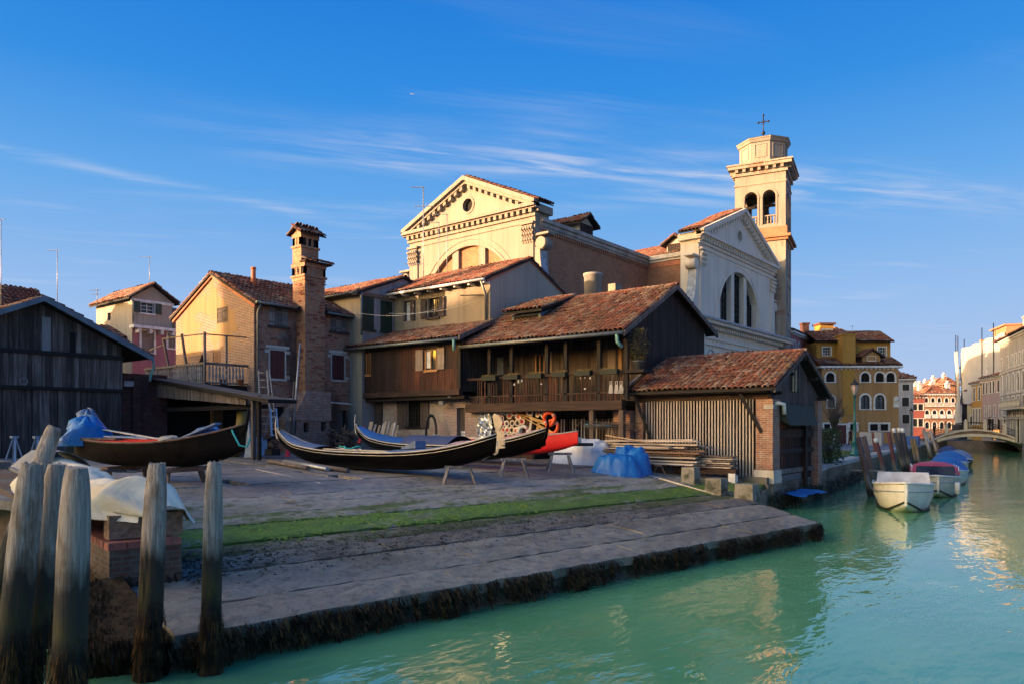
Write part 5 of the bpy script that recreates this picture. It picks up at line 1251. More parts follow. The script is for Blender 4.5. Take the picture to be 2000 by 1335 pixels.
# ------------------------------------------------------------------ church
def capital(par, fr, u, z, w, mat):
    """a worn corinthian capital: leaves and volutes on a block"""
    mb = MB(); fbox(mb, fr, u-w*.4, u+w*.4, z-.02, z+.25, 0, .16)
    for k in range(3):
        for i in range(5):
            uu = u - w*.45 + w*.9*i/4; zz = z + .15 + k*.38; p = Vector(fr(uu, zz, .18 + .05*k)); mb.ball(p, .13, 6, 4)
            mb.bar(fr(uu, zz-.25, .1), fr(uu, zz, .2+.05*k), .14, .1)
    fbox(mb, fr, u-w*.6, u+w*.6, z+1.2, z+1.36, 0, .3); fbox(mb, fr, u-w*.38, u+w*.38, z+.25, z+1.2, 0, .12)
    return obj('capital', mb, mat, par)
def pediment_front(par, fr, u0, u1, z0, zc, za, mat, trim, thermal, oc=True, side=None):
    """temple front: pilasters, cornice with dentils, raking cornice, thermal window. zc cornice height, za apex"""
    um = (u0+u1)/2; W = u1-u0
    zs, r = thermal                           # springing height and radius of the big half-round window
    m1 = .235*r; lights = [(um-.86*r, um-m1-.62, zs), (um-m1, um+m1, zs), (um+m1+.62, um+.86*r, zs)]
    mb = MB()
    # wall split round the half-disc opening
    n = 20; arc = [(um - r*math.cos(math.pi*i/n), zs + r*math.sin(math.pi*i/n)) for i in range(n+1)]
    wall(mb, fr, u0, u1, z0, zs); wall(mb, fr, u0, um-r, zs, zc); wall(mb, fr, um+r, u1, zs, zc)
    for i in range(n): a, b = arc[i], arc[i+1]; mb.add([fr(*a), fr(*b), fr(b[0], zc), fr(a[0], zc)], [(0,1,2,3)])
    for i in range(n): a, b = arc[i], arc[i+1]; mb.add([fr(*a), fr(*b), fr(*b,-.9), fr(*a,-.9)], [(0,1,2,3)])
    mb.add([fr(um-r,zs), fr(um+r,zs), fr(um+r,zs,-.9), fr(um-r,zs,-.9)], [(0,1,2,3)])
    gable(mb, fr, u0, u1, zc, um, za, 0, 0, (.5, zc + (za-zc)*.42) if oc else None)
    body = obj('front_wall', mb, mat, par)
    # infill wall set back, with the three lights left open: piers between them
    mw = MB(); h = lambda u: math.sqrt(max(0, r*r - (u-um)**2))
    edges = [um-r, lights[0][0], lights[0][1], lights[1][0], lights[1][1], lights[2][0], lights[2][1], um+r]
    for k in (0, 2, 4, 6):
        a, b = edges[k], edges[k+1]; s = 6; dd = -.06 if k in (2, 4) else -.06
        top = [(a+(b-a)*i/s, zs + max(.001, h(a+(b-a)*i/s))) for i in range(s+1)]
        mw.add([fr(a,zs,dd), fr(b,zs,dd)] + [fr(*p,dd) for p in reversed(top)], [tuple(range(s+3))])
        for uu in (a, b): mw.add([fr(uu,zs,dd), fr(uu,zs+h(uu),dd), fr(uu,zs+h(uu),-.85), fr(uu,zs,-.85)], [(0,1,2,3)])
        obj('window_pier', mw, mat, body); mw = MB()
    # archivolt
    mo = MB()
    for (ri, ro, d) in ((r, r+.22, .05), (r+.45, r+.62, .04)):
        I = [(um - ri*math.cos(math.pi*i/n), zs + ri*math.sin(math.pi*i/n)) for i in range(n+1)]; O = [(um - ro*math.cos(math.pi*i/n), zs + ro*math.sin(math.pi*i/n)) for i in range(n+1)]; ringstrip(mo, fr, I, O, -.02, d)
    obj('archivolt', mo, trim, body)
    for (a, b, z) in lights:
        s = 8; mid = (a+b)/2; hh = lambda u: h(u)
        mp = MB(); top = [(a+(b-a)*i/s, zs + hh(a+(b-a)*i/s)) for i in range(s+1)]
        mp.add([fr(a,zs,-.6), fr(b,zs,-.6)] + [fr(*p,-.6) for p in reversed(top)], [tuple(range(s+3))])
        wnd = obj('window', mp, MAT['glass'], body)
        mf = MB(); nx = 4
        for i in range(nx+1): u = a + (b-a)*i/nx; fbox(mf, fr, u-.03 - (.05 if i in (0,nx) else 0), u+.03 + (.05 if i in (0,nx) else 0), zs, zs+max(.05, hh(min(max(u,a+.01),b-.01))), -.6, -.52)
        k = 1
        while zs + k*.55 < zs + max(hh(a), hh(b), hh(mid)):
            z = zs + k*.55; ua = a; ub = b
            while hh(ua) < k*.55 and ua < b: ua += .05
            while hh(ub) < k*.55 and ub > a: ub -= .05
            if ub > ua: fbox(mf, fr, ua, ub, z-.02 - (.05 if k % 4 == 0 else 0), z+.02, -.59, -.54)
            k += 1
        obj('glazing_bars', mf, MAT['iron'], wnd)
    if oc:
        zo = zc + (za-zc)*.42; mp = MB(); mp.add([fr(um + .55*math.cos(i*.524), zo + .55*math.sin(i*.524), -.28) for i in range(12)], [tuple(range(12))]); obj('oculus', mp, MAT['dark_in'], body)
        mo = MB(); ringstrip(mo, fr, [(um + .5*math.cos(i*.393), zo + .5*math.sin(i*.393)) for i in range(16)], [(um + .66*math.cos(i*.393), zo + .66*math.sin(i*.393)) for i in range(16)], -.02, .05, True); obj('oculus_ring', mo, trim, body)
    # entablature
    mb = MB()
    fbox(mb, fr, u0-.1, u1+.1, zc-1.12, zc-1.04, -.05, .08); fbox(mb, fr, u0-.1, u1+.1, zc-.72, zc-.5, -.05, .16); fbox(mb, fr, u0-.35, u1+.35, zc-.12, zc+.12, -.05, .62); fbox(mb, fr, u0-.2, u1+.2, zc-.22, zc-.125, -.05, .4)
    obj('cornice', mb, trim, par)
    md = MB(); dentils(md, fr, u0-.1, u1+.1, zc-.5, .26, .26, .27, .0, .38); obj('dentils', md, trim, par, 'stuff')
    sl = (za-zc)/(um-u0)
    for sg in (-1, 1):
        mb = MB(); ua = um + sg*(W/2+.35); zb = zc + .12 - sl*.35*0
        def rake(t0, t1, d0, d1): 
            P = []
            for d in (d0, d1): P += [fr(ua, zc+.12+t0-.1, d), fr(um, za+.12+t0, d), fr(um, za+.12+t1, d), fr(ua, zc+.12+t1-.1, d)]
            mb.add(P, [(0,1,2,3),(7,6,5,4),(0,4,5,1),(1,5,6,2),(2,6,7,3),(3,7,4,0)])
        rake(-.02, .3, -.05, .62); rake(-.25, -.02, -.05, .4); obj('raking_cornice', mb, trim, par)
        md = MB(); 
        if sg < 0: dentils(md, fr, u0+.5, um-.1, zc+.12-.52 + sl*.5, .26, .28, .26, .0, .36, sl)
        else: dentils(md, fr, um+.1, u1-.5, za+.12-.52 - sl*.1, .26, .28, .26, .0, .36, -sl)
        obj('raking_dentils', md, trim, par, 'stuff')
    # pilasters with capitals
    for uu in (u0+.55, u1-.55):
        mb = MB(); fbox(mb, fr, uu-.45, uu+.45, z0, zc-2.45, -.02, .1); pl = obj('pilaster', mb, mat, par); capital(pl, fr, uu, zc-2.44, .95, trim)
    return body
def scroll(par, fr, u, sg, zt, zb, reach, mat):
    """volute buttress in the plane of the front, curling out from u"""
    mb = MB(); n = 14; th = .75; I = []; O = []
    for i in range(n+1):
        f = i/n; x = .5 + reach*(f**2.2); z = zt + (zb-zt)*f; I.append((u + sg*(0 if i < n else 0), z)); O.append((u + sg*x*.82, z))
    P = [fr(u, z, .0) for (_, z) in I] + [fr(a, z, .0) for (a, z) in O]; Q = [fr(u, z, -th) for (_, z) in I] + [fr(a, z, -th) for (a, z) in O]
    k = n+1
    for S in (P, Q): mb.add(S, [(i, i+1, k+i+1, k+i) for i in range(n)])
    mb.add([p for p in P[k:]] + [q for q in Q[k:]], [(i, i+1, k+i+1, k+i) for i in range(n)], 1)
    a = fr(u + sg*.5, zt+.25, .08); b = fr(u + sg*.5, zt+.25, -th-.06); mb.cyl(a, b, .42, .42, 14, mi=0)
    fbox(mb, fr, u - .1 if sg > 0 else u-1.15, u+1.15 if sg > 0 else u+.1, zt+.8, zt+.95, -th-.05, .05)
    return obj('scroll_buttress', mb, [mat, MAT['lead']], par)
def roof_dormer(par, fr, u, z, w, h, back, mat='tile_red'):
    """little shuttered dormer: fr faces out, ridge runs back"""
    mb = MB(); wall(mb, fr, u-w/2, u+w/2, z, z+h); gable(mb, fr, u-w/2, u+w/2, z+h, u, z+h+w*.32)
    for s in (-1, 1): mb.add([fr(u+s*w/2, z, 0), fr(u+s*w/2, z+h, 0), fr(u+s*w/2, z+h, -back), fr(u+s*w/2, z, -back)], [(0,1,2,3)])
    d = obj('dormer', mb, MAT['cream'], par)
    leaf(d, fr, u-w/2+.1, u-.02, z+.05, z+h, .02, 'plank_brown'); leaf(d, fr, u+.02, u+w/2-.1, z+.05, z+h, .02, 'plank_brown')
    mb = MB(); za = z+h+w*.36
    for s in (-1, 1):
        P = []
        for dd in (.45, -back-.6): P += [fr(u+s*(w/2+.4), z+h-.16, dd), fr(u, za, dd), fr(u, za+.1, dd), fr(u+s*(w/2+.4), z+h-.04, dd)]
        mb.add(P, [(0,1,2,3),(7,6,5,4),(0,4,5,1),(1,5,6,2),(2,6,7,3),(3,7,4,0)])
    r = obj('dormer_roof', mb, MAT['beam_dark'], d)
    for s in (-1, 1):
        p0 = V3(fr(u+s*(w/2+.4), z+h-.03, .45)); p1 = V3(fr(u+s*(w/2+.4), z+h-.03, -back-.6)); S = V3(fr(u, za+.11, .45)) - p0; tiles(r, p0, p1-p0, (p1-p0).length, S, S.length, mat, .25, .4)
def build_church():
    par = thing('church', 'large cream church with two temple-front gables and brick nave', 'church', (-37, 60, 1.2))
    zc, za, z0 = 18.3, 21.15, 1.2
    xa, xb, yn = -43.7, -31.1, 41.1
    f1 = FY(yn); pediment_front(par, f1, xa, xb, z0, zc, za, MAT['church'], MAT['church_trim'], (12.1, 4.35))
    f2 = FX(-26.0); ya, yb = 56.3, 73.4; pediment_front(par, f2, ya, yb, z0, 18.6, 22.1, MAT['church_for_shade'], MAT['church_for_shade'], (12.0, 4.8))
    # nave and transept brick walls
    x1, y1 = xb - .05, 57.2; H = 17.3
    mb = MB(); e = FX(x1); wall(mb, e, yn+.02, y1, z0, H, [(44.6, 45.5, 10.0, 12.2)], .4); obj('nave_wall', mb, MAT['brick_church'], par)
    mb = MB(); fbox(mb, e, 44.6, 45.5, 10, 12.2, -.42, -.38); obj('nave_window', mb, MAT['dark_in'], par)
    mb = MB(); g = FY(y1); wall(mb, g, x1, -26.02, z0, H-.1); obj('transept_wall', mb, MAT['brick_church'], par)
    mb = MB(); fbox(mb, e, yn+.5, y1-.0, H-.45, H-.3, -.1, .12); fbox(mb, e, yn+.5, y1+.0, H-.3, H-.02, -.1, .22); fbox(mb, e, yn+.5, y1, H-.02, H+.25, -.4, .36); obj('nave_cornice', mb, MAT['stone_dirty'], par)
    md = MB(); dentils(md, e, yn+.6, y1-.2, H-.72, .14, .14, .26, 0, .12); obj('brick_dentils', md, MAT['brick_church'], par, 'stuff')
    mb = MB(); fbox(mb, g, x1+.3, -26.6, H-.3, H-.1, -.1, .14); fbox(mb, g, x1+.34, -26.6, H-.1, H+.25, -.4, .3); obj('transept_cornice', mb, MAT['stone'], par)
    mb = MB(); fbox(mb, g, x1+.3, -26.6, H-.75, H-.31, -.05, .05); obj('terracotta_band', mb, MAT['terracotta'], par)
    # roofs
    gable_roof(par, 'y', yn-.3, yn+1.5, xb+.5, zc+.28, (xa+xb)/2, za+.47, xa-.5, zc+.28, 'tile_red', .3, .45, name='pediment_roof', rr=.1)
    gable_roof(par, 'y', yn+1.5, 92, x1-.3, H+.1, (xa+xb)/2, H+1.3, xa, H+.1, 'tile_red', .34, .55, name='nave_roof', back=False)
    mb = MB(); mb.box(xa+.1, xb-.02, yn+.3, yn+1.45, z0, zc+.1); mb.prism([(xa+.1,yn+1.3,zc),(xb-.1,yn+1.3,zc),((xa+xb)/2,yn+1.3,za)], (0,.1,0)); obj('front_back_wall', mb, MAT['brick_church'], par)
    gable_roof(par, 'x', -27.6, -25.75, ya-.5, 18.85, (ya+yb)/2, 22.5, yb+.5, 18.85, 'tile_red', .3, .45, name='pediment_roof', rr=.1)
    gable_roof(par, 'x', -46, -27.6, y1-.2, H+.1, (ya+yb)/2, H+3.0, yb+.5, H+.1, 'tile_red', .34, .55, name='transept_roof', back=False)
    mb = MB(); mb.prism([(-27.5,ya+.02,z0),(-27.5,yb,z0),(-27.5,yb,18.6),(-27.5,(ya+yb)/2,22.1),(-27.5,ya+.02,18.6)], (.5,0,0)); obj('front_back_wall', mb, MAT['brick_church'], par)
    mb = MB(); mb.hexa([(-45,y1-.05,z0),(-26.9,y1+.2,z0),(-26.9,yb,z0),(-45,yb,z0),(-45,y1+.2,17),(-26.9,y1+.2,17),(-26.9,yb,17),(-45,yb,17)]); mb.box(xa+.1, x1-.6, yn+1.2, 90, z0, 17.2); obj('inner_block', mb, MAT['brick_church'], par)
    # low lean roof along the nave under the parapet gutter
    U = Vector((0,1,0)); 
    roof_dormer(par, FX(x1-.5), 48.4, H+.25, 1.9, 1.05, 3.6); roof_dormer(par, FY(y1+.9), -28.9, H+.3, 1.7, 1.0, 3)
    if 0: mb = MB(); mb.hexa([(x1-.3,y1-.3,H+.2),(-26.8,y1-.3,H+.2),(-26.8,y1+5,H+2.9),(x1-3.5,y1+5,H+2.9),(x1-.3,y1-.3,H+.3),(-26.8,y1-.3,H+.3),(-26.8,y1+5,H+3),(x1-3.5,y1+5,H+3)]); r = obj('crossing_roof', mb, MAT['tile_bed'], par); S = Vector((0,5.3,2.7)); tiles(r, (x1-.3, y1-.3, H+.32), (1,0,0), 4.5, S, S.length, 'tile_red', .3, .5)
    # scrolls
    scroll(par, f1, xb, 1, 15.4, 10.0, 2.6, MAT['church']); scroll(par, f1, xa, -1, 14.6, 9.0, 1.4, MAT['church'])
    scroll(par, f2, ya, -1, 15.9, 11.0, 2.3, MAT['church_for_shade']); scroll(par, f2, yb, 1, 14.6, 7.5, 2.4, MAT['church_for_shade'])
    # side portions: corner return of the fronts
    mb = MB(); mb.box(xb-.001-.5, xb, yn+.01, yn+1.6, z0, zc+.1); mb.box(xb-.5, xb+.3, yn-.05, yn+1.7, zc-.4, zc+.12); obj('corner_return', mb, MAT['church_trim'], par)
    mb = MB(); mb.box(-27.6, -26.01, ya+.0, ya+.5, z0, 18.5); mb.box(-27.7, -25.7, ya-.3, ya+.5, 18.2, 18.75); obj('corner_return', mb, MAT['church_for_shade'], par)
    # lower entablature on the canal front
    mb = MB(); fbox(mb, f2, ya-2.0, yb+2.4, 11.3, 11.55, -.3, 1.1); fbox(mb, f2, ya-2, yb+2.4, 11.55, 11.72, -.3, 1.3, 1); fbox(mb, f2, ya-2, yb+2.4, 10.2, 10.45, -.3, .35); fbox(mb, f2, ya-2, yb+2.4, 9.7, 9.85, -.3, .4); wall(mb, f2, ya-2, yb+2.4, z0, 11.35, d=.2); obj('lower_storey', mb, [MAT['church_for_shade'], MAT['lead']], par)
    md = MB(); dentils(md, f2, ya-2, yb+2.4, 10.95, .25, .25, .28, .2, .7); obj('lower_dentils', md, MAT['church_for_shade'], par, 'stuff')
    fl = FX(-25.8); pl = obj('pilaster', MB().box(-25.83, -25.68, ya-1.2, ya-.2, z0, 8.2), MAT['church_for_shade'], par); capital(pl, fl, ya-.7, 8.2, .95, MAT['stone_dirty'])
    window(par, fl, ya+1.2, ya+2.6, 6.4, 9.3, True, trim='stone_dirty', depth=.1)
    # round brick buttress flue and short flue seen over the gallery roof
    m = MB(); c = atD(1158, 572, 41); m.lathe((c.x, c.y, c.z-4), [(.36,0),(.5,4.9),(.54,4.92),(.54,5.05),(.44,5.05)], 16); single('chimney_pot', m, MAT['stone_dirty'], 'fat round tapered chimney pot behind the gallery roof', 'chimney')
    c = atD(1201, 566, 36); m = MB(); m.box(c.x-.2, c.x+.2, c.y-.3, c.y+.3, c.z-3, c.z+.25); single('small_chimney', m, MAT['beige'], 'small square sunlit chimney behind the gallery ridge', 'chimney')
build_church()

def build_tower():
    D = 77; c = atD(1491, 835, D); W = 4.9; h = W/2
    par = thing('bell_tower', 'square bell tower with arched belfry and octagonal drum', 'tower', (c.x, c.y, 1.2), R(12.5))
    Z = lambda py: CAM_Z + (HOR-py)*(D-2.4)/FPX - 1.2
    zl, zc2, zb0, zb1, zc1, zo = Z(700), Z(470), Z(440), Z(372), Z(322), Z(268)
    F = [Fr((0,-h),(1,0),(0,-1)), Fr((h,0),(0,1),(1,0)), Fr((0,h),(-1,0),(0,1)), Fr((-h,0),(0,-1),(-1,0))]
    mb = MB()
    for f in F: wall(mb, f, -h, h, 0, zc2)
    obj('shaft', mb, MAT['tower'], par)
    mb = MB(); mb.box(-h-.25, h+.25, -h-.25, h+.25, zc2-.1, zc2+.15); mb.box(-h-.5, h+.5, -h-.5, h+.5, zc2+.15, zc2+.4); mb.box(-h-.15, h+.15, -h-.15, h+.15, zc2+.4, zb0-.3); obj('string_course', mb, MAT['brick_church'], par)
    mb = MB(); zs = zb0 + .05; zt = Z(372)
    for f in F: wall(mb, f, -h, h, zb0-.3, zc1-.9, [(-1.5,-.25,zs,zt,True), (.25,1.5,zs,zt,True)], .6)
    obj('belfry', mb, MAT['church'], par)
    for k, f in enumerate(F[:2]):
        for (a, b) in ((-1.5,-.25), (.25,1.5)):
            m = MB(); ol = outline(a, b, zs, zt, True); mm = (a+b)/2; zc = zt-(b-a)/2; out = []
            for (u, z) in ol:
                if z > zc: v = Vector((u-mm, z-zc)); v = v*(1+.18/v.length); out.append((mm+v.x, zc+v.y))
                else: out.append((u-.18 if u < mm else u+.18, z))
            ringstrip(m, f, ol, out, -.02, .06); fbox(m, f, a-.22, a+.02, zc-.1, zc+.05, -.1, .1); fbox(m, f, b-.02, b+.22, zc-.1, zc+.05, -.1, .1)
            ar = obj('arch', m, MAT['church_trim'], par)
            m = MB(); fbox(m, f, a, b, zs+.85, zs+.97, -.4, -.15); fbox(m, f, a, b, zs-.02, zs+.1, -.4, -.15); obj('parapet_rail', m, MAT['church_trim'], ar)
            for i in range(4): u = a+.16+(b-a-.32)*i/3; p = f(u, 0, -.28); m = MB(); m.lathe((p[0],p[1],zs+.1), [(.06,0),(.1,.25),(.05,.45),(.09,.6),(.06,.75)], 7); obj('baluster', m, MAT['church_trim'], ar)
    m = MB(); m.lathe((0,0,zs+.9), [(.95,0),(.8,.25),(.55,.9),(.45,1.3),(.2,1.5),(.02,1.55)], 14); bl = obj('bell', m, plain('bronze', (.05,.045,.03), .5, .6), par); m = MB(); m.box(-h+.6, h-.6, -.1, .1, zs+2.4, zs+2.65); obj('bell_beam', m, MAT['beam_dark'], bl)
    m = MB(); m.box(-h+.1, h-.1, -h+.1, h-.1, zs-.4, zs-.31); obj('belfry_floor', m, MAT['dark_in'], par)
    mb = MB(); mb.box(-h-.08, h+.08, -h-.08, h+.08, zc1-1.9, zc1-1.75); mb.box(-h-.2, h+.2, -h-.2, h+.2, zc1-.9, zc1-.6); mb.box(-h-.62, h+.62, -h-.62, h+.62, zc1-.25, zc1+.05); mb.box(-h-.75, h+.75, -h-.75, h+.75, zc1+.05, zc1+.2); mb.box(-h-.1, h+.1, -h-.1, h+.1, zc1-.6, zc1-.25); obj('cornice', mb, MAT['tower'], par)
    md = MB()
    for f in F: dentils(md, f, -h-.1, h+.1, zc1-.58, .28, .4, .33, .1, .5)
    obj('modillions', md, MAT['church_trim'], par, 'stuff')
    # drum
    r = 2.42; rc = lambda q: [(q, 0)]
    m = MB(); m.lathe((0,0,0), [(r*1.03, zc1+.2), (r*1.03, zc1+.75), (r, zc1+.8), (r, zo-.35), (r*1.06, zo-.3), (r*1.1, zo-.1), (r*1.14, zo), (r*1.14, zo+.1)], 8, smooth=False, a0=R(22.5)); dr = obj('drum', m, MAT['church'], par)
    for k in range(8):
        an = R(45*k - 90); f = Fr((r*.924*math.cos(an), r*.924*math.sin(an)), (-math.sin(an), math.cos(an)), (math.cos(an), math.sin(an))); m = MB()
        ringstrip(m, f, [(-.5, zc1+1.0), (.5, zc1+1.0), (.5, zo-.6), (-.5, zo-.6)], [(-.62, zc1+.9), (.62, zc1+.9), (.62, zo-.5), (-.62, zo-.5)], -.02, .06, True); obj('drum_panel', m, MAT['church_trim'], dr)
    m = MB(); m.lathe((0,0,0), [(r*1.16, zo+.1), (1.2, zo+.6), (.25, zo+.95), (.02, zo+1.05)], 8, smooth=False, a0=R(22.5)); obj('cap_roof', m, MAT['lead'], par)
    m = MB(); z = zo+1.0; m.cyl((0,0,z), (0,0,z+2.2), .05); m.ball((0,0,z+.35), .2); m.bar((-.5,0,z+1.5), (.5,0,z+1.5), .08, .08); 
    for p in ((-.5,0,z+1.5), (.5,0,z+1.5), (0,0,z+2.2)): m.ball(p, .12, 6, 4)
    for a in (45, 135): m.bar((-.3*math.cos(R(a)),0,z+1.5-.3*math.sin(R(a))), (.3*math.cos(R(a)),0,z+1.5+.3*math.sin(R(a))), .03, .03)
    obj('cross', m, MAT['iron'], par)
    # blind arches and slits on the shaft
    f = F[0]; window(par, f, -.2, 1.1, zc2-3.2, zc2-1.3, True, trim='church_trim', tw=.2, pane='church', nx=1, nz=1, bars=.01, frame='church_trim', depth=.01, sill=False, name='blind_arch')
    m = MB(); fbox(m, f, -.3, .3, 9.2, 10.6, -.0, .01); obj('slit', m, MAT['dark_in'], par)
    f = F[1]
    for zz in (5, 9, 13.5, 17.5): m = MB(); ringstrip(m, f, [(-1.2,zz),(1.2,zz),(1.2,zz+2.6),(-1.2,zz+2.6)], [(-1.5,zz-.3),(1.5,zz-.3),(1.5,zz+2.9),(-1.5,zz+2.9)], -.02, .08, True); obj('blind_panel', m, MAT['tower'], par)
build_tower()

# ------------------------------------------------------------------ houses beyond: each built in its own frame, front facing -y
def house(name, label, px0, px1, D, ztop, depth, yaw, mats_, rows, roof='hip', zr=1.8, side_rows=None, base=1.16, cornice=True, roofmat='tile_far', trim='white_trim', over=.4, Dr=None, side='left'):
    """front spans sight lines px0..px1 at about distance D; rows: list of (z0, z1, [(centre fraction, width)], opts)"""
    a = atD(px0, HOR, D); b = atD(px1, HOR, Dr or D); v = Vector((b.x-a.x, b.y-a.y)); W = v.length; ang = math.atan2(v.y, v.x)
    par = thing(name, label, 'house', ((a.x+b.x)/2, (a.y+b.y)/2, base), ang); H = ztop - base; hw = W/2
    fr = Fr((0,0),(1,0),(0,-1)); holes = []; specs = []
    for (z0, z1, cols, op) in rows:
        for (c, w) in cols: h = (-hw + W*c - w/2, -hw + W*c + w/2, z0, z1, op.get('arch', False)); holes.append(h); specs.append((h, op))
    mb = MB(); wall(mb, fr, -hw, hw, 0, H, holes, .22); obj('front_wall', mb, MAT[mats_[0]], par)
    mb = MB(); sh = []
    fs = Fr((-hw,0),(0,-1),(-1,0)) if side == 'left' else Fr((hw,0),(0,1),(1,0))
    for (z0, z1, cols, op) in (side_rows or []):
        for (c, w) in cols:
            cc = (-depth*c if side == 'left' else depth*c); sh.append(((cc-w/2, cc+w/2, z0, z1, op.get('arch', False)), op))
    fL = Fr((-hw,0),(0,-1),(-1,0)); fR = Fr((hw,0),(0,1),(1,0))
    wall(mb, fL, -depth, 0, 0, H, [s[0] for s in sh] if side == 'left' else [], .22); wall(mb, fR, 0, depth, 0, H, [s[0] for s in sh] if side != 'left' else [], .22); mb.add([(-hw,depth,0),(hw,depth,0),(hw,depth,H),(-hw,depth,H)], [(0,1,2,3)]); obj('side_wall', mb, MAT[mats_[min(1, len(mats_)-1)]], par)
    def mk(f, h, op):
        window(par, f, h[0], h[1], h[2], h[3], h[4], trim=op.get('trim', trim), tw=op.get('tw', .14), nx=op.get('nx', 2), nz=op.get('nz', 2), frame=op.get('frame', 'shut_brown'), shut=op.get('shut'), mode=op.get('mode', 'closed'), bars=.05, sill=op.get('sill', True), depth=.18, name=op.get('name', 'window'), pane=op.get('pane', 'glass'))
    for h, op in specs: mk(fr, h, op)
    for h, op in sh: mk(fs, h, op)
    if cornice:
        mb = MB(); fbox(mb, fr, -hw-.25, hw+.25, H-.22, H, -.05, .35); fbox(mb, fL, -depth, .25, H-.221, H-.001, -.05, .35); fbox(mb, fR, -.25, depth, H-.221, H-.001, -.05, .35); c = obj('cornice', mb, MAT[trim], par)
        md = MB(); dentils(md, fr, -hw, hw, H-.42, .14, .34, .2, 0, .22); obj('brackets', md, MAT[trim], c, 'stuff')
    o = over
    if roof == 'hip':
        k = min(hw, depth/2); P = [(-hw-o,-o,H), (hw+o,-o,H), (hw+o,depth+o,H), (-hw-o,depth+o,H)]
        if hw >= depth/2: r0, r1 = (-hw+depth/2, depth/2, H+zr), (hw-depth/2, depth/2, H+zr)
        else: r0, r1 = (0, hw, H+zr), (0, depth-hw, H+zr)
        mb = MB()
        if hw >= depth/2: mb.add(P + [r0, r1], [(0,1,5,4),(1,2,5),(2,3,4,5),(3,0,4)])
        else: mb.add(P + [r0, r1], [(0,1,4),(1,2,5,4),(2,3,5),(3,0,4,5)])
        rf = obj('roof', mb, MAT['tile_bed'], par)
        def slope(p0, p1, q0, q1):
            p0, p1, q0, q1 = map(V3, (p0, p1, q0, q1)); U = (p1-p0); L = U.length; U.normalize(); S = (q0-p0) - U*((q0-p0).dot(U)); Hs = S.length; a_ = (q0-p0).dot(U); b_ = (q1-p0).dot(U)
            def sk(u, s): f = s/Hs; return u < a_*f - .1 or u > L + (b_-L)*f + .1
            tiles(rf, p0 + Vector((0,0,.01)), U, L, S, Hs, roofmat, .3, .5, 0, sk)
        if hw >= depth/2: slope(P[0], P[1], r0, r1); slope(P[1], P[2], r1, r1); slope(P[3], P[0], r0, r0)
        else: slope(P[0], P[1], r0, r0); slope(P[1], P[2], r0, r1); slope(P[3], P[0], r1, r0)
        ridge(rf, r0, r1, roofmat)
    elif roof == 'gable':      # ridge parallel to the front
        gable_roof(par, 'x', -hw-o*.3, hw+o*.3, -o, H-.05, depth/2, H+zr, depth+o, H-.05, roofmat, .3, .5)
        mb = MB()
        for xx in (-hw, hw): mb.add([(xx,0,H-.05),(xx,depth,H-.05),(xx,depth/2,H+zr-.12)], [(0,1,2)])
        obj('gable_wall', mb, MAT[mats_[min(1, len(mats_)-1)]], par)
    elif roof == 'gablefront':
        gable_roof(par, 'y', -o, depth+o*.3, -hw-o, H-.05, 0, H+zr, hw+o, H-.05, roofmat, .3, .5)
        mb = MB()
        for yy in (0, depth): mb.add([(-hw,yy,H-.05),(hw,yy,H-.05),(0,yy,H+zr-.12)], [(0,1,2)])
        obj('gable_wall', mb, MAT[mats_[0]], par)
    return par, W, H
def chim(par, x, y, z, h, mat='white_pl', w=.35):
    m = MB(); m.box(x-w, x+w, y-w, y+w, z, z+h); m.box(x-w*1.3, x+w*1.3, y-w*1.3, y+w*1.3, z+h, z+h+.15); m.lathe((x,y,z+h+.15), [(w*.7,0),(w*1.1,.45),(w*1.0,.5)], 8); obj('chimney', m, MAT[mat], par)
def cols(n, w, a=.12, b=.88): return [(a + (b-a)*i/max(1, n-1), w) for i in range(n)]
S_ = dict(shut='shut_black')
# ochre house on the campo
D = 84; zz = lambda py, D: CAM_Z + (HOR-py)*D/FPX - 1.16
K = dict(arch=True, tw=.2, nx=2, nz=3, frame='iron')
oc, W, H = house('ochre_house', 'ochre brown house with pale arched windows facing the campo', 1605, 1755, D, CAM_Z+(HOR-714)*D/FPX, 9, 0, ['ochre'], [
    (zz(745,D), zz(727,D), [(.11,.95), (.565,.95), (.90,0.0)][:2] + [(.755,.95), (.895,.95)], dict(arch=True, tw=.18, frame='iron', pane='dark_in')),
    (zz(798,D), zz(770,D), [(.565,1.0), (.755,1.05)], dict(arch=True, tw=.2, frame='iron')), (zz(795,D), zz(772,D), [(.12,.8)], dict(arch=True, tw=.15, frame='iron')),
    (zz(840,D), zz(827,D), [(.07,.7), (.41,.75), (.68,.9), (.815,.9)], dict(tw=.2, frame='iron', pane='dark_in', sill=True)),
    (0, zz(829,D), [(.245,1.3)], dict(tw=.2, shut='shut_maroon', name='door', sill=False))], roof='none', over=.3)
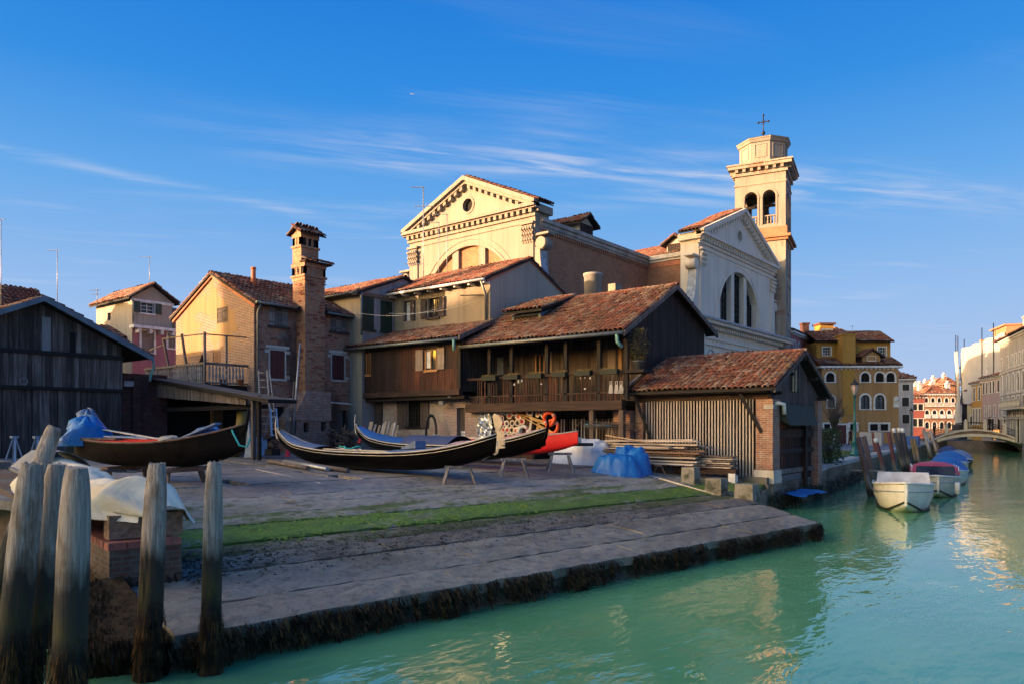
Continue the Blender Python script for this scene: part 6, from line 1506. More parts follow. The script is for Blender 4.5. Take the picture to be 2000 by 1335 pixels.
def ochre_top():
    hw = W/2; par = oc
    m = MB(); m.hexa([(-hw-.3,-.35,H+.01),(hw+.3,-.35,H+.01),(hw+.3,3.2,H+1.5),(-hw-.3,3.2,H+1.5),(-hw-.3,-.35,H+.1),(hw+.3,-.35,H+.1),(hw+.3,3.2,H+1.6),(-hw-.3,3.2,H+1.6)]); r = obj('lower_roof', m, MAT['tile_bed'], par); S = Vector((0,3.55,1.5)); tiles(r, (-hw-.3,-.35,H+.11), (1,0,0), 2*hw+.6, S, S.length, 'tile', .28, .42)
    f = Fr((0,1.6),(1,0),(0,-1)); h1 = (-hw+.8, -hw+1.7, H+1.35, H+2.25); h2 = (hw-1.55, hw-.65, H+1.35, H+2.25); mb = MB(); wall(mb, f, -hw+.1, hw-.1, H+.5, H+2.9, [h1, h2], .2); mb.box(-hw+.1, hw-.1, 1.85, 8.8, H, H+2.9); obj('attic_wall', mb, MAT['ochre_bright'], par)
    for h in (h1, h2): window(par, f, *h, trim='white_trim', frame='white_trim', nx=3, nz=3)
    gable_roof(par, 'x', -hw-.1, hw+.1, 1.1, H+2.9, 4.4, H+4.4, 9, H+2.8, 'tile', .28, .42, name='attic_roof')
    m = MB(); m.hexa([(-.3,-.1,H+.5),(2.6,-.1,H+.5),(2.6,3,H+1.2),(-.3,3,H+1.2),(-.3,-.1,H+.6),(2.6,-.1,H+.6),(2.6,3,H+1.9),(-.3,3,H+1.9)]); obj('dormer_base', m, MAT['tile_bed'], par)
    f2 = Fr((0,-.15),(1,0),(0,-1)); m = MB(); wall(m, f2, .2, 2.2, H+.45, H+1.1, [(.75,1.65,H+.6,H+1.05)], .15); gable(m, f2, .2, 2.2, H+1.1, 1.2, H+1.75); m.box(.2,2.2,-.1,2.5,H+.45,H+1.1); dm = obj('dormer', m, MAT['ochre'], par); window(dm, f2, .75, 1.65, H+.6, H+1.05, frame='white_trim', trim='white_trim', tw=.06, nx=3, nz=2)
    gable_roof(dm, 'y', -.5, 2.6, -.15, H+.98, 1.2, H+1.85, 2.55, H+.98, 'tile', .28, .42, name='dormer_roof', back=True)
    f3 = Fr((0,-.0),(1,0),(0,-1)); m = MB(); m.box(-hw+2.3, -hw+3.7, -.25, 1.6, H-.3, H+3.4); m.box(-hw+2.3, -hw+3.7, -.12, -.0, 3.2, H-.3); m.box(-hw+2.2, -hw+3.85, -.35, 2, H+3.4, H+3.55); obj('chimney', m, MAT['ochre_bright'], par)
    for (c, z, r_) in ((.4, zz(770,D), .28), (.4, zz(781,D), .22), (.4, zz(791,D), .25)):
        m = MB(); u = -hw + W*(c+.02); m.lathe((0,0,0), [(r_,0),(r_*.9,.06),(.05,.1)], 12); m2 = MB(); m2.add([(u+p[0], -.01-p[2], z+p[1]) for p in m.v], m.f, 0, True); obj('stone_medallion', m2, MAT['white_trim'], par)
    u = -hw + W*.965; f = Fr((0,0),(1,0),(0,-1)); m = MB(); fbox(m, f, u-.3, u+.3, zz(795,D), zz(778,D), 0, .12); m.lathe((u,-.06,zz(778,D)), [(.3,-.3),(.3,0),(.2,.2),(.02,.3)], 10); obj('shrine', m, MAT['white_trim'], par)
    m = MB(); fbox(m, f, -hw+W*.165, -hw+W*.33, zz(810,D), zz(800,D), .0, .08); obj('relief_panel', m, plain('carved relief', (.55,.33,.22), .9, var=.5, scale=4, bump=.6), par)
    m = MB(); fbox(m, f, -hw+W*.16, -hw+W*.33, zz(824,D), zz(813,D), .0, .05); p = outline(-hw+W*.17, -hw+W*.32, zz(824,D), zz(813,D), .5); obj('tympanum', m, MAT['ochre_bright'], par)
    m = MB(); uc, zc_ = -hw+W*.245, zz(819,D); m.tube([f(uc + .2*math.cos(R(a)), zc_ + .2*math.sin(R(a)), .08) for a in range(50, 311, 26)], .05, 6); obj('emblem', m, MAT['white_trim'], par)
ochre_top()
# taller house with red roof rising behind the ochre house
bh, W2, H2 = house('red_roofed_house', 'taller house with bright red hipped roof behind the ochre house', 1600, 1706, 100, CAM_Z+(HOR-672)*100/FPX, 12, 0, ['ochre'], [], roof='hip', zr=2.6, over=.4, cornice=False)
def rrh():
    m = MB(); f = Fr((0,-.2),(1,0),(0,-1)); u = -W2/2 + W2*.13; fbox(m, f, u-.9, u+.9, H2-1.2, H2+2.6, -2, 0); d = obj('roof_turret', m, MAT['ochre_bright'], bh); window(d, f, u-.6, u+.6, H2-.4, H2+1.9, trim='white_trim', tw=.15, shut='shut_tan', frame='white_trim'); m = MB(); fbox(m, f, u-1.1, u+1.1, H2+2.6, H2+2.85, -2.2, .3); obj('turret_roof', m, MAT['tile_far'], d)
    m = MB(); m.box(u-2.6, u-1.7, 1.5, 2.4, H2, H2+2.9); m.box(u-2.7, u-1.6, 1.4, 2.5, H2+2.9, H2+3.1); obj('chimney', m, MAT['brick_red'], bh)
rrh()
# rose palace between the church and the ochre house (front faces the canal)
a = atD(1549, HOR, 88); b = atD(1612, HOR, 118)
house('rose_palace', 'rose plastered palace with white arched windows beside the bell tower', 1546, 1610, 84, CAM_Z+(HOR-650)*86/FPX, 12, 0, ['rose'], [
    (zz(735,88), zz(668,86)-.0, [(.08,.75),(.2,.75)], dict(arch=True, shut='shut_black', tw=.2)),
    (zz(735,92), zz(676,92), [(.42,.95),(.62,.95),(.88,.95)], dict(arch=True, shut='shut_black', tw=.2)), (1.0, 3.6, cols(5,.9), dict(shut='shut_black'))], roof='hip', zr=1.6, Dr=98, roofmat='tile')
# white corner house, red house, orange palace down the canal
house('white_house', 'white house with dark shutters at the campo corner', 1718, 1784, 112, CAM_Z+(HOR-740)*112/FPX, 8, 0, ['white_pl'], [
    (zz(763,112), zz(751,112), [(.3,.9),(.78,.9)], dict(shut='shut_black', tw=.12)), (zz(793,112), zz(776,112), [(.3,.9),(.77,.9)], dict(shut='shut_black', tw=.12)), (zz(826,112), zz(809,112), [(.3,.9),(.78,.9)], dict(shut='shut_black', tw=.12))],
    roof='hip', zr=1.2, side='right', side_rows=[(zz(767,98), zz(755,98), [(.25,.9),(.65,.9)], S_), (zz(795,98), zz(780,98), [(.25,.9),(.65,.9)], S_), (zz(828,98), zz(812,98), [(.25,.9),(.65,.9)], S_)], Dr=110)
house('crimson_house', 'narrow crimson house between the white house and orange palace', 1768, 1806, 128, CAM_Z+(HOR-772)*128/FPX, 10, 0, ['red_far'], [
    (zz(800,128), zz(788,128), cols(3,.8,.2,.8), S_), (zz(832,128), zz(817,128), cols(3,.8,.2,.8), S_)], roof='gable', zr=1.6)
D = 145
op, W3, H3 = house('orange_palace', 'orange palace with white balustrade and pointed windows closing the canal', 1804, 1872, D, CAM_Z+(HOR-768)*D/FPX, 14, 0, ['orange'], [
    (zz(785,D), zz(776,D), [(.08,.7),(.27,.7),(.45,.7),(.66,.7),(.85,.7)], dict(arch=True, tw=.15, frame='iron')), (zz(813,D), zz(800,D), cols(5,.8,.1,.95), dict(arch=True, tw=.18, frame='iron')), (zz(836,D), zz(823,D), cols(5,.8,.1,.95), dict(arch=True, tw=.15, frame='iron'))],
    roof='hip', zr=1.8, over=.3)
def opal():
    f = Fr((0,0),(1,0),(0,-1)); m = MB(); z = zz(792,D); fbox(m, f, -W3/2, W3/2, z-.15, z, -.05, .25); fbox(m, f, -W3/2, W3/2, z+.55, z+.7, .05, .25); b_ = obj('balustrade', m, MAT['white_trim'], op)
    for i in range(26): m = MB(); u = -W3/2 + W3*(i+.5)/26; fbox(m, f, u-.05, u+.05, z, z+.55, .1, .2); obj('baluster', m, MAT['white_trim'], b_)
    for c in (.1, .3125, .525, .7375): m = MB(); u = -W3/2 + W3*c; fbox(m, f, u-.6, u+.6, zz(815,D)-.1, zz(815,D)+.7, .05, .35); obj('balcony', m, MAT['white_trim'], op)
    for (x, y) in ((-2, 4), (1.5, 6), (3, 3)): chim(op, x, y, H3+.8, 1.3)
opal()
for i, (p0, p1, DD, py, mt, lb) in enumerate(((1842, 1874, 175, 752, 'orange', 'pale roofed house behind the orange palace'), (1806, 1834, 190, 762, 'red_far', 'low red house far behind the orange palace'))):
    hp, w_, h_ = house('far_house', lb, p0, p1, DD, CAM_Z+(HOR-py)*DD/FPX, 10, 0, [mt], [], roof='hip', zr=2, cornice=False); chim(hp, 0, 3, h_+1, 1.6); chim(hp, -2, 4, h_+.6, 1.4)
m = MB(); 
for i in range(7): m.lathe((*cw(700 + i*260, 2600), -20), [(420,0),(300,70),(160,115 + 20*math.sin(i*2)),(10,140 + 25*math.sin(i*1.7))], 14)
struct('hills', m, plain('distant hills', (.1,.14,.2), 1))
# scaffolded building shrouded in sheeting
def scaffold():
    D = 112; a = atD(1868, HOR, D+8); b = atD(1957, HOR, D-14); v = Vector((b.x-a.x, b.y-a.y)); Wd = v.length
    par = thing('scaffolded_building', 'tall building shrouded in pale scaffold sheeting beyond the bridge', 'building', ((a.x+b.x)/2, (a.y+b.y)/2, 1.16), math.atan2(v.y, v.x)); hw = Wd/2; H = (HOR-672)*D/FPX + 1.7
    m = MB(); m.box(-hw+1.2, hw, 1.0, 12, 0, H-1); obj('core_wall', m, MAT['white_pl'], par); m = MB(); m.box(-hw-.3, hw*.2, .8, 1.4, 0, H-.8); obj('scaffold_shadow', m, plain('dark scaffold shade', (.04,.045,.06), .9), par)  # dark box painted as the shaded scaffold interior, decks and netting
    m = MB(); rows = []
    for z in (5.5, 8, 10, H*.9, H): rows.append([(-hw+1.2 + (Wd-1.2)*i/24, .3 + .1*math.sin(i*1.9+z), z + .1*math.sin(i*.9)) for i in range(25)])
    m.grid(rows); obj('sheeting', m, MAT['net_white'], par)
    m = MB(); rows = []
    for (z, x0, x1) in ((.8, -hw-.3, -hw+3.4), (3.0, -hw-.4, -hw+3.6), (5.6, -hw+.6, -hw+3.0), (7.6, -hw+1.8, -hw+2.4), (9.5, -hw+1.3, -hw+2.3), (H-1, -hw-.2, -hw+1.6), (H-.3, -hw-.3, -hw+1.5)): rows.append([(x0+(x1-x0)*i/10, -.2 + .15*math.sin(i*2.2), z) for i in range(11)])
    m.grid(rows); obj('hanging_sheet', m, MAT['net_white'], par)
    for (x, y) in ((-hw-.4, 0), (-hw+.9, 0), (-hw-.4, 1.2), (hw*.15, .2), (hw*.62, .2)): m = MB(); m.cyl((x,y,0), (x,y,H+ru(1.2,2.6)), .06, n=6); obj('scaffold_pole', m, MAT['iron'], par)
    for k in range(6): m = MB(); m.box(-hw-.5, -hw+1.1, .1, 1.2, 1.9+k*1.9, 1.98+k*1.9); obj('scaffold_deck', m, MAT['aqua_pole' if k == 3 else 'lumber_brown'], par)
    m = MB(); m.bar((-hw-.4,0,H+1), (-hw+.9,0,H+1), .05, .05); obj('scaffold_rail', m, MAT['metal_grey'], par)
    chim(par, -hw+2.4, 3, H-1, 1.6, 'orange'); m = MB(); m.box(hw*.5, hw, .5, 6, H-.3, H+.9); m.box(hw*.45, hw+.2, .2, 6.2, H+.9, H+1.1); obj('roof_loggia', m, MAT['orange'], par)
    m = MB(); m.box(-hw-.6, -hw+4, -.5, .0, 0, 2.3); obj('hoarding', m, plain('dark hoarding', (.03,.035,.05), .8), par)
scaffold()
# row on the right bank
D = 106
house('dull_yellow_house', 'dull yellow house with dark shutters half hidden by scaffold sheeting', 1889, 1909, 116, CAM_Z+(HOR-762)*116/FPX, 9, 0, ['yellow_pl'], [(zz(775,116), zz(762,116)-.5, cols(2,.8,.4,.85), S_), (zz(828,116), zz(812,116), cols(2,.8,.4,.85), S_)], roof='gable', zr=1.4, Dr=112)
hp, w_, h_ = house('mustard_house', 'small mustard house with a tall chimney beyond the bridge', 1898, 1918, 108, CAM_Z+(HOR-748)*108/FPX, 9, 0, ['ochre_bright'], [(zz(782,108), zz(757,108), cols(2,.75,.25,.75), S_), (zz(828,108), zz(798,108), cols(3,.6,.2,.8), S_)], roof='gable', zr=1.2, Dr=104); chim(hp, .2, 1.5, h_+.3, 1.6)
house('mauve_house', 'mauve plastered house with a row of tall shuttered windows', 1918, 1957, 103, CAM_Z+(HOR-738)*103/FPX, 10, 0, ['mauve'], [(zz(768,101), zz(746,101), [(.1,.8),(.26,.8),(.45,.8),(.6,.8),(.84,.9)], dict(shut='shut_brown', tw=.1)), (zz(812,101), zz(792,101), [(.18,.6),(.4,.6),(.66,.6),(.9,.6)], dict(frame='iron', tw=.1)), (.2, 3.0, [(.55,1.4),(.85,1.4)], dict(tw=.1, pane='dark_in', frame='iron', sill=False))], roof='gable', zr=1.6, Dr=95)
m = MB(); c = atD(1946, 848, 94); m.box(c.x-.28, c.x+.28, c.y-.28, c.y+.28, 1.5, 2.7)
single('shop_window', m, MAT['glow'], 'glowing orange shop window at the foot of the mauve house', 'window')
D = 92
pz, W5, H5 = house('stone_palazzo', 'tall pale stone palazzo with balcony at the right edge', 1953, 2075, 95, CAM_Z+(HOR-668)*95/FPX, 16, 0, ['palazzo'], [
    (zz(720,92), zz(698,92), [(.04,.7),(.17,.7),(.25,.7),(.32,.7),(.39,.7),(.46,.7),(.6,.7),(.8,.7)], dict(frame='iron', tw=.15)), (zz(765,90), zz(730,90), [(.045,.8),(.17,.8),(.27,.9),(.36,1.1),(.45,.9),(.6,.8),(.8,.8)], dict(arch=True, frame='iron', tw=.2)),
    (zz(812,90), zz(775,90), [(.045,.8),(.17,.8),(.27,.9),(.36,.9),(.45,.9),(.6,.8),(.8,.8)], dict(frame='iron', tw=.2)), (.1, 3.2, [(.1,1.3),(.24,.9),(.36,1.4),(.6,1.2),(.8,1.2)], dict(pane='dark_in', frame='iron', tw=.15, sill=False))], roof='hip', zr=3.4, Dr=70, over=.6)
def pal():
    f = Fr((0,0),(1,0),(0,-1)); u0, u1 = -W5/2 + W5*.15, -W5/2 + W5*.52; z = zz(796,88); m = MB(); fbox(m, f, u0, u1, z-.2, z, -.05, .9); fbox(m, f, u0, u1, z+.8, z+.95, .7, .9); bl = obj('balcony', m, MAT['stone'], pz)
    n = 22
    for i in range(n): p = f(u0+.1+(u1-u0-.2)*i/(n-1), 0, .8); m = MB(); m.lathe((p[0],p[1],z), [(.06,0),(.1,.3),(.05,.5),(.08,.8)], 6); obj('baluster', m, MAT['stone'], bl)
    for zq in (zz(726,90), zz(770,90), zz(818,90)): m = MB(); fbox(m, f, -W5/2, W5/2, zq, zq+.2, -.02, .12); obj('string_course', m, MAT['stone'], pz)
    m = MB(); m.box(-W5/2+2.2, -W5/2+3.2, 2, 3, H5+.6, H5+2.6); m.box(-W5/2+2.1, -W5/2+3.3, 1.9, 3.1, H5+2.6, H5+2.8); obj('chimney', m, MAT['palazzo'], pz)
pal()
# houses left of the yard, behind the barn
def left_bg():
    # beige box house over a pink one
    D = 52; c = atD(258, HOR, D); r = atD(345, HOR, D+4.5)
    x1, y0 = c.x, c.y; W = onX(336, 700, x1)[0] - y0; xl = onY(188, 700, y0)[0]
    par = thing('pink_house', 'pink house with a beige upper box and green shutters behind the terrace', 'house', (x1-3, y0+3, 1.2)); e = FX(x1); g = FY(y0)
    zt = onX(258, 580, x1)[1]; zm = onX(258, 634, x1)[1]; y1 = y0 + W
    h = (onX(275, 600, x1)[0], onX(301, 600, x1)[0], onX(288, 612, x1)[1], onX(288, 591, x1)[1])
    hs = (onY(210, 620, y0)[0], onY(216, 620, y0)[0], onY(213, 626, y0)[1], onY(213, 611, y0)[1])
    h2 = (onX(275, 660, x1)[0], onX(299, 660, x1)[0], onX(287, 688, x1)[1], onX(287, 647, x1)[1]); h3 = (onX(327, 660, x1)[0], onX(340, 660, x1)[0], onX(333, 680, x1)[1], onX(333, 652, x1)[1])
    mb = MB(); wall(mb, e, y0, y1, zm, zt, [h], .2); wall(mb, g, xl, x1, 1.2, zt, [hs], .2); mb.add([(xl,y0,1.2),(xl,y1,1.2),(xl,y1,zt),(xl,y0,zt)], [(0,1,2,3)]); gable(mb, e, y0, y1, zt, (y0+y1)/2, zt+.95); obj('upper_wall', mb, MAT['beige_grey'], par)
    mb = MB(); wall(mb, e, y0, y1+2, 1.2, zm-.02, [h2, h3], .2, d=.1); obj('pink_wall', mb, MAT['pink'], par)
    window(par, e, *h, trim='white_trim', tw=.08, frame='white_trim', shut='shut_green', mode='open'); window(par, g, *hs, frame='shut_brown', sill=False)
    ep = FX(x1+.1)
    for q in (h2, h3): window(par, ep, *q, trim='white_trim', tw=.14, shut='shut_tan', frame='white_trim', leaves=2)
    m = MB(); fbox(m, e, y0-.2, y1+2, zm-.25, zm-.05, 0, .7); c_ = obj('cornice', m, MAT['white_trim'], par); md = MB(); dentils(md, e, y0-.1, y1+1.9, zm-.55, .2, .5, .3, .1, .6); obj('brackets', md, MAT['white_trim'], c_, 'stuff')
    m = MB(); fbox(m, e, y0-.1, y1+.1, zt-.3, zt-.1, -.02, .1); obj('eave_band', m, MAT['white_trim'], par)
    gable_roof(par, 'x', xl-.3, x1+.4, y0-.4, zt-.1, (y0+y1)/2, zt+1.1, y1+.4, zt-.1, 'tile', .3, .5)
    m = MB(); m.hexa([(x1-3,y1,zm),(x1+.5,y1,zm),(x1+.5,y1+2.4,zm),(x1-3,y1+2.4,zm),(x1-3,y1,zm+1.8),(x1-1.5,y1,zm+1.8),(x1-1.5,y1+2.4,zm+1.8),(x1-3,y1+2.4,zm+1.8)]); obj('side_roof', m, MAT['tile'], par)
    pipe(par, [(x1+.08, y0+.06, zt-.2), (x1+.08, y0+.06, zm+.2)], .05, 'gutter')
    # red-roofed house behind the barn
    hp, w_, h_ = house('red_tiled_house', 'white house with a red tiled roof just above the barn ridge', -60, 112, 46, CAM_Z+(HOR-610)*47/FPX, 7, 0, ['white_pl'], [], roof='gable', zr=2.3, cornice=False, roofmat='tile_red', Dr=50)
    hp, w_, h_ = house('low_tiled_house', 'low house with tiled roof between barn and pink house', 196, 240, 46, CAM_Z+(HOR-656)*46/FPX, 5, 0, ['cream'], [], roof='gable', zr=.9, cornice=False, roofmat='tile', Dr=47)
left_bg()
# houses across the side canal, out of the picture to the left: their shade falls over the yard
for i, (x0, x1, y, h, mt) in enumerate(((-82, -65, -22, 10.3, 'ochre'), (-64.5, -56.3, -22, 16.4, 'pink'), (-56, -50, -22, 13.6, 'cream'), (-49.5, -30, -22, 10.4, 'orange'), (-29.5, -6, -22, 8.0, 'rose'))):
    par = thing('canalside_house', ['ochre', 'pink', 'cream', 'orange', 'rose'][i] + ' house across the side canal, outside the picture', 'house', ((x0+x1)/2, y-5, 1.2), group='houses across the side canal')
    f = Fr((0,y),(1,0),(0,1)); n = int((x1-x0)/2.6); H = [(x0+1+(x1-x0-2)*k/(n-1)-.5, x0+1+(x1-x0-2)*k/(n-1)+.5, z, z+1.7) for k in range(n) for z in (2.4, 5.6, 8.6, 11.4, 14.2) if z + 1.8 < h]
    mb = MB(); wall(mb, f, x0, x1, 1.2, h, H, .2); mb.box(x0, x1, y-10, y-.25, 1.2, h-.01); obj('wall', mb, MAT[mt], par)
    for q in H: window(par, f, *q, trim='white_trim', shut='shut_green' if i % 2 else 'shut_brown', frame='white_trim')
    gable_roof(par, 'x', x0-.1, x1+.1, y+.4, h, y-5, h+1.7, y-10.4, h, 'tile', .35, .6)

# ------------------------------------------------------------------ boats
def cpos(X, Y, z=0): x, y = cw(X, Y); return Vector((x, y, z))
def cang(dX, dY): x, y = cw(dX, dY); return math.atan2(y, x)
def hull_rows(L, B, sheer, keel, beam, n=28, inset=0.0, bot=.6):
    rows = []
    for i in range(n+1):
        f = i/n; x = -L/2 + L*f; b = max(.012, B*beam(f) - inset); zs = sheer(f); zk = keel(f) + inset; zk = min(zk, zs-.03)
        P = []
        for s, w in ((1,1), ):
            pts = [(b, zs), (b*(.93+.07*bot), zk + (zs-zk)*.62), (b*(bot+.2), zk + (zs-zk)*.25), (b*bot, zk+.03), (0, zk)]
        P = [(x, y, z) for (y, z) in pts] + [(x, -y, z) for (y, z) in reversed(pts[:-1])]
        rows.append(P)
    return rows
def ends(mb, rows):
    for r in (rows[0], rows[-1]): mb.add(r, [tuple(range(len(r)))])
def rail(mb, L, B, sheer, beam, dz, r, n=28, out=0.0):
    for s in (1, -1): mb.tube([(-L/2 + L*i/n, s*(max(.012, B*beam(i/n)) + out), sheer(i/n)+dz) for i in range(n+1)], r, 5)
def decking(L, B, sheer, beam, f0, f1, camber, dz=0.0, n=10, k=6, fold=0.0):
    mb = MB(); rows = []
    for i in range(n+1):
        f = f0 + (f1-f0)*i/n; b = max(.01, B*beam(f)); rows.append([(-L/2+L*f, b*(2*j/k-1)*1.0, sheer(f) + dz + camber*(1-(2*j/k-1)**2)*min(1, b/.4) + fold*ru(-1,1)) for j in range(k+1)])
    mb.grid(rows); return mb
def gondola(name, label, X0, Y0, X1, Y1, z, cover=None, L=10.8, ferro=True, tilt=0.0):
    """stern at (X0,Y0), bow at (X1,Y1), metres right/ahead of the viewpoint"""
    c = cpos((X0+X1)/2, (Y0+Y1)/2, z); par = thing(name, label, 'gondola', c, cang(X1-X0, Y1-Y0)); par.rotation_euler = (0, tilt, cang(X1-X0, Y1-Y0))
    g = lambda f: 2*f-1
    sheer = lambda f: .56 + .62*max(0, g(f))**3.0 + (.5*max(0, -g(f))**2.6 + .75*max(0, -g(f)-.75)**1.2*2)
    keel = lambda f: .0 + .62*max(0, g(f))**3.2 + .95*max(0, -g(f))**3.4
    beam = lambda f: max(0, 1-abs(g(f))**2.1)**.8*.985 + .015
    B = .70; rows = hull_rows(L, B, sheer, keel, beam); mb = MB(); mb.grid(rows); ends(mb, rows); obj('hull', mb, MAT['lacquer'], par)
    inn = hull_rows(L*.985, B, sheer, lambda f: keel(f)+.12, beam, inset=.05, bot=.55); mb = MB(); mb.grid(inn); obj('inside', mb, MAT['boat_in'], par)
    mb = MB(); rail(mb, L, B, sheer, beam, .0, .026); obj('gunwale', mb, MAT['pale_line'], par)
    mb = MB(); rail(mb, L, B, lambda f: sheer(f)-.09, beam, 0, .012, out=.006); obj('moulding', mb, MAT['brass_line'], par)
    if cover is None:
        for (a, b, mt) in ((.62, .985, 'deck_blue'), (.02, .27, 'deck_blue')): obj('deck', decking(L, B, sheer, beam, a, b, .09, .0), MAT[mt], par)
        for f in (.34, .42, .53): x = -L/2+L*f; m = MB(); m.box(x-.11, x+.11, -B*beam(f)+.04, B*beam(f)-.04, sheer(f)-.16, sheer(f)-.12); obj('thwart', m, MAT['lacquer'], par)
        m = MB(); x = -L/2+L*.66; m.hexa([(x-.1,-.2,sheer(.66)+.1),(x+.55,-.2,sheer(.7)+.12),(x+.55,.25,sheer(.7)+.12),(x-.1,.25,sheer(.66)+.1),(x-.1,-.2,sheer(.66)+.14),(x+.55,-.2,sheer(.7)+.35),(x+.55,.25,sheer(.7)+.35),(x-.1,.25,sheer(.66)+.14)]); obj('deck_hatch', m, MAT['deck_blue'], par)
        m = MB(); x = -L/2+L*.31; m.tube([(x+.12*i, .25+.18*math.sin(i), sheer(.31)+.07+.05*math.cos(i*1.7)) for i in range(9)], .025, 6); obj('rope', m, MAT['rope_teal'], par)
        m = MB(); x = -L/2+L*.5; m.tube([(x + .13*math.cos(a*.524), -.5, sheer(.5)-.02+.13*math.sin(a*.524)) for a in range(12)], .02, 6, closed=True); obj('rowlock_ring', m, MAT['brass_line'], par)
        m = MB(); m.bar((-L/2+L*.3, -.3, sheer(.3)+.02), (-L/2+L*.62, -.15, sheer(.6)+.02), .06, .04); obj('oar', m, MAT['pale_line'], par)
    else:
        for (a, b, mt, cam_) in cover: obj('cover', decking(L, B*1.03, sheer, beam, a, b, cam_, .03, 16, 10, .014), MAT[mt], par)
    # ferro: steel blade with teeth, rising from the bow
    if ferro:
        x = L/2; zb = sheer(1)-.92; out = [(x-.1, zb+.3), (x+.03, zb+.36), (x+.08, zb+.5)]
        for i in range(6): z0 = zb+.52+i*.085; out += [(x+.30, z0+.005), (x+.30, z0+.045), (x+.10, z0+.06)]
        out += [(x+.16, zb+1.1), (x+.22, zb+1.25), (x+.13, zb+1.42), (x-.08, zb+1.5), (x-.16, zb+1.42), (x-.1, zb+1.2), (x-.02, zb+.95), (x+.0, zb+.6), (x-.06, zb+.4)]
        m = MB(); m.prism([(p[0], -.012, p[1]) for p in out], (0,.024,0)); obj('ferro', m, MAT['steel'], par)
        m = MB(); m.tube([(x-.55, 0, keel(.95)-.02), (x-.2, 0, keel(.98)+.06), (x-.01, 0, sheer(1)-.55), (x+.03, 0, sheer(1)-.2)], .03, 6); obj('bow_strap', m, MAT['steel'], par)
    else:
        m = MB(); x = L/2; m.tube([(x-.3, 0, keel(.97)), (x, 0, sheer(1)-.3), (x+.1, 0, sheer(1)+.1), (x+.05, 0, sheer(1)+.35)], [.05,.05,.045,.03], 6); obj('stem', m, MAT['lacquer'], par)
    m = MB(); x = -L/2; m.tube([(x+.2, 0, keel(.03)+.1), (x-.02, 0, sheer(0)-.35), (x-.1, 0, sheer(0)+.05), (x-.06, 0, sheer(0)+.42)], [.05,.045,.035,.015], 6); obj('stern_post', m, MAT['brass_line'], par)
    return par
gondola('gondola', 'black gondola with open well and steel comb prow on trestles in front', -8.62, 27.7, -.62, 21.2, 1.56)
gondola('gondola', 'black gondola under bright blue and navy covers behind the open one', -6.6, 31.3, 1.12, 23.9, 1.72, cover=[(.03,.36,'cover_blue',.16), (.36,.62,'cover_navy',.3), (.62,.8,'pink_board',.12), (.8,.97,'pink_board',.1)], ferro=False, L=10.6)
# red sandolo
def sandolo():
    L = 7.2; a = cpos(2.6, 26.2); b = cpos(-3.4, 31.3); d = (a-b); c = (a+b)/2; ang = math.atan2(d.y, d.x)
    par = thing('red_sandolo', 'bright red flat-bottomed boat pointing right on a trestle', 'boat', (c.x, c.y, 1.88), ang)
    g = lambda f: 2*f-1; sheer = lambda f: .62 + .3*max(0,g(f))**2; keel = lambda f: .45*max(0,g(f))**3.0; beam = lambda f: max(.01, 1-max(0,g(f))**1.7)*(1-.35*max(0,-g(f))**2)
    rows = hull_rows(L, .75, sheer, keel, beam, bot=.75); mb = MB(); mb.grid(rows); ends(mb, rows); obj('hull', mb, MAT['boat_red'], par)
    mb = MB(); rail(mb, L, .75, sheer, beam, 0, .022); obj('gunwale', mb, MAT['pale_line'], par)
    obj('deck', decking(L, .75, sheer, beam, .55, .99, .08), MAT['boat_red'], par); obj('inside_deck', decking(L, .7, sheer, beam, .05, .55, .02, -.12), MAT['deck_grey'], par)
    obj('deck_panel', decking(L, .42, sheer, beam, .6, .86, .1, .03), MAT['deck_grey'], par)
sandolo()
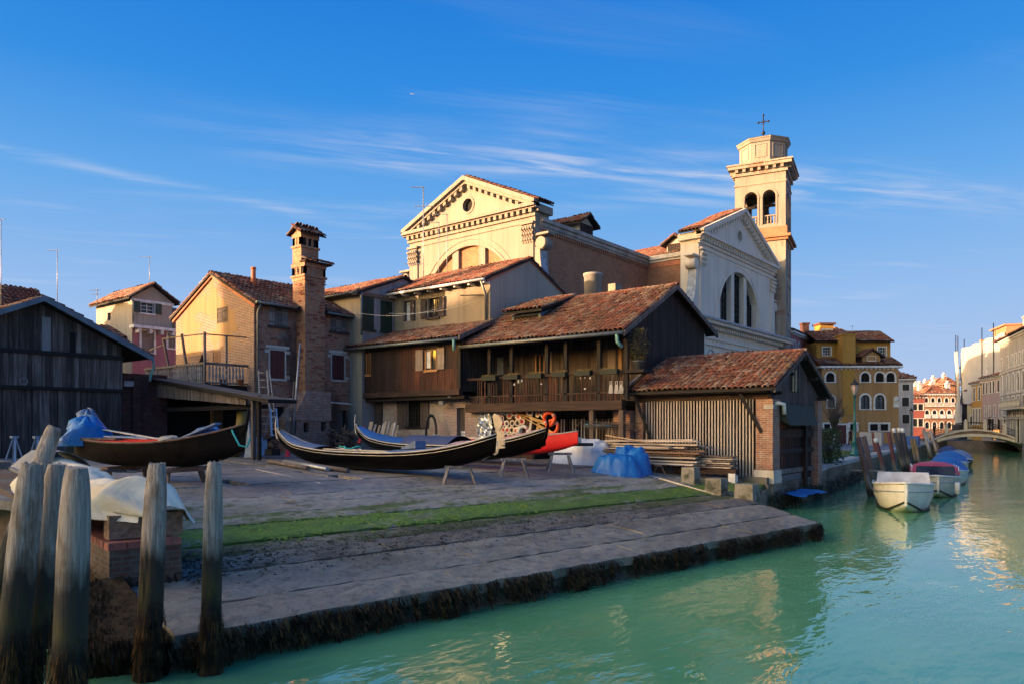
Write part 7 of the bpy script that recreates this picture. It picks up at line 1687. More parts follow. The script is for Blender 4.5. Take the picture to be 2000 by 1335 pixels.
# old brown boat on the left, loaded with gear
def brown_boat():
    a = cpos(-6.55, 18.4); b = cpos(-12.2, 20.6); d = a-b; L = 5.9; c = (a+b)/2; ang = math.atan2(d.y, d.x)
    par = thing('old_work_boat', 'worn dark brown boat heaped with boards and tarps behind the piles', 'boat', (c.x, c.y, 1.9), ang)
    g = lambda f: 2*f-1; sheer = lambda f: .62 + .48*max(0,g(f))**2.2 + .15*max(0,-g(f))**2; keel = lambda f: .75*max(0,g(f)-.35)**1.6*1.2 + .35*max(0,-g(f)-.3)**1.3; beam = lambda f: max(.015, 1-abs(g(f))**2.3)
    rows = hull_rows(L, .82, sheer, keel, beam, bot=.6); mb = MB(); mb.grid(rows); ends(mb, rows); obj('hull', mb, MAT['hull_brown'], par)
    mb = MB(); rail(mb, L, .82, sheer, beam, 0, .03); obj('gunwale', mb, MAT['lumber_brown'], par)
    mb = MB(); mb.grid(hull_rows(L*.97, .82, sheer, lambda f: keel(f)+.2, beam, inset=.06)); obj('inside', mb, MAT['boat_in'], par)
    obj('deck', decking(L, .8, sheer, beam, .72, .96, .05, .02), MAT['deck_grey'], par)
    m = MB(); m.tube([(L/2-.35,-.1,sheer(.95)+.02),(L/2-.2,-.2,sheer(.97)-.15),(L/2-.05,-.15,sheer(.99)-.5),(L/2+.1,-.05,sheer(.99)-.55),(L/2+.12,.05,sheer(1)-.35)], .025, 6); obj('rope', m, MAT['rope_teal'], par)
    m = MB(); m.tube([(L/2-.1,0,.75),(L/2+.05,0,1.1),(L/2+.12,0,1.5)], [.05,.045,.02], 6); obj('stem', m, MAT['hull_brown'], par)
    zz = sheer(.5)
    def lay(nm, mt, label, x0, x1, y, w, dz, th=.03, tilt=0.0, yaw=0.0, group=None, cat='board'):
        m = MB(); m.bar((x0, y, zz+dz), (x1, y+yaw, zz+dz+tilt), w, th); co = math.cos(ang); si = math.sin(ang)
        m.v = [(c.x + p[0]*co - p[1]*si, c.y + p[0]*si + p[1]*co, 1.9 + p[2]) for p in m.v]; single(nm, m, MAT[mt], label, cat, group)
    for i in range(4): lay('red_board', 'boat_red', 'red painted board lying across the worn brown boat', -1.6+i*.25, 1.1+i*.12, -.5+i*.3, .13, .04+.03*(i % 2), yaw=ru(-.15,.15), group='red boards in the brown boat')
    lay('board', 'deck_grey', 'pale grey panel lying on the loaded brown boat', -1.5, -.2, 0, .7, .16, .03, -.06, .2); lay('board', 'plank_grey', 'dark slatted panel at the stern of the brown boat', -2.2, -.9, -.25, .6, .1, .05, .0, .1); lay('plank', 'oar_pale', 'long pale plank sticking out over the brown boat', -2.6, .9, .1, .12, .42, .03, -.42, -.1, cat='plank')
    lay('board', 'deck_blue', 'blue grey board leaning on the brown boat foredeck', 1.0, 2.1, -.1, .25, .1, .04, .4, .1)
    def lump_(nm, mt, label, x, y, dz, rx, ry, rz, cat='tarpaulin'):
        m = MB(); rows = []
        for i in range(9):
            row = []
            for j in range(17):
                a_ = math.pi*i/8*.5; q = 2*math.pi*j/16; k = 1 + .22*math.sin(q*3+i) + .12*math.sin(q*7+2*i); row.append((x + rx*math.sin(a_)*math.cos(q)*k, y + ry*math.sin(a_)*math.sin(q)*k, zz + dz + rz*math.cos(a_)*(1+.15*math.sin(q*5))))
            rows.append(row)
        co, si = math.cos(ang), math.sin(ang)
        m.grid([[(c.x + p[0]*co - p[1]*si, c.y + p[0]*si + p[1]*co, 1.9+p[2]) for p in r] for r in rows]); single(nm, m, MAT[mt], label, cat)
    lump_('tarpaulin', 'tarp_blue', 'crumpled bright blue tarpaulin over the stern of the brown boat', -2.35, -.1, -.1, .6, .6, .75); lump_('tarpaulin', 'deck_blue', 'pale blue sheet bunched at the stern of the brown boat', -2.75, .25, .1, .42, .4, .75)
    lump_('tarpaulin', 'cover_blue', 'small blue cloth on the foredeck of the brown boat', 1.6, .25, .1, .55, .3, .3); lump_('rope_heap', 'rope', 'coil of brown rope amid the red boards in the brown boat', .9, -.35, .02, .4, .25, .16, 'rope')
    # cradle under it
    for (nm, x) in (('boat_cradle', 1.0), ('boat_cradle', -1.0)):
        m = MB(); m.box(x-.12, x+.12, -.7, .7, -.12, .0); m.bar((x, -.55, -.1), (x+.05, -.65, -.46), .12, .12); m.bar((x, .55, -.1), (x+.05, .65, -.46), .12, .12); co, si = math.cos(ang), math.sin(ang)
        m.v = [(c.x + p[0]*co - p[1]*si, c.y + p[0]*si + p[1]*co, 1.9+p[2]) for p in m.v]; single(nm, m, MAT['lumber_brown'], 'timber cradle under the %s half of the brown boat' % ('bow' if x > 0 else 'stern'), 'cradle', 'cradles of the brown boat')
brown_boat()
# half-built hull under the shelter
def dark_hull():
    x, y = -30.6, 17.3; par = thing('unfinished_hull', 'dark unfinished hull with ochre stem under the shelter', 'boat', (x, y, 1.9), 0.0)
    g = lambda f: 2*f-1; sheer = lambda f: .6 + .7*max(0,g(f))**2; keel = lambda f: .9*max(0,g(f)-.2)**1.8; beam = lambda f: max(.02, 1-abs(g(f))**2.3)
    mb = MB(); r = hull_rows(5, .7, sheer, keel, beam); mb.grid(r); ends(mb, r); obj('hull', mb, MAT['boat_in'], par)
    m = MB(); m.tube([(1.7,-.3,-.1),(2.25,-.35,.15),(2.45,-.35,.8),(2.5,-.35,1.7)], [.22,.24,.25,.2], 8); obj('stem', m, plain('ochre primer', (.3,.2,.04), .6), par)
    m = MB(); m.prism([(2.75,-.4,-.2),(3.3,-.4,-.2),(3.2,-.4,.6),(3.1,-.4,1.3)], (0,.05,0)); obj('pale_frame', m, MAT['deck_grey'], par)
dark_hull()

# ------------------------------------------------------------------ trestles
def trestle(px, py, label, w=.9, h=.55, ang=None, mat='trestle'):
    p = ground(px, py); a = cang(1, .15) if ang is None else ang; par = thing('trestle', label, 'trestle', (p.x, p.y, p.z), a, group='trestles under boats')
    obj('beam', MB().box(-w/2, w/2, -.06, .06, h-.08, h), MAT[mat], par)
    for sx in (-1, 1):
        for sy in (-1, 1): m = MB(); m.bar((sx*(w/2-.12), sy*.04, h-.04), (sx*(w/2+.05), sy*.24, -.01), .07, .04); obj('leg', m, MAT[mat], par)
for (px, py, lb, w, h) in ((897, 943, 'weathered trestle under the prow of the open gondola', .85, .52), (1003, 930, 'trestle under the bow of the blue covered gondola', .8, .6), (1094, 921, 'trestle under the pointed bow of the red boat', .8, .68)): trestle(px, py, lb, w, h)
for (px, lb) in ((28, 'pink-topped sawhorse at the left before the barn doors'), (72, 'greenish sawhorse standing before the barn doors')): trestle(px, 903, lb, .25, .95, cang(.3, 1), 'deck_grey')
p = ground(345, 893); trestle(345, 893, 'low pale bench standing inside the dark shelter', 1.0, .45)

# ------------------------------------------------------------------ canvas-covered boat on the brick quay
def canvas_boat():
    A = Vector(st(3.1, 11.55)); d = TV; L = 7.4; mb = MB(); rows = []; n = 120; k = 34; random.seed(3); S = SV
    for i in range(n+1):
        f = i/n; t = -.1 + L*f; zb = qz(11.6 + t); row = []; end = min(1, f*14)
        for j in range(k+1):
            w = -1 + 2*j/k; aw = abs(w)                       # across: -1 canal side hem, 0 ridge, 1 slip side hem
            top = .62 + .1*math.sin(f*9+1) + .06*math.sin(f*23)
            if aw < .45: y = w/.45*.5; z = top - .16*(aw/.45)**1.6
            else: q = (aw-.45)/.55; y = math.copysign(.5 + .2*q + .08*math.sin(f*17 + w)*q, w); z = top - .16 - (.44 + .1*math.sin(f*13+w*2) + .07*math.sin(f*31))*q
            fo = mnoise.ridged_multi_fractal(Vector((f*9 + 2*w, w*2.2 + f*3, .3)), .9, 2.0, 4, .9, 2.0)
            z += (fo - .9)*.07*(.5+aw); y += mnoise.noise(Vector((f*22, w*3, 5)))*.09*aw
            z = zb + .3 + (z - .1)*(.45 + .55*end); y *= (.55 + .45*end); q_ = A + d*(t + .12*mnoise.noise(Vector((w*3, f*4, 8)))) + S*(y + .22*(1-end)); row.append((q_.x, q_.y, max(z, zb + .14)))
        rows.append(row)
    mb.grid(rows); single('canvas_cover', mb, MAT['canvas'], 'long cream canvas sheet draped over timber on the brick quay', 'tarpaulin')
    random.seed(11)
    m = MB(); 
    q0 = A + d*.25 - S*.45; q1 = A + d*.25 + S*.55
    m.bar((*q0, qz(12)+.27), (*q1, qz(12)+.27), .3, .34); single('timber_baulk', m, MAT['lumber_brown'], 'heavy rust-stained baulk under the end of the cream canvas', 'beam')
    m = MB(); q0 = A + d*3.6 - S*.45; q1 = A + d*3.6 + S*.5; m.bar((*q0, qz(15)+.22), (*q1, qz(15)+.22), .22, .25); single('timber_baulk', m, MAT['lumber_brown'], 'second baulk further back under the cream canvas', 'beam')
    m = MB(); q = A + d*.9; m.tube([(q.x + .25*math.sin(i*.8)*SV.x + TV.x*.1*i*.6, q.y + .25*math.sin(i*.8)*SV.y, qz(12)+1.02+.02*math.cos(i)) for i in range(10)], .012, 5); single('rope', m, MAT['hose_black'], 'thin dark rope looped over the cream canvas', 'rope')
    m = MB(); q = A + d*6.2; rows = []
    for i in range(7): rows.append([(q.x + SV.x*(-.6+.2*j) + TV.x*(-.2+.35*i), q.y + SV.y*(-.6+.2*j) + TV.y*(-.2+.35*i), qz(17)+1.1 - .04*(j-3)**2 + ru(-.03,.03)) for j in range(7)])
    m.grid(rows); single('net', m, MAT['cloth_grey'], 'grey net bundle lying on the far end of the canvas', 'net')
canvas_boat()
m = MB()
for i in range(5):
    p = ground(118 + i*6, 925); m = MB(); m.bar((p.x, p.y, p.z), (p.x - .9*0 + TV.x*-.2 + ru(-.02,.02), p.y + .35, p.z+1.15), .03, .2); single('dark_board', m, MAT['planter_green'], 'dark green board propped behind the leaning pile', 'board', 'dark green boards behind the leaning pile')

# ------------------------------------------------------------------ mooring piles, near
def pile(px_t, py_t, px_b, D, r, label, weed=260, D2=None, zb=-.6):
    D2 = D2 or D; top = atD(px_t, py_t, D2); b0 = atD(px_b, HOR + CAM_Z*FPX/D, D); d = top - b0; bot = b0 + d*(zb/d.z) if d.z else b0
    par = thing('mooring_pile', label, 'pile', (b0.x, b0.y, 0), group='mooring piles by the brick quay')
    n = 40; r *= .86; cr_ = [(ru(0,6.28), ru(.05,.13), ru(0,.5), ru(.6,1.01)) for _ in range(6)]; rows = []; L = (top-bot).length; ax = (top-bot)/L; sd = ax.cross(Vector((0,1,0))).normalized(); up = sd.cross(ax); ph = rnd()*6
    prof = [(0, 1.02), (.2, 1.05), (.4, 1.03), (.6, 1.0), (.75, .98), (.86, .92), (.93, .84), (.975, .74), (1.0, .64)]
    prof2 = []
    for i in range(len(prof)-1):
        for k in range(3): f = k/3; prof2.append((prof[i][0]*(1-f) + prof[i+1][0]*f, prof[i][1]*(1-f) + prof[i+1][1]*f))
    prof2.append(prof[-1])
    for (f, k) in prof2:
        c = bot + ax*(L*f); rows.append([c + (sd*math.cos(a) + up*math.sin(a))*r*k*(1 + .05*math.sin(3*a+ph+f*2) + .035*mnoise.noise(Vector((math.cos(a)*2.5+ph, math.sin(a)*2.5, f*5))) - max([0] + [q[1]*max(0, 1-abs(math.sin((a-q[0]-.25*math.sin(f*5))*.5))/.07) for q in cr_ if q[2] < f < q[3]])) for a in [6.2832*i/n for i in range(n)]] )
    for rr in rows: rr.append(rr[0])
    for i_ in range(n+1): rows[-1][i_] = rows[-1][i_] + Vector((0, 0, .04*mnoise.noise(Vector((i_ % n*.4, ph, 1)))))
    mb = MB(); mb.grid(rows); mb.add(rows[-1][:-1], [tuple(range(n))]); obj('post', mb, MAT['pile'], par)
    mb = MB()
    for i in range(weed*2):
        a = rnd()*6.283; z = ru(.05, 1)*ru(.5, 1)*.95; f = (z - bot.z)/(top.z - bot.z); c = bot + ax*(L*f); o = Vector((math.cos(a), math.sin(a), 0)); p = c + o*r*1.02
        strand(mb, p, ru(.08,.3), ru(.006,.016), o*.45, 0 if rnd() < .4 else 1)
    obj('seaweed', mb, [MAT['weed'], MAT['weed_dark']], par, 'stuff', recalc=False)
pile(62, 905, 8, 7.5, .165, 'leaning grey pile at the far left of the front row', 420)
pile(112, 906, 48, 7.9, .155, 'grey pile second from the left in the front row', 420)
pile(150, 914, 128, 7.2, .17, 'thickest stained pile third from the left in the row', 520)
pile(308, 904, 288, 8.6, .155, 'upright pale grey pile before the canvas end', 420)
pile(418, 901, 411, 8.8, .128, 'slim upright pile at the corner of the slip', 340)
pile(107, 833, -40, 10.2, .16, 'bare pile slanting steeply behind the front row', 100, D2=10.6)

# ------------------------------------------------------------------ lumber stack and blocks beside the shed
def lumber():
    random.seed(5)
    bz = 1.3
    def plank(x0, x1, y, z, w, th, mt, lb, gp, yaw=0.0, dz=0.0, cat='plank'):
        m = MB(); m.bar((x0, y, z), (x1, y+yaw, z+dz), w, th); single('plank', m, MAT[mt], lb, cat, gp)
    z = 1.62
    for L in range(9):
        n = 3; 
        for k in range(n):
            xs = -15.6 + ru(-.5,.5) + (L > 5)*.3; xe = (-11.2 + ru(-.5,.3)) if L < 4 else (-11.6 + ru(-1.0,.4)); br = L in (3, 4) 
            plank(xs, xe, 25.35 - .32*k + ru(-.05,.05) + .15*(L > 5), z, ru(.22,.32), .055, 'lumber_brown' if br else 'lumber', 'brown board in the middle of the lumber stack by the shed' if br else ('grey plank in the lower layers of the lumber stack by the shed' if L < 3 else 'grey plank in the upper layers of the lumber stack by the shed'), 'brown boards in the lumber stack' if br else ('lower lumber' if L < 3 else 'upper lumber'), ru(-.12,.12), ru(-.05,.06)); 
        z += ru(.085,.115)
    z = 1.5
    for L in range(6): plank(-11.9 + ru(-.2,.2), -10.35 + ru(-.12,.05), 25.35 + ru(-.04,.04), z, .5, .05, 'plank_grey' if L % 2 else 'lumber', 'dark plank in the short pile at the end of the lumber stack', 'short dark planks', ru(-.03,.03)); z += .075
    m = MB(); m.tube([(-15.2,24.6,2.62),(-13.8,24.45,2.45),(-12.3,24.5,2.2)], .025, 5); single('pole', m, MAT['reed'], 'thin pole lying aslant on the lumber stack', 'pole')
    # supports
    for (x, lb) in ((-14.4, 'iron trestle under the left half of the lumber stack'), (-12.9, 'timber bearer under the middle of the lumber stack')):
        m = MB(); m.box(x-.5 if x < -14 else x-.15, x+.5 if x < -14 else x+.15, 24.5, 25.6, 1.5, 1.58); zg = gxy(x, 25)
        for yy in (24.6, 25.5):
            for dx in (-.25, .25): m.bar((x+dx*.3, yy, 1.52), (x+dx, yy, zg), .04, .04)
        single('lumber_trestle', m, MAT['iron' if x < -14 else 'lumber_brown'], lb, 'trestle')
    m = MB(); m.box(-12.6, -10.25, 25.2, 25.55, 1.25, 1.45); single('bearer_beam', m, MAT['beam_brown'], 'dark bearer beam under the short plank pile', 'beam')
    for (px, py, w, h, lb, mt) in ((1349, 943, .5, .62, 'rusty concrete block under the lumber stack', 'block'), (1399, 963, .55, .55, 'mossy concrete block standing at the edge of the slip', 'block'), (1459, 972, .6, .5, 'mossy concrete block nearest the brick pier', 'block')):
        p = ground(px, py); m = MB(); a = w/2; z0 = p.z - .06; h = h*1.0
        m.hexa([(p.x-a,p.y-a,z0),(p.x+a,p.y-a,z0),(p.x+a,p.y+a,z0),(p.x-a,p.y+a,z0),(p.x-a*.9,p.y-a*.9,z0+h),(p.x+a*.92,p.y-a*.9,z0+h),(p.x+a*.9,p.y+a*.92,z0+h),(p.x-a*.9,p.y+a*.9,z0+h)]); single('concrete_block', m, MAT[mt], lb, 'block')
    m = MB(); m.box(-10.5, -10.25, 25.15, 25.4, .6, 1.3); single('white_stub_post', m, MAT['white_trim'], 'short white painted post under the short plank pile', 'post')
    a = ground(1265, 930); b = ground(1378, 962); m = MB(); m.cyl((a.x,a.y,a.z+.06), (b.x,b.y,b.z+.05), .028, n=6); po = single('punt_pole', m, MAT['oar_pale'], 'long pale pole with blue grip lying on the slip', 'pole'); m = MB(); c = a + (b-a)*.22; m.cyl((a.x,a.y,a.z+.06), (c.x,c.y,c.z+.06), .036, n=6); obj('grip', m, MAT['deck_blue'], po)
    # bundle of pipes on the yard
    for i, (p0, p1) in enumerate((((525,905),(602,919)), ((555,905),(640,921)), ((600,912),(680,924)))):
        a, b = ground(*p0), ground(*p1); m = MB(); m.cyl((a.x,a.y,a.z+.1), (b.x,b.y,b.z+.1), .075, n=8); single('grey_spar', m, MAT['metal_grey' if i == 1 else 'plank_grey'], 'grey spar lying on the yard paving, %s of three' % ['rear', 'middle', 'front'][i], 'spar', 'spars on the yard')
    # painted line / thin batten
    a, b = ground(500, 917), ground(628, 945); m = MB(); m.bar((a.x,a.y,a.z+.03), (b.x,b.y,b.z+.03), .05, .02); single('batten', m, MAT['pale_line'], 'thin pale batten lying across the yard paving', 'batten')
    random.seed(12)
lumber()

# ------------------------------------------------------------------ tarps by the red boat
def heap(nm, mt, label, pts, z0, seed, n=34, amp=.1):
    """cloth draped over a row of lumps: pts = (x, y, radius x, radius y, height)"""
    random.seed(seed); mb = MB(); xs = [p[0] for p in pts]; ys = [p[1] for p in pts]; x0, x1 = min(p[0]-p[2] for p in pts), max(p[0]+p[2] for p in pts); y0, y1 = min(p[1]-p[3] for p in pts), max(p[1]+p[3] for p in pts)
    ph = [ru(0,6) for _ in range(6)]; N = n*2; rows = []
    for i in range(N+1):
        row = []
        for j in range(n+1):
            x = x0 + (x1-x0)*i/N; y = y0 + (y1-y0)*j/n; z = 0
            for p in pts: q = ((x-p[0])/p[2])**2 + ((y-p[1])/p[3])**2; z = max(z, p[4]*min(1, max(0, 1-q)*2.0)**.75*(1 - .25*q) + (.05*math.sin(9*math.atan2(y-p[1], x-p[0])+seed) if .35 < q < 1 else 0))
            z += (mnoise.ridged_multi_fractal(Vector((x*1.9+seed, y*1.9, seed)), .8, 2.1, 4, .9, 2.0) - 1.0)*amp*min(1, z*2.5) + mnoise.noise(Vector((x*4, y*4, seed)))*.05
            row.append((x, y, z0 + z if z > .03 else None))
        rows.append(row)
    idx = {}; V = []
    for i in range(N+1):
        for j in range(n+1):
            p = rows[i][j]; g_ = gxy(p[0], p[1]); z = p[2] if p[2] is not None else g_ + .02; idx[i,j] = len(V); V.append((p[0], p[1], max(z, g_+.015)))
    F = [(idx[i,j], idx[i,j+1], idx[i+1,j+1], idx[i+1,j]) for i in range(N) for j in range(n) if any(rows[a][b][2] is not None for a in (i,i+1) for b in (j,j+1))]
    par_ = list(range(len(V)))
    def find(a):
        while par_[a] != a: par_[a] = par_[par_[a]]; a = par_[a]
        return a
    for f in F:
        for b in f[1:]: par_[find(f[0])] = find(b)
    cnt = {}
    for f in F: cnt[find(f[0])] = cnt.get(find(f[0]), 0) + 1
    best = max(cnt, key=cnt.get); F = [f for f in F if find(f[0]) == best]
    mb.add(V, F, 0, True); random.seed(seed+40); return single(nm, mb, MAT[mt], label, 'tarpaulin')
p = ground(1130, 908); q = ground(1190, 925); r_ = ground(1225, 925)
heap('tarpaulin', 'tarp_white', 'white tarpaulin draped beside the red boat', [(p.x-.9, p.y+1.0, 1.0, .8, .85), (p.x-.1, p.y+.85, 1.2, .8, 1.0), (q.x-.4, q.y+.8, .8, .6, .75)], gxy(p.x, p.y), 21)
heap('tarpaulin', 'tarp_blue', 'bright blue tarpaulin over a heap next to the lumber', [(q.x+.1, q.y+.35, 1.0, .7, .75), (r_.x-.1, r_.y+.4, .75, .6, 1.05), (r_.x+.3, r_.y+.3, .45, .5, .8)], gxy(q.x, q.y)-.05, 22)
def yard_props():
    # red and black boxes behind the white tarp
    def box_at(nm, px, py, D, w, d, h, mt, label, cat, tilt=0.0):
        c = atD(px, py, D); m = MB(); m.box(-w/2, w/2, -d/2, d/2, 0, h); a = cang(1, 0); co, si = math.cos(a), math.sin(a)
        m.v = [(c.x + p[0]*co - p[1]*si, c.y + p[0]*si + p[1]*co, c.z + p[2]) for p in m.v]; return single(nm, m, MAT[mt], label, cat)
    box_at('red_chest', 1108, 866, 28.6, .34, .3, .38, 'red_plastic', 'red plastic chest behind the white tarpaulin', 'chest')
    box_at('display_board', 1127, 866, 28.8, .34, .1, .26, 'metal_grey', 'small grey framed board next to the red chest', 'board')
    box_at('black_trough', 1135, 870, 28.4, .9, .3, .12, 'iron', 'low black trough behind the tarpaulins', 'trough')
    # reed mat against the post
    a = atD(1193, 905, 29.6); m = MB(); n = 9
    for i in range(n):
        u = -.28 + .56*i/(n-1); m.bar((a.x+u*CA, a.y+u*SA, a.z+.1), (a.x+u*CA+.05, a.y+u*SA+.25, a.z+1.55), .06, .02)
    single('reed_mat', m, MAT['reed'], 'tan reed mat leaning against the brown balcony post', 'mat')
    # aqua pipe and sticks on brackets
    a = atD(1143, 829, 30); b = atD(1213, 830, 29.5); m = MB(); m.cyl(a, b, .05, n=8); single('aqua_pipe', m, MAT['aqua_pole'], 'aqua blue pipe laid between the balcony posts', 'pipe')
    m = MB()
    for i in range(26): a = atD(ru(1130,1200), ru(822,836), 29.6); b = atD(a.x*0 + ru(1215,1270), ru(822,842), 28.9); m.cyl(a, b, .012, .006, 4, False)
    single('stick_bundle', m, MAT['twig'], 'bundle of dry sticks lying over the aqua pipe', 'sticks')
    m = MB(); a = atD(1155, 800, 31.5); b = atD(1098, 862, 31.5); m.bar(a, b, .12, .03); single('leaning_plank', m, MAT['plank_grey'], 'grey plank leaning in the dark opening under the balcony', 'plank')
    # propped stakes on the panelled wing
    for i, (px, tp) in enumerate(((722,823),(730,828),(738,830),(747,826),(750,822),(757,822),(762,826),(768,824),(773,830))):
        b = atD(px-6, 866, 34.5); t = atD(px+4, tp, 35.2); m = MB(); m.bar(b, t, .1 if i % 3 else .17, .04); single('propped_stake', m, MAT['lumber' if i % 2 else 'reed'], 'old stake propped in the row before the barred windows', 'stake', 'stakes before the barred windows')
    m = MB(); a = atD(701, 864, 33.6); m.bar((a.x,a.y,a.z), (a.x+.1,a.y+.2,a.z+.75), .4, .04); single('red_board', m, MAT['red_plastic'], 'red board leaning behind the blue covered gondola', 'board')
    m = MB(); 
    for k in range(3): m.tube([atD(842 + (9+k)*math.cos(a*.42), 842 + (30+2*k)*math.sin(a*.42), 35.0 - .03*k) for a in range(15)], .035, 6, closed=True)
    single('black_hose', m, MAT['hose_black'], 'coiled black hose hanging on the pale brick wall', 'hose')
    m = MB(); m.tube([atD(850 + 8*math.cos(a*.42), 864 + 16*math.sin(a*.42), 34.6) for a in range(15)], .03, 6, closed=True); single('green_hose', m, MAT['hose_green'], 'pale green hose loop by the door of the panelled wing', 'hose')
    m = MB(); m.lathe(tuple(atD(788, 868, 34.4)), [(.25,0),(.28,.3),(.26,.32),(.2,.3)], 10); single('green_tub', m, MAT['lamp_green'], 'green tub at the foot of the pale brick wall', 'tub')
    # lamp over the door, floodlight
    a = atD(880, 773, 34.5); b = atD(913, 776, 34.4); c = atD(912, 793, 34.6); m = MB(); m.tube([a, b, c], .025, 6); m.lathe(tuple(a - Vector((0,0,.06))), [(.02,.12),(.12,.08),(.16,0)], 10); single('wall_lamp', m, MAT['metal_grey'], 'bracket wall lamp over the dark door', 'lamp')
    m = MB(); a = atD(864, 787, 34.9); m.hexa([a+Vector(v) for v in ((-.14,-.1,-.1),(.14,-.1,-.1),(.14,.05,-.06),(-.14,.05,-.06),(-.14,-.13,.1),(.14,-.13,.1),(.14,.05,.12),(-.14,.05,.12))]); single('floodlight', m, MAT['metal_grey'], 'small floodlight on the pale brick wall', 'floodlight')
    # coils on the barn side: grey rope
    m = MB()
    for k in range(6): m.tube([atD(246 + (9-k*.9)*math.cos(a*.35) + k, 842 + (29-3*k)*math.sin(a*.35), 33.6 - .06*k) for a in range(18)], .022, 5, closed=True)
    single('rope_coil', m, MAT['rope'], 'big coil of grey rope on the red brick beside the shelter', 'rope')
    # ladders
    def ladder(nm, p0, p1, w, n, mt, label, D0, D1, r=.03):
        a0, b0, a1, b1 = atD(p0[0]-w/2, p0[1], D0), atD(p0[0]+w/2, p0[1], D0), atD(p1[0]-w/2*.85, p1[1], D1), atD(p1[0]+w/2*.85, p1[1], D1)
        par = thing(nm, label, 'ladder', a0); 
        for (p, q) in ((a0, a1), (b0, b1)): obj('rail', MB().bar(p, q, .05, .05), MAT[mt], par)
        for i in range(n): f = (i+.6)/n; obj('rung', MB().cyl(a0+(a1-a0)*f, b0+(b1-b0)*f, r*.6, n=6), MAT[mt], par)
        return par
    ladder('wooden_ladder', (520, 850), (513, 722), 20, 9, 'lumber', 'grey wooden ladder leaning on the brick house wall', 33, 34)
    l = ladder('step_ladder', (538, 856), (534, 797), 13, 5, 'alu', 'aluminium stepladder standing open by the shelter', 32.3, 33); 
    a0, a1 = atD(516, 852, 33.6), atD(528, 797, 33.05); obj('back_leg', MB().bar(a0, a1, .04, .04), MAT['alu'], l); a0, a1 = atD(529, 852, 33.6), atD(537, 797, 33.05); obj('back_leg', MB().bar(a0, a1, .04, .04), MAT['alu'], l)
    for (p0, p1, mt, lb, r) in (((541,850),(526,720),'oar_pale','thin pale pole leaning on the brick house',.022), ((572,846),(586,670),'metal_grey','long grey pole leaning beside the chimney foot',.05), ((569,846),(574,745),'plank_grey','dark pole leaning beside the long grey pole',.04)):
        m = MB(); m.cyl(atD(*p0, 34.0), atD(*p1, 34.6), r, n=6); single('leaning_pole', m, MAT[mt], lb, 'pole')
    for i in range(5): m = MB(); a = atD(558+i*4.5, 846, 34.4); b = atD(559+i*4.5, 800 - 6*(i % 2), 34.9); m.bar(a, b, .11, .04); single('propped_board', m, MAT['plank_grey' if i < 4 else 'planter_green'], 'weathered board propped against the brick hearth', 'board', 'boards against the hearth')
    # bin, engine, cone by the shelter post
    b = box_at('blue_bin', 513, 888, 30.5, .5, .4, .75, 'blue_plastic', 'blue plastic bin beside the shelter post', 'bin'); 
    c = atD(532, 888, 30.3); m = MB(); m.box(c.x-.25,c.x+.25,c.y-.2,c.y+.2,c.z,c.z+.25)
    for k in range(6): m.cyl((c.x-.22+.09*k, c.y-.1, c.z+.2), (c.x-.2+.09*k, c.y-.1, c.z+ru(.45,.65)), .05, n=7)
    m.bar((c.x-.35,c.y,c.z+.68), (c.x+.3,c.y,c.z+.75), .5, .08); single('engine_block', m, MAT['iron'], 'black engine standing beside the blue bin', 'engine')
    c = atD(562, 890, 30.4); m = MB(); m.lathe(tuple(c), [(.16,0),(.16,.03),(.11,.04),(.03,.45)], 10); single('red_cone', m, MAT['red_plastic'], 'small red cone beside the black engine', 'cone')
    # scrap heap by the brick house
    random.seed(31); m = MB()
    for i in range(70): a = atD(ru(648,700), ru(838,868), ru(34,36)); v = Vector((ru(-.5,.5), ru(-.5,.5), ru(-.2,.4))); m.bar(a, a+v, ru(.04,.12), ru(.02,.08))
    o = single('scrap_heap', m, MAT['plank_dark'], 'dark heap of scrap timber at the foot of the brick house', 'scrap'); o['kind'] = 'stuff'
    # lifebuoys, oars, hats on the boarded wall
    YW = 25.72
    def wpt(px, py, d=0.0): x, z = onY(px, py, YW-d); return Vector((x, YW-d, z))
    def buoy(px, py, r, mt, label, d, rope=False):
        c = wpt(px, py, d); m = MB(); m.tube([(c.x + r*math.cos(a*.393), c.y + .03*math.sin(a*.8), c.z + r*math.sin(a*.393)) for a in range(16)], r*.3, 8, closed=True); o = single('lifebuoy', m, MAT[mt], label, 'lifebuoy')
        m = MB(); 
        for q in range(4): a = math.pi/2*q + .6; m.tube([(c.x + r*.995*math.cos(a+e), c.y, c.z + r*.995*math.sin(a+e)) for e in (-.1, 0, .1)], r*.315, 8)
        obj('band', m, MAT['cover_red' if mt == 'white_buoy' else 'white_buoy'], o)
    buoy(1073, 817, .27, 'orange_buoy', 'upper bright orange lifebuoy hanging under the balcony', .25); buoy(1079, 833, .28, 'orange_buoy', 'lower orange lifebuoy hanging behind the upper one', .12); buoy(1022, 843, .25, 'white_buoy', 'white lifebuoy with red bands on the hat wall', .1)
    def oar(p0, p1, mt, label, blade=True):
        a, b = wpt(*p0, .16), wpt(*p1, .16); m = MB(); m.cyl(a, b, .022, .026, 6); o = single('oar', m, MAT[mt], label, 'oar'); d = (b-a).normalized(); m = MB(); m.bar(b-d*.9, b, .1, .025, (0,-1,0), w1=.17)
        obj('blade', m, MAT[mt], o)
    oar((1008, 806), (1078, 845), 'oar_wood', 'varnished yellow oar slanting down below the lifebuoys'); oar((1042, 796), (1031, 860), 'oar_pale', 'pale oar standing upright amid the hats'); oar((1003, 803), (1066, 826), 'oar_wood', 'upper varnished oar slanting beneath the straw hats'); oar((1052, 825), (1045, 862), 'oar_wood', 'short yellow paddle upright below the lifebuoys')
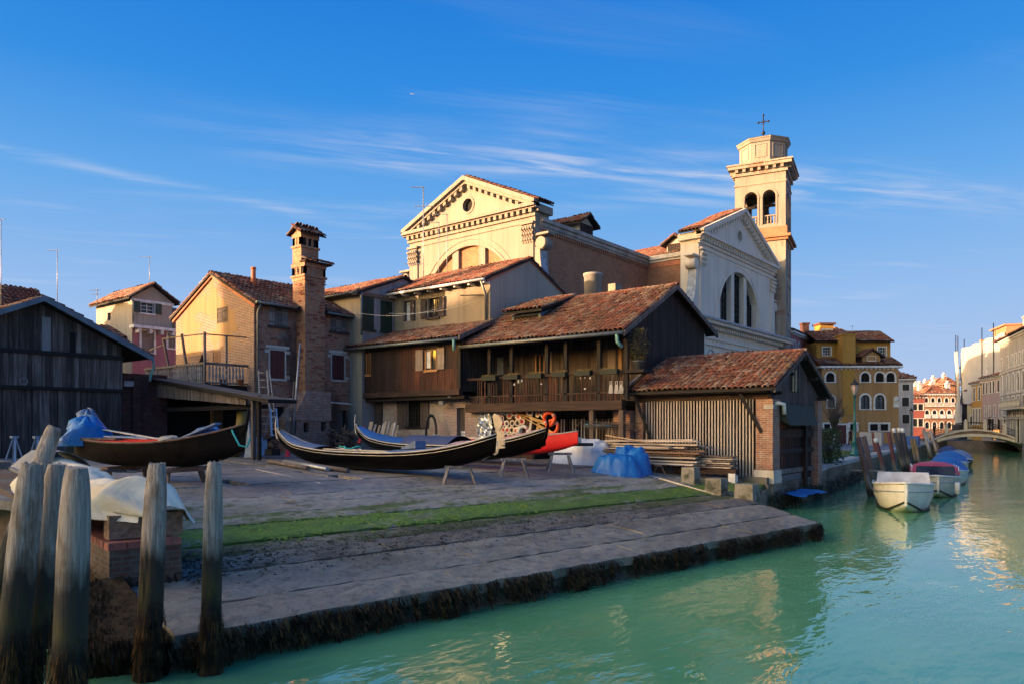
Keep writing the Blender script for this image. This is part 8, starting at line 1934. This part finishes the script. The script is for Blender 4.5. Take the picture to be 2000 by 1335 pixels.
    HT = [(925,802,0),(936,801,0),(945,799,1),(963,799,1),(954,805,0),(970,801,0),(982,802,2),(922,817,0),(929,817,1),(967,814,0),(981,816,0),(994,811,0),(1034,805,3),(1051,807,1),(1061,809,1),(990,826,1),(1000,825,0),(1011,825,0),(984,839,0),(991,839,1),(999,840,0),(1007,841,0),(918,808,0),(976,830,0),(1005,850,0),(958,812,1),(975,812,0),(988,803,1),(1003,804,0),(1012,812,1),(983,826,1),(970,822,0),(978,848,0),(988,850,1),(997,852,0),(1014,838,1),(966,836,0),(1020,822,0),(931,808,1),(950,815,0)]
    random.seed(9)
    for (px, py, kd) in HT:
        px += ru(-1,1); py += ru(-1,1)
        c = wpt(px, py, .06); r = ru(.15,.18) if kd != 3 else .2; tl = ru(-.35,.35); prof = [(.001,-.09),(.075,-.085),(.085,-.01),(.09,0),(r,.012),(r*.99,-.004),(.088,-.012)]
        m = MB(); m.lathe((0,0,0), prof, 14); par = None
        lbs = ['straw boater hat hung on the boarded wall under the balcony', 'pale straw boater hat hung on the boarded wall under the balcony', 'dark-banded hat with red trim high on the hat wall', 'largest straw hat with orange crown by the lifebuoys']
        Mx = Matrix.Rotation(R(90)+tl*.5, 4, 'X') @ Matrix.Rotation(tl, 4, 'Y'); m.v = [tuple(Mx @ Vector(p) + c) for p in m.v]
        o = single('straw_hat', m, [MAT['straw'], MAT['straw_pale'], MAT['straw_pale'], MAT['straw']][kd], lbs[kd], 'hat', 'hats on the boarded wall')
        m = MB(); m.lathe((0,0,0), [(.001,-.096),(.079,-.092),(.089,-.05)], 14); m.v = [tuple(Mx @ Vector(p) + c) for p in m.v]; obj('crown', m, MAT['straw_in' if kd != 3 else 'orange_buoy'], o)
        m = MB(); m.lathe((0,0,0), [(.091,-.05),(.0935,-.008)], 14); m.v = [tuple(Mx @ Vector(p) + c) for p in m.v]; obj('ribbon', m, MAT['ribbon_red' if rnd() < .45 else 'hair'], o)
    # crumpled silver sheet
    random.seed(2); m = MB(); rows = []
    for i in range(13):
        f = i/12; w0, w1 = 938 - 6*math.sin(f*3), 957 + 4*math.sin(f*4); rows.append([wpt(w0 + (w1-w0)*j/7, 806 + 60*f, .22 + ru(-.07,.07)) for j in range(8)])
    m.grid(rows, 0, False); single('silver_sheet', m, MAT['alu'], 'crumpled silvery plastic sheet hanging below the hats', 'sheet')
    m = MB(); c = wpt(1018, 799, .05); m.box(c.x-.1, c.x+.1, c.y-.02, c.y+.02, c.z-.12, c.z+.12); single('orange_sign', m, MAT['orange_sign'], 'small orange sign at the top of the hat wall', 'sign')
    # planters on the balcony rail
    random.seed(4); zr_ = GAL[2]
    for i, (p0, p1) in enumerate(((943,971),(986,1014),(1032,1060),(1080,1107),(1124,1155),(1173,1208))):
        x0, x1 = onY(p0, 735, 25.1)[0], onY(p1, 735, 25.1)[0]; nm = ['first', 'second', 'third', 'fourth', 'fifth', 'sixth'][i]
        par = thing('planter_box', 'dark green planter on the balcony rail, %s from the panelled wing' % nm, 'planter', ((x0+x1)/2, 25.1, zr_), group='planters on the balcony rail'); m = MB(); m.hexa([(x0+.03,25.0,zr_-.16),(x1-.03,25.0,zr_-.16),(x1-.03,25.2,zr_-.16),(x0+.03,25.2,zr_-.16),(x0,24.97,zr_+.04),(x1,24.97,zr_+.04),(x1,25.22,zr_+.04),(x0,25.22,zr_+.04)]); obj('trough', m, MAT['planter_green'], par)
        m = MB()
        for k in range(150): x, y = ru(x0+.03,x1-.03), ru(24.99,25.2); h = ru(.03,.13); a = rnd()*6.28; m.add([(x-.012*math.cos(a),y-.012*math.sin(a),zr_+.03),(x+.012*math.cos(a),y+.012*math.sin(a),zr_+.03),(x+ru(-.05,.05),y+ru(-.05,.05),zr_+.04+h)], [(0,1,2)])
        obj('dry_plants', m, MAT['dry_plant'], par, 'stuff', recalc=False)
    # odds and ends hanging on the balcony: white lanterns, bottles
    for (px, py, w, h) in ((1020,745,.1,.12),(1013,748,.08,.2),(1134,739,.06,.1),(1143,739,.06,.1),(1153,740,.07,.1),(1005,752,.09,.09),(1058,751,.09,.08),(1143,760,.12,.06)):
        x, z = onY(px, py, 25.15); m = MB(); m.lathe((x, 25.14, z), [(w*.3,0),(w*.5,h*.3),(w*.35,h*.7),(w*.2,h)], 8); single('white_trinket', m, MAT['white_trim'], 'small white ornament hanging on the balcony balusters', 'ornament', 'ornaments on the balcony')
    for i, px in enumerate((1193, 1204, 1213)):
        x, z = onY(px, 767, 25.16); z1 = onY(px, 744, 25.16)[1]; m = MB(); m.tube([(x-.09,25.16,z),(x+.09,25.16,z),(x+.04,25.16,z1-.12),(x+.05,25.16,z1),(x-.05,25.16,z1),(x-.04,25.16,z1-.12)], .012, 5, closed=True)
        for k in range(6): zz_ = z + (z1-z)*.12*k; m.bar((x-.08,25.16,zz_), (x+.08,25.16,zz_), .012, .012)
        for dx in (-.04, 0, .04): m.bar((x+dx,25.16,z), (x+dx*.5,25.16,z1-.12), .012, .012)
        single('bottle_cutout', m, MAT['white_trim'], 'white wire bottle shape on the balustrade, %s of three' % ['left', 'middle', 'right'][i], 'ornament', 'wire bottles')
    # potted shrub at the gallery corner
    c = atD(1247, 722, 29.0); par = thing('potted_shrub', 'dark straggly potted shrub on the ledge at the gallery corner', 'shrub', c); m = MB(); m.lathe((c.x,c.y,c.z), [(.16,0),(.24,.32),(.26,.32),(.26,.36),(.2,.34)], 12); obj('pot', m, plain('grey pot', (.12,.13,.15), .7), par)
    m = MB(); 
    for k in range(22): a = rnd()*6.28; t = Vector((.4*math.cos(a)*ru(.3,1), .3*math.sin(a), ru(.7,1.5))); m.tube([(c.x,c.y,c.z+.3), c+Vector((t.x*.4,t.y*.4,t.z*.5+.15)), c+t+Vector((0,0,.15))], [.018,.012,.005], 4)
    obj('stems', m, MAT['twig'], par); m = MB()
    for k in range(1100):
        a = rnd()*6.28; r = .48*math.sqrt(rnd()); h = ru(.4,1.6); r *= (1 - abs(h-.95)/1.2); p = Vector((c.x+r*math.cos(a)*1.05, c.y+r*math.sin(a), c.z+h)); u = Vector((ru(-1,1),ru(-1,1),ru(-1,1))).normalized()*.045; w = Vector((ru(-1,1),ru(-1,1),ru(-1,1))).normalized()*.025; m.add([p-u, p+w, p+u, p-w], [(0,1,2,3)])
    obj('foliage', m, MAT['leaf_dry'], par, 'stuff', recalc=False)
    m = MB(); m.box(-14.85, -13.9, 25.2, 26.1, c.z-.12, c.z-.01); m.bar((-14.85,25.6,c.z-.8), (-14.0,25.6,c.z-.1), .1, .1); single('corner_ledge', m, MAT['beam_dark'], 'timber ledge holding the potted shrub at the gallery corner', 'ledge')
    # blue sheet under the gate
    random.seed(8); m = MB(); rows = [[(-9.3 + .28*j + ru(-.03,.03), 26.9 + .35*i, .52 - .03*j + ru(0,.08)) for j in range(4)] for i in range(9)]; m.grid(rows); single('blue_sheet', m, MAT['tarp_blue'], 'blue plastic sheet below the shed gate', 'tarpaulin')
yard_props()

# ------------------------------------------------------------------ boats moored along the canal quay
QD = (-.52, -.854)
def motorboat(label, px, D, L, B, H, hull, kind, head=QD, name='motorboat'):
    X = (px-1000)/FPX*D; c = cpos(X - head[0]*L*.5, D - head[1]*L*.5, 0); par = thing(name, label, 'boat', c, cang(*head))
    beam = lambda f: 1.0 if f < .45 else max(.05, 1 - ((f-.45)/.55)**2.2*.96); sheer = lambda f: H*(.82 + .28*f*f); keel = lambda f: -.18 + (H*.75)*max(0, f-.72)**1.3*3.2
    rows = hull_rows(L, B/2, sheer, keel, beam, 22, bot=.62); mb = MB(); mb.grid(rows); ends(mb, rows); obj('hull', mb, MAT[hull], par)
    mb = MB(); rail(mb, L, B/2, lambda f: sheer(f)-.0, beam, 0, .045, 22); mb.cyl((L/2-.02,-.07,sheer(1)), (L/2-.02,.07,sheer(1)), .045); obj('gunwale', mb, MAT['white_trim'], par)
    mb = MB(); rail(mb, L, B/2*.97, lambda f: sheer(f)*.72, beam, 0, .02, 22, .012); obj('rubbing_strake', mb, MAT['deck_grey'], par)
    mb = MB(); rail(mb, L, B/2*.84, lambda f: max(.05, keel(f)+.14), beam, 0, .035, 22); obj('waterline_weed', mb, MAT['wet'], par)
    if kind == 'open':
        obj('foredeck', decking(L, B/2*.96, sheer, beam, .5, .99, .03, -.03), MAT['boat_floor'], par); obj('floor', decking(L, B/2*.9, lambda f: H*.3, beam, .02, .5, 0, 0), MAT['boat_floor'], par)
        x = -L/2+L*.45; b = B/2*.86; m = MB(); m.add([(x+.35,-b,H*.92),(x+.35,b,H*.92),(x,b*.97,H*.92+.38),(x,-b*.97,H*.92+.38)], [(0,1,2,3)]); m.add([(x+.37,-b,H*.92),(x+.37,b,H*.92),(x+.02,b*.97,H*.92+.38),(x+.02,-b*.97,H*.92+.38)], [(0,1,2,3)]); m.tube([(x+.36,-b,H*.92),(x+.01,-b*.97,H*.92+.38),(x+.01,b*.97,H*.92+.38),(x+.36,b,H*.92)], .02, 5); obj('windscreen', m, MAT['boat_screen'], par)
        m = MB(); m.box(-L/2+.4, -L/2+.9, -b, b, H*.55, H*.62); obj('bench', m, MAT['lumber'], par)
        m = MB(); m.ball((L/2-.1, -.0, .33), .05); obj('bow_eye', m, MAT['iron'], par)
        # the painted figure on the bow
    elif kind == 'canopy':
        obj('foredeck', decking(L, B/2*.96, sheer, beam, .55, .99, .1, -.03), MAT['white_boat'], par)
        m = MB(); rows = []; b = B/2*.95
        for i in range(9): f = .12 + .5*i/8; z = H*.9 + .62*math.sin(math.pi*(.12 + .8*i/8))**.5; rows.append([(-L/2+L*f, b*(2*j/8-1), z - .22*(abs(2*j/8-1))**3 + ru(-.015,.015)) for j in range(9)])
        m.grid(rows); obj('canopy', m, MAT['cover_red'], par)
        for s in (-1, 1):
            for f in (.18, .4, .58): m = MB(); m.cyl((-L/2+L*f, s*b*.95, H*.85), (-L/2+L*(f+.02), s*b*.93, H*.9+.5), .018, n=5); obj('canopy_pole', m, MAT['alu'], par)
        x = -L/2+L*.62; m = MB(); m.add([(x+.3,-b*.8,H*.95),(x+.3,b*.8,H*.95),(x,b*.75,H*.9+.48),(x,-b*.75,H*.9+.48)], [(0,1,2,3)]); obj('windscreen', m, MAT['glass'], par)
        m = MB(); m.cyl((L/2-.8, B/2*.75, H*.75), (L/2-.8, B/2*.75, H*.2), .1, n=8); obj('fender', m, MAT['white_trim'], par)
    else:
        m = MB(); rows = []; b = B/2*1.03
        for i in range(15): f = .01 + .96*i/14; bb = max(.05, b*beam(f)); hh = .12 + .6*math.exp(-((f-.42)/.2)**2); rows.append([(-L/2+L*f, bb*(2*j/10-1), sheer(f)+.02 + hh*(1-(2*j/10-1)**2)**.8 + ru(-.015,.015)) for j in range(11)])
        m.grid(rows); obj('cover', m, MAT[kind], par)
    return par
motorboat('white open motorboat with pale windscreen moored nearest the slip', 1769, 25.0, 5.2, 2.0, .95, 'white_boat', 'open', (-.44, -.9))
motorboat('cream motorboat under a red canopy behind the white boat', 1832, 30.5, 5.4, 2.0, .85, 'white_boat2', 'canopy', (-.45,-.89))
motorboat('motorboat under a blue cover just behind the red canopy', 1846, 37.0, 5.2, 2.0, .75, 'white_boat', 'cover_blue')
motorboat('further motorboat under a blue cover, third boat from the bridge', 1853, 45.5, 5.4, 2.1, .8, 'white_boat2', 'cover_blue')
motorboat('small boat with light blue cover near the bridge', 1872, 54.5, 4.4, 1.9, .6, 'lacquer', 'deck_blue')
motorboat('dark boat with low black cover at the foot of the bridge', 1850, 63, 5, 1.8, .7, 'lacquer', 'cover_navy')

# mooring poles along the quay
PL = [(1676,853,1701,31.4,'pole_brown',None,'brown pole nearest the white boat',.13), (1687,851,1711,34.7,'pole_brown',None,'brown pole just behind the nearest brown pole',.12), (1710,855,1732,40,'pole_maroon','white_trim','maroon pole with white tip standing behind the lamp',.12), (1704,843,1714,52,'pole_maroon',None,'thin maroon pole half hidden by the white-tipped one',.1),
      (1735,842,1752,43,'pole_maroon',None,'tall plain maroon pole beside the lawn',.12), (1745,836,1766,49,'pole_black','white_trim','black pole with white tip, left of the three',.13), (1755,835,1770,49.5,'pole_black','white_trim','black pole with white tip, middle of the three',.12), (1762,836,1778,50,'pole_black','white_trim','black pole with white tip, right of the three',.13),
      (1780,856,1790,58,'pole_olive',None,'olive pole in front of the blue box',.13), (1786,856,1797,56,'pole_olive',None,'olive pole right beside the other olive pole',.11), (1803,838,1821,66,'pole_grey',None,'bare grey pole before the end of the bridge',.15), (1817,840,1834,69,'pole_grey',None,'grey brown pole against the bridge railing',.15), (1827,858,1840,66,'pole_brown',None,'short brown pole at the bridge foot',.12)]
for (pt, yt, pb, D, mt, cap, lb, r) in PL:
    top = atD(pt, yt, D+.3); b = atD(pb, HOR + CAM_Z*FPX/D, D); d = (b-top); bot = b + d*.25
    m = MB(); m.cyl(bot, top, r*1.05, r*.9, 9); o = single('mooring_pole', m, MAT[mt], lb, 'mooring pole', 'mooring poles along the quay')
    if cap: m = MB(); q = top + d*.1; m.cyl(q, top - d*.005, r*.97, r*.93, 9); obj('white_tip', m, MAT[cap], o)
a = atD(1663, 917, 33); m = MB(); m.bar(a, a + Vector((1.3, .1, 0)), .08, .06); single('mooring_rail', m, MAT['pole_grey'], 'short rail fixed to the quay wall by the first pole', 'rail')
m = MB(); rows = [[atD(1714 + 9*j/3 + (2 if i > 2 else 0), 882 + 29*i/5, 41 + .05*math.sin(j*2)) for j in range(4)] for i in range(6)]; m.grid(rows); single('teal_cloth', m, MAT['lamp_green'], 'teal cloth hanging on the white-tipped maroon pole', 'cloth')

for i, (p0, p1, D0, D1, lb) in enumerate((((1712,958),(1693,925),26.5,31.6,'mooring rope from the white boat to the nearest brown pole'), ((1826,960),(1846,930),26.5,37,'slack rope from the white boat back to the blue covered boat'), ((1790,940),(1752,915),31,42.8,'mooring rope from the red canopy boat to the maroon pole'))):
    a, b = atD(*p0, D0), atD(*p1, D1); m = MB(); m.tube([a + (b-a)*k/8 - Vector((0,0,.22*math.sin(math.pi*k/8))) for k in range(9)], .018, 5); single('mooring_rope', m, MAT['rope'], lb, 'rope')
# ------------------------------------------------------------------ street lamps
def lamp(px, pyb, D, H, label):
    b = atD(px, HOR, D); b.z = 1.2; par = thing('street_lamp', label, 'street lamp', b)
    s = H/5.0; m = MB(); m.lathe(tuple(b), [(.3*s,0),(.3*s,.25*s),(.2*s,.35*s),(.17*s,.9*s),(.2*s,.95*s),(.11*s,1.05*s),(.085*s,2.2*s),(.11*s,2.25*s),(.075*s,2.3*s),(.06*s,3.9*s),(.1*s,3.95*s),(.04*s,4.02*s)], 12); obj('post', m, MAT['lamp_green'], par)
    z = b.z + 4.0*s; m = MB(); m.lathe((b.x,b.y,z), [(.12*s,0),(.24*s,.62*s)], 6, smooth=False); obj('lantern_glass', m, MAT['lamp_glass'], par)
    m = MB(); m.lathe((b.x,b.y,z), [(.27*s,.62*s),(.29*s,.66*s),(.12*s,.82*s),(.13*s,.88*s),(.03*s,.98*s),(.03*s,1.08*s),(.001,1.1*s)], 6, smooth=False); obj('lantern_cap', m, MAT['shut_black'], par)
    m = MB()
    for k in range(6): a = k*math.pi/3; m.bar((b.x+.12*s*math.cos(a), b.y+.12*s*math.sin(a), z), (b.x+.24*s*math.cos(a), b.y+.24*s*math.sin(a), z+.62*s), .025*s, .025*s)
    for q in range(4): a = q*1.571; m.tube([(b.x,b.y,z-.2*s), (b.x+.12*s*math.cos(a), b.y+.12*s*math.sin(a), z-.12*s), (b.x+.1*s*math.cos(a), b.y+.1*s*math.sin(a), z+.02*s)], .02*s, 4)
    obj('lantern_frame', m, MAT['lamp_green'], par)
lamp(1669, 887, 44, 4.6, 'green cast-iron street lamp standing on the lawn'); lamp(1780, 860, 86, 4.0, 'distant green street lamp before the white house')

# ------------------------------------------------------------------ bridge
def bridge():
    a = cpos(50.2, 90.5); b = cpos(60.6, 87.0); d = b-a; Ln = d.length; par = thing('stone_bridge', 'low white stone arch bridge with iron railing over the canal', 'bridge', ((a.x+b.x)/2, (a.y+b.y)/2, 0), math.atan2(d.y, d.x))
    n = 24; hw = Ln/2; W = 3.2
    zi = lambda u: .05 + 1.85*math.sqrt(max(0, 1-(u/hw)**2))**1.2; zt = lambda u: .95 + 1.72*(1-(abs(u)/hw)**1.9)
    mb = MB()
    for i in range(n):
        u0, u1 = -hw + Ln*i/n, -hw + Ln*(i+1)/n
        mb.hexa([(u0,.15,zi(u0)),(u1,.15,zi(u1)),(u1,W-.15,zi(u1)),(u0,W-.15,zi(u0)),(u0,.15,zt(u0)-.05),(u1,.15,zt(u1)-.05),(u1,W-.15,zt(u1)-.05),(u0,W-.15,zt(u0)-.05)])
    obj('arch_body', mb, brick('bridge brickwork', (.3,.16,.11), (.22,.11,.08), (.3,.25,.22)), par)
    for (y0, y1) in ((0,.15), (W-.15, W)):
        for i in range(n):
            u0, u1 = -hw + Ln*i/n + .01, -hw + Ln*(i+1)/n - .01; m = MB(); th = .32
            m.hexa([(u0,y0,zi(u0)),(u1,y0,zi(u1)),(u1,y1,zi(u1)),(u0,y1,zi(u0)),(u0,y0,zi(u0)+th),(u1,y0,zi(u1)+th),(u1,y1,zi(u1)+th),(u0,y1,zi(u0)+th)]); obj('voussoir', m, MAT['church_for_shade'], par)
        for i in range(8):
            u0, u1 = -hw-1 + (Ln+2)*i/8 + .01, -hw-1 + (Ln+2)*(i+1)/8 - .01; m = MB(); q = lambda u: zt(max(-hw, min(hw, u)))
            m.hexa([(u0,y0-.05,q(u0)-.05),(u1,y0-.05,q(u1)-.05),(u1,y1+.05,q(u1)-.05),(u0,y1+.05,q(u0)-.05),(u0,y0-.05,q(u0)+.12),(u1,y0-.05,q(u1)+.12),(u1,y1+.05,q(u1)+.12),(u0,y1+.05,q(u0)+.12)]); obj('coping_stone', m, MAT['church_for_shade'], par)
    for k in range(6):
        u = -hw+.4 + (Ln-.8)*k/5; m = MB(); m.box(u-.16, u+.16, -.02, .24, zt(u)+.1, zt(u)+1.1); m.lathe((u,.11,zt(u)+1.1), [(.2,0),(.2,.06),(.1,.1),(.12,.2),(.02,.28)], 8); obj('parapet_post', m, MAT['church_for_shade'], par)
    m = MB(); N = 60
    for yy in (.1, W-.1):
        for i in range(N): u = -hw + Ln*i/N; m.bar((u,yy,zt(u)+.1), (u,yy,zt(u)+.92), .025, .025)
        m.tube([(-hw+Ln*i/20, yy, zt(-hw+Ln*i/20)+.93) for i in range(21)], .035, 5); m.tube([(-hw+Ln*i/20, yy, zt(-hw+Ln*i/20)+.3) for i in range(21)], .02, 4)
    obj('iron_railing', m, MAT['iron'], par)
    for (s) in (-1, 1): m = MB(); m.box(min(s*hw, s*(hw+1.2)), max(s*hw, s*(hw+1.2)), -.1, W+.1, -1, .98); obj('abutment', m, MAT['quay_wall'], par)
    m = MB(); m.hexa([(-hw-5,.2,1.1),(-hw,.2,.9),(-hw,W-.2,.9),(-hw-5,W-.2,1.1),(-hw-5,.2,1.25),(-hw,.2,1.25),(-hw,W-.2,1.25),(-hw-5,W-.2,1.25)]); obj('ramp', m, MAT['paving'], par)
    return a, b, zt, hw, math.atan2(d.y, d.x)
BR = bridge()
# quay wall behind the arch
m = MB(); a = cpos(52, 108); b = cpos(78, 100); d = (b-a).normalized(); nn = Vector((-d.y, d.x, 0)); m.prism([(a.x,a.y,-1),(b.x,b.y,-1),(b.x+nn.x,b.y+nn.y,-1),(a.x+nn.x,a.y+nn.y,-1)], (0,0,2.1)); single('far_quay_wall', m, brick('far quay brick', (.3,.15,.12), (.2,.1,.08), (.28,.24,.22)), 'brick quay wall seen through the bridge arch', 'wall')

# ------------------------------------------------------------------ people
def person(X, Y, z, face, label, top, legs, h=1.72, bag=None, stride=.12):
    """one skinned figure; face: heading angle in the picture plane axes"""
    par = thing('person', label, 'person', (*cw(X, Y), z), cang(math.cos(face), math.sin(face))); s = h/1.72
    V = [(0,0,.95),(0,0,1.12),(.01,0,1.34),(.01,0,1.46),(.03,0,1.53),(.04,0,1.62),(.04,0,1.70), (0,.19,1.40),(-.02,.24,1.14),(.08,.24,.92), (0,-.19,1.40),(.02,-.24,1.14),(.12,-.23,.94), (0,.1,.9),(stride,.1,.5),(stride*1.1,.1,.09),(stride+.13,.1,.04), (0,-.1,.9),(-stride*.6,-.1,.5),(-stride*1.6,-.1,.1),(-stride*1.6+.14,-.1,.04)]
    E = [(0,1),(1,2),(2,3),(3,4),(4,5),(5,6),(2,7),(7,8),(8,9),(2,10),(10,11),(11,12),(0,13),(13,14),(14,15),(15,16),(0,17),(17,18),(18,19),(19,20)]
    Rr = [.15,.15,.17,.09,.055,.095,.08, .07,.055,.045, .07,.055,.045, .1,.075,.05,.04, .1,.075,.05,.04]
    me = bpy.data.meshes.new('body'); me.from_pydata([tuple(Vector(v)*s) for v in V], E, []); o = bpy.data.objects.new('body', me); COL.objects.link(o); o.parent = par
    md = o.modifiers.new('skin', 'SKIN'); 
    for i, r in enumerate(Rr): me.skin_vertices[0].data[i].radius = (r*s, r*s*1.0)
    me.skin_vertices[0].data[0].use_root = True
    o.modifiers.new('sub', 'SUBSURF').levels = 1; o.modifiers['sub'].render_levels = 1
    dg = bpy.context.evaluated_depsgraph_get(); ev = o.evaluated_get(dg); nm = bpy.data.meshes.new_from_object(ev); o.modifiers.clear(); o.data = nm
    nm.materials.clear()
    for q in (top, legs, 'skin', 'hair'): nm.materials.append(MAT[q])
    for p in nm.polygons:
        c = p.center/s; p.material_index = 3 if (c.z > 1.64 or (c.z > 1.56 and c.x < .02)) else (2 if (c.z > 1.47 or (abs(c.y) > .18 and c.z < .98 and c.z > .85)) else (0 if c.z > .92 else 1)); p.use_smooth = True
    OFF[o] = Vector((0,0,0))
    if bag: m = MB(); m.box(-.32, -.14, -.16, .16, 1.0, 1.42); obj('backpack', m, MAT[bag], par)
person(661/FPX*72, 72, 1.2, 2.6, 'walker in dark clothes with a rust-brown backpack by the lamp', 'black_cloth', 'black_cloth', bag='brown_cloth')
zt = BR[2]
def onbridge(f, off, face, label, top, legs, h): 
    a, b = BR[0], BR[1]; p = a + (b-a)*f; n = Vector((-(b-a).y, (b-a).x, 0)).normalized()*off; q = p + n; X = CA*q.x + SA*q.y; Y = -SA*q.x + CA*q.y; person(X, Y, zt(-BR[3] + 2*BR[3]*f)+.02, face, label, top, legs, h)
onbridge(.66, 1.2, 0, 'person in black standing near the crown of the bridge', 'black_cloth', 'black_cloth', 1.8); onbridge(.13, 1.5, 3.1, 'person in dark coat climbing the left end of the bridge', 'black_cloth', 'hair', 1.7); onbridge(.24, 1.4, 0, 'person in brown jacket on the left half of the bridge', 'brown_cloth', 'black_cloth', 1.65); onbridge(.03, 1.6, 0, 'person in black stepping onto the left end of the bridge', 'black_cloth', 'black_cloth', 1.75)

# ------------------------------------------------------------------ bushes and twigs by the shed
def bush(px, D, z0, z1, r, label, n, mat, name='bush', bare=False):
    b = atD(px, HOR, D); b.z = z0; par = thing(name, label, 'bush', b); m = MB(); random.seed(int(px)); T = []
    for k in range(26 if not bare else 60):
        a = rnd()*6.28; t = Vector((r*math.cos(a)*ru(.2,1), r*math.sin(a)*ru(.2,1), (z1-z0)*ru(.5,1))); mid = Vector((t.x*.35, t.y*.35, t.z*.55)); m.tube([b, b+mid, b+t], [.025,.014,.004], 4)
        if bare:
            for q in range(4): w = b + mid + (t-mid)*ru(.1,.9); m.tube([w, w+Vector((ru(-.3,.3),ru(-.3,.3),ru(.05,.4)))], [.006,.002], 3)
    obj('stems', m, MAT['twig'], par)
    if not bare:
        m = MB()
        for k in range(n):
            a = rnd()*6.28; h = rnd(); q = r*math.sqrt(rnd())*(1.1-.6*abs(h-.45))*(1+.25*math.sin(a*3+h*9)); p = b + Vector((q*math.cos(a), q*math.sin(a), h*(z1-z0))); u = Vector((ru(-1,1),ru(-1,1),ru(-.6,1))).normalized()*.07; w = Vector((ru(-1,1),ru(-1,1),ru(-1,1))).normalized()*.04; m.add([p-u,p+w,p+u,p-w], [(0,1,2,3)])
        obj('foliage', m, MAT[mat], par, 'stuff', recalc=False)
bush(1619, 35, 1.2, 2.9, .6, 'dark green bush behind the brick pier of the shed', 1500, 'leaf'); bush(1629, 36, 2.6, 4.6, .7, 'bare twiggy shrub sticking out behind the shed gable', 0, 'leaf', 'bare_shrub', True)
# low cabinet, crates and blue box near the campo
m = MB(); c = atD(1702, HOR, 74); m.box(c.x-1,c.x+1,c.y-.4,c.y+.4,1.17,2.5); single('stone_well_parapet', m, MAT['stone'], 'pale stone block on the campo before the ochre house', 'block')
m = MB(); c = atD(1781, HOR, 70); m.box(c.x-.6,c.x+.6,c.y-.4,c.y+.4,1.3,2.15); single('blue_box', m, MAT['blue_plastic'], 'blue cargo box standing behind the olive poles', 'box')


# ------------------------------------------------------------------ aerials and wires
def aerial(px, py0, py1, D, label, arms, r=.022):
    b = atD(px, py0, D); t = atD(px, py1, D); par = thing('aerial', label, 'aerial', b); t = Vector((b.x, b.y, t.z)); obj('mast', MB().cyl(b, t, r, n=5), MAT['metal_grey'], par)
    for (py, dx0, dx1, els) in arms:
        z = CAM_Z + (HOR-py)*D/FPX; ax = Vector((CA, SA, 0)); a = Vector((b.x, b.y, z)) + ax*(dx0*D/FPX); c = Vector((b.x, b.y, z)) + ax*(dx1*D/FPX); m = MB(); m.bar(a, c, r*1.2, r*1.2)
        pr = Vector((-SA, CA, .25)).normalized()
        for k in range(els): q = a + (c-a)*(k+.5)/els; m.bar(q - pr*.35, q + pr*.35, r*.5, r*.5)
        obj('boom', m, MAT['metal_grey'], par)
aerial(2, 620, 428, 46, 'tall aerial mast at the left edge of the sky', [(429, -14, 6, 4)]); aerial(112, 590, 488, 48, 'aerial mast above the red tiled house', [(489, -20, 4, 4)]); aerial(292, 570, 501, 54, 'aerial mast above the beige upper box', [(502, -20, 4, 4)]); aerial(190, 600, 565, 52, 'small bushy aerial at the corner of the beige box', [(567, -12, 3, 6), (575, -8, 4, 6)])
aerial(827, 590, 365, 42, 'tallest aerial mast with two booms before the church front', [(366, -25, 3, 7), (403, -18, 20, 5), (516, -38, 0, 1)], .028); aerial(873, 560, 418, 42, 'aerial mast before the church arch, with boom to the left', [(419, -35, 2, 5)]); aerial(857, 560, 434, 42, 'shorter aerial mast between the two before the church', [(435, -22, 2, 4)]); aerial(1665, 690, 636, 95, 'aerial on the roof behind the ochre house', [(637, -6, 3, 4), (648, -3, 4, 3)])
for i, (p0, p1, D0, D1) in enumerate((((868,600),(700,612),35,37), ((940,585),(760,612),35,38))):
    a, b = atD(*p0, D0), atD(*p1, D1); m = MB(); m.tube([a + (b-a)*k/8 - Vector((0,0,.25*math.sin(math.pi*k/8))) for k in range(9)], .008, 4); single('clothes_line', m, MAT['white_trim'], 'thin pale wire strung below the beige house windows, %s one' % ['lower', 'upper'][i], 'wire')
# an airliner high above
c = atD(807, 184, 5200); par = thing('airliner', 'tiny white airliner high in the blue sky', 'aeroplane', c, cang(1, .3)); m = MB(); m.lathe((0,0,0), [(.1,-18),(1.6,-14),(2,-5),(2,8),(1.2,15),(.1,18)], 10); m.v = [(p[2], p[1], p[0]) for p in m.v]; obj('fuselage', m, MAT['white_trim'], par)
m = MB(); m.prism([(3,0,0),(-4,17,1),(-6,17,1),(-3,0,0)], (0,0,.5)); m.prism([(3,0,0),(-4,-17,1),(-6,-17,1),(-3,0,0)], (0,0,.5)); obj('wings', m, MAT['white_trim'], par); m = MB(); m.prism([(-13,0,1),(-17,0,7),(-19,0,7),(-18,0,1)], (0,.4,0)); m.prism([(-14,-6,1.5),(-16,-6,1.5),(-18,0,1.5),(-16,6,1.5),(-14,6,1.5)], (0,0,.3)); obj('tail', m, MAT['white_trim'], par)
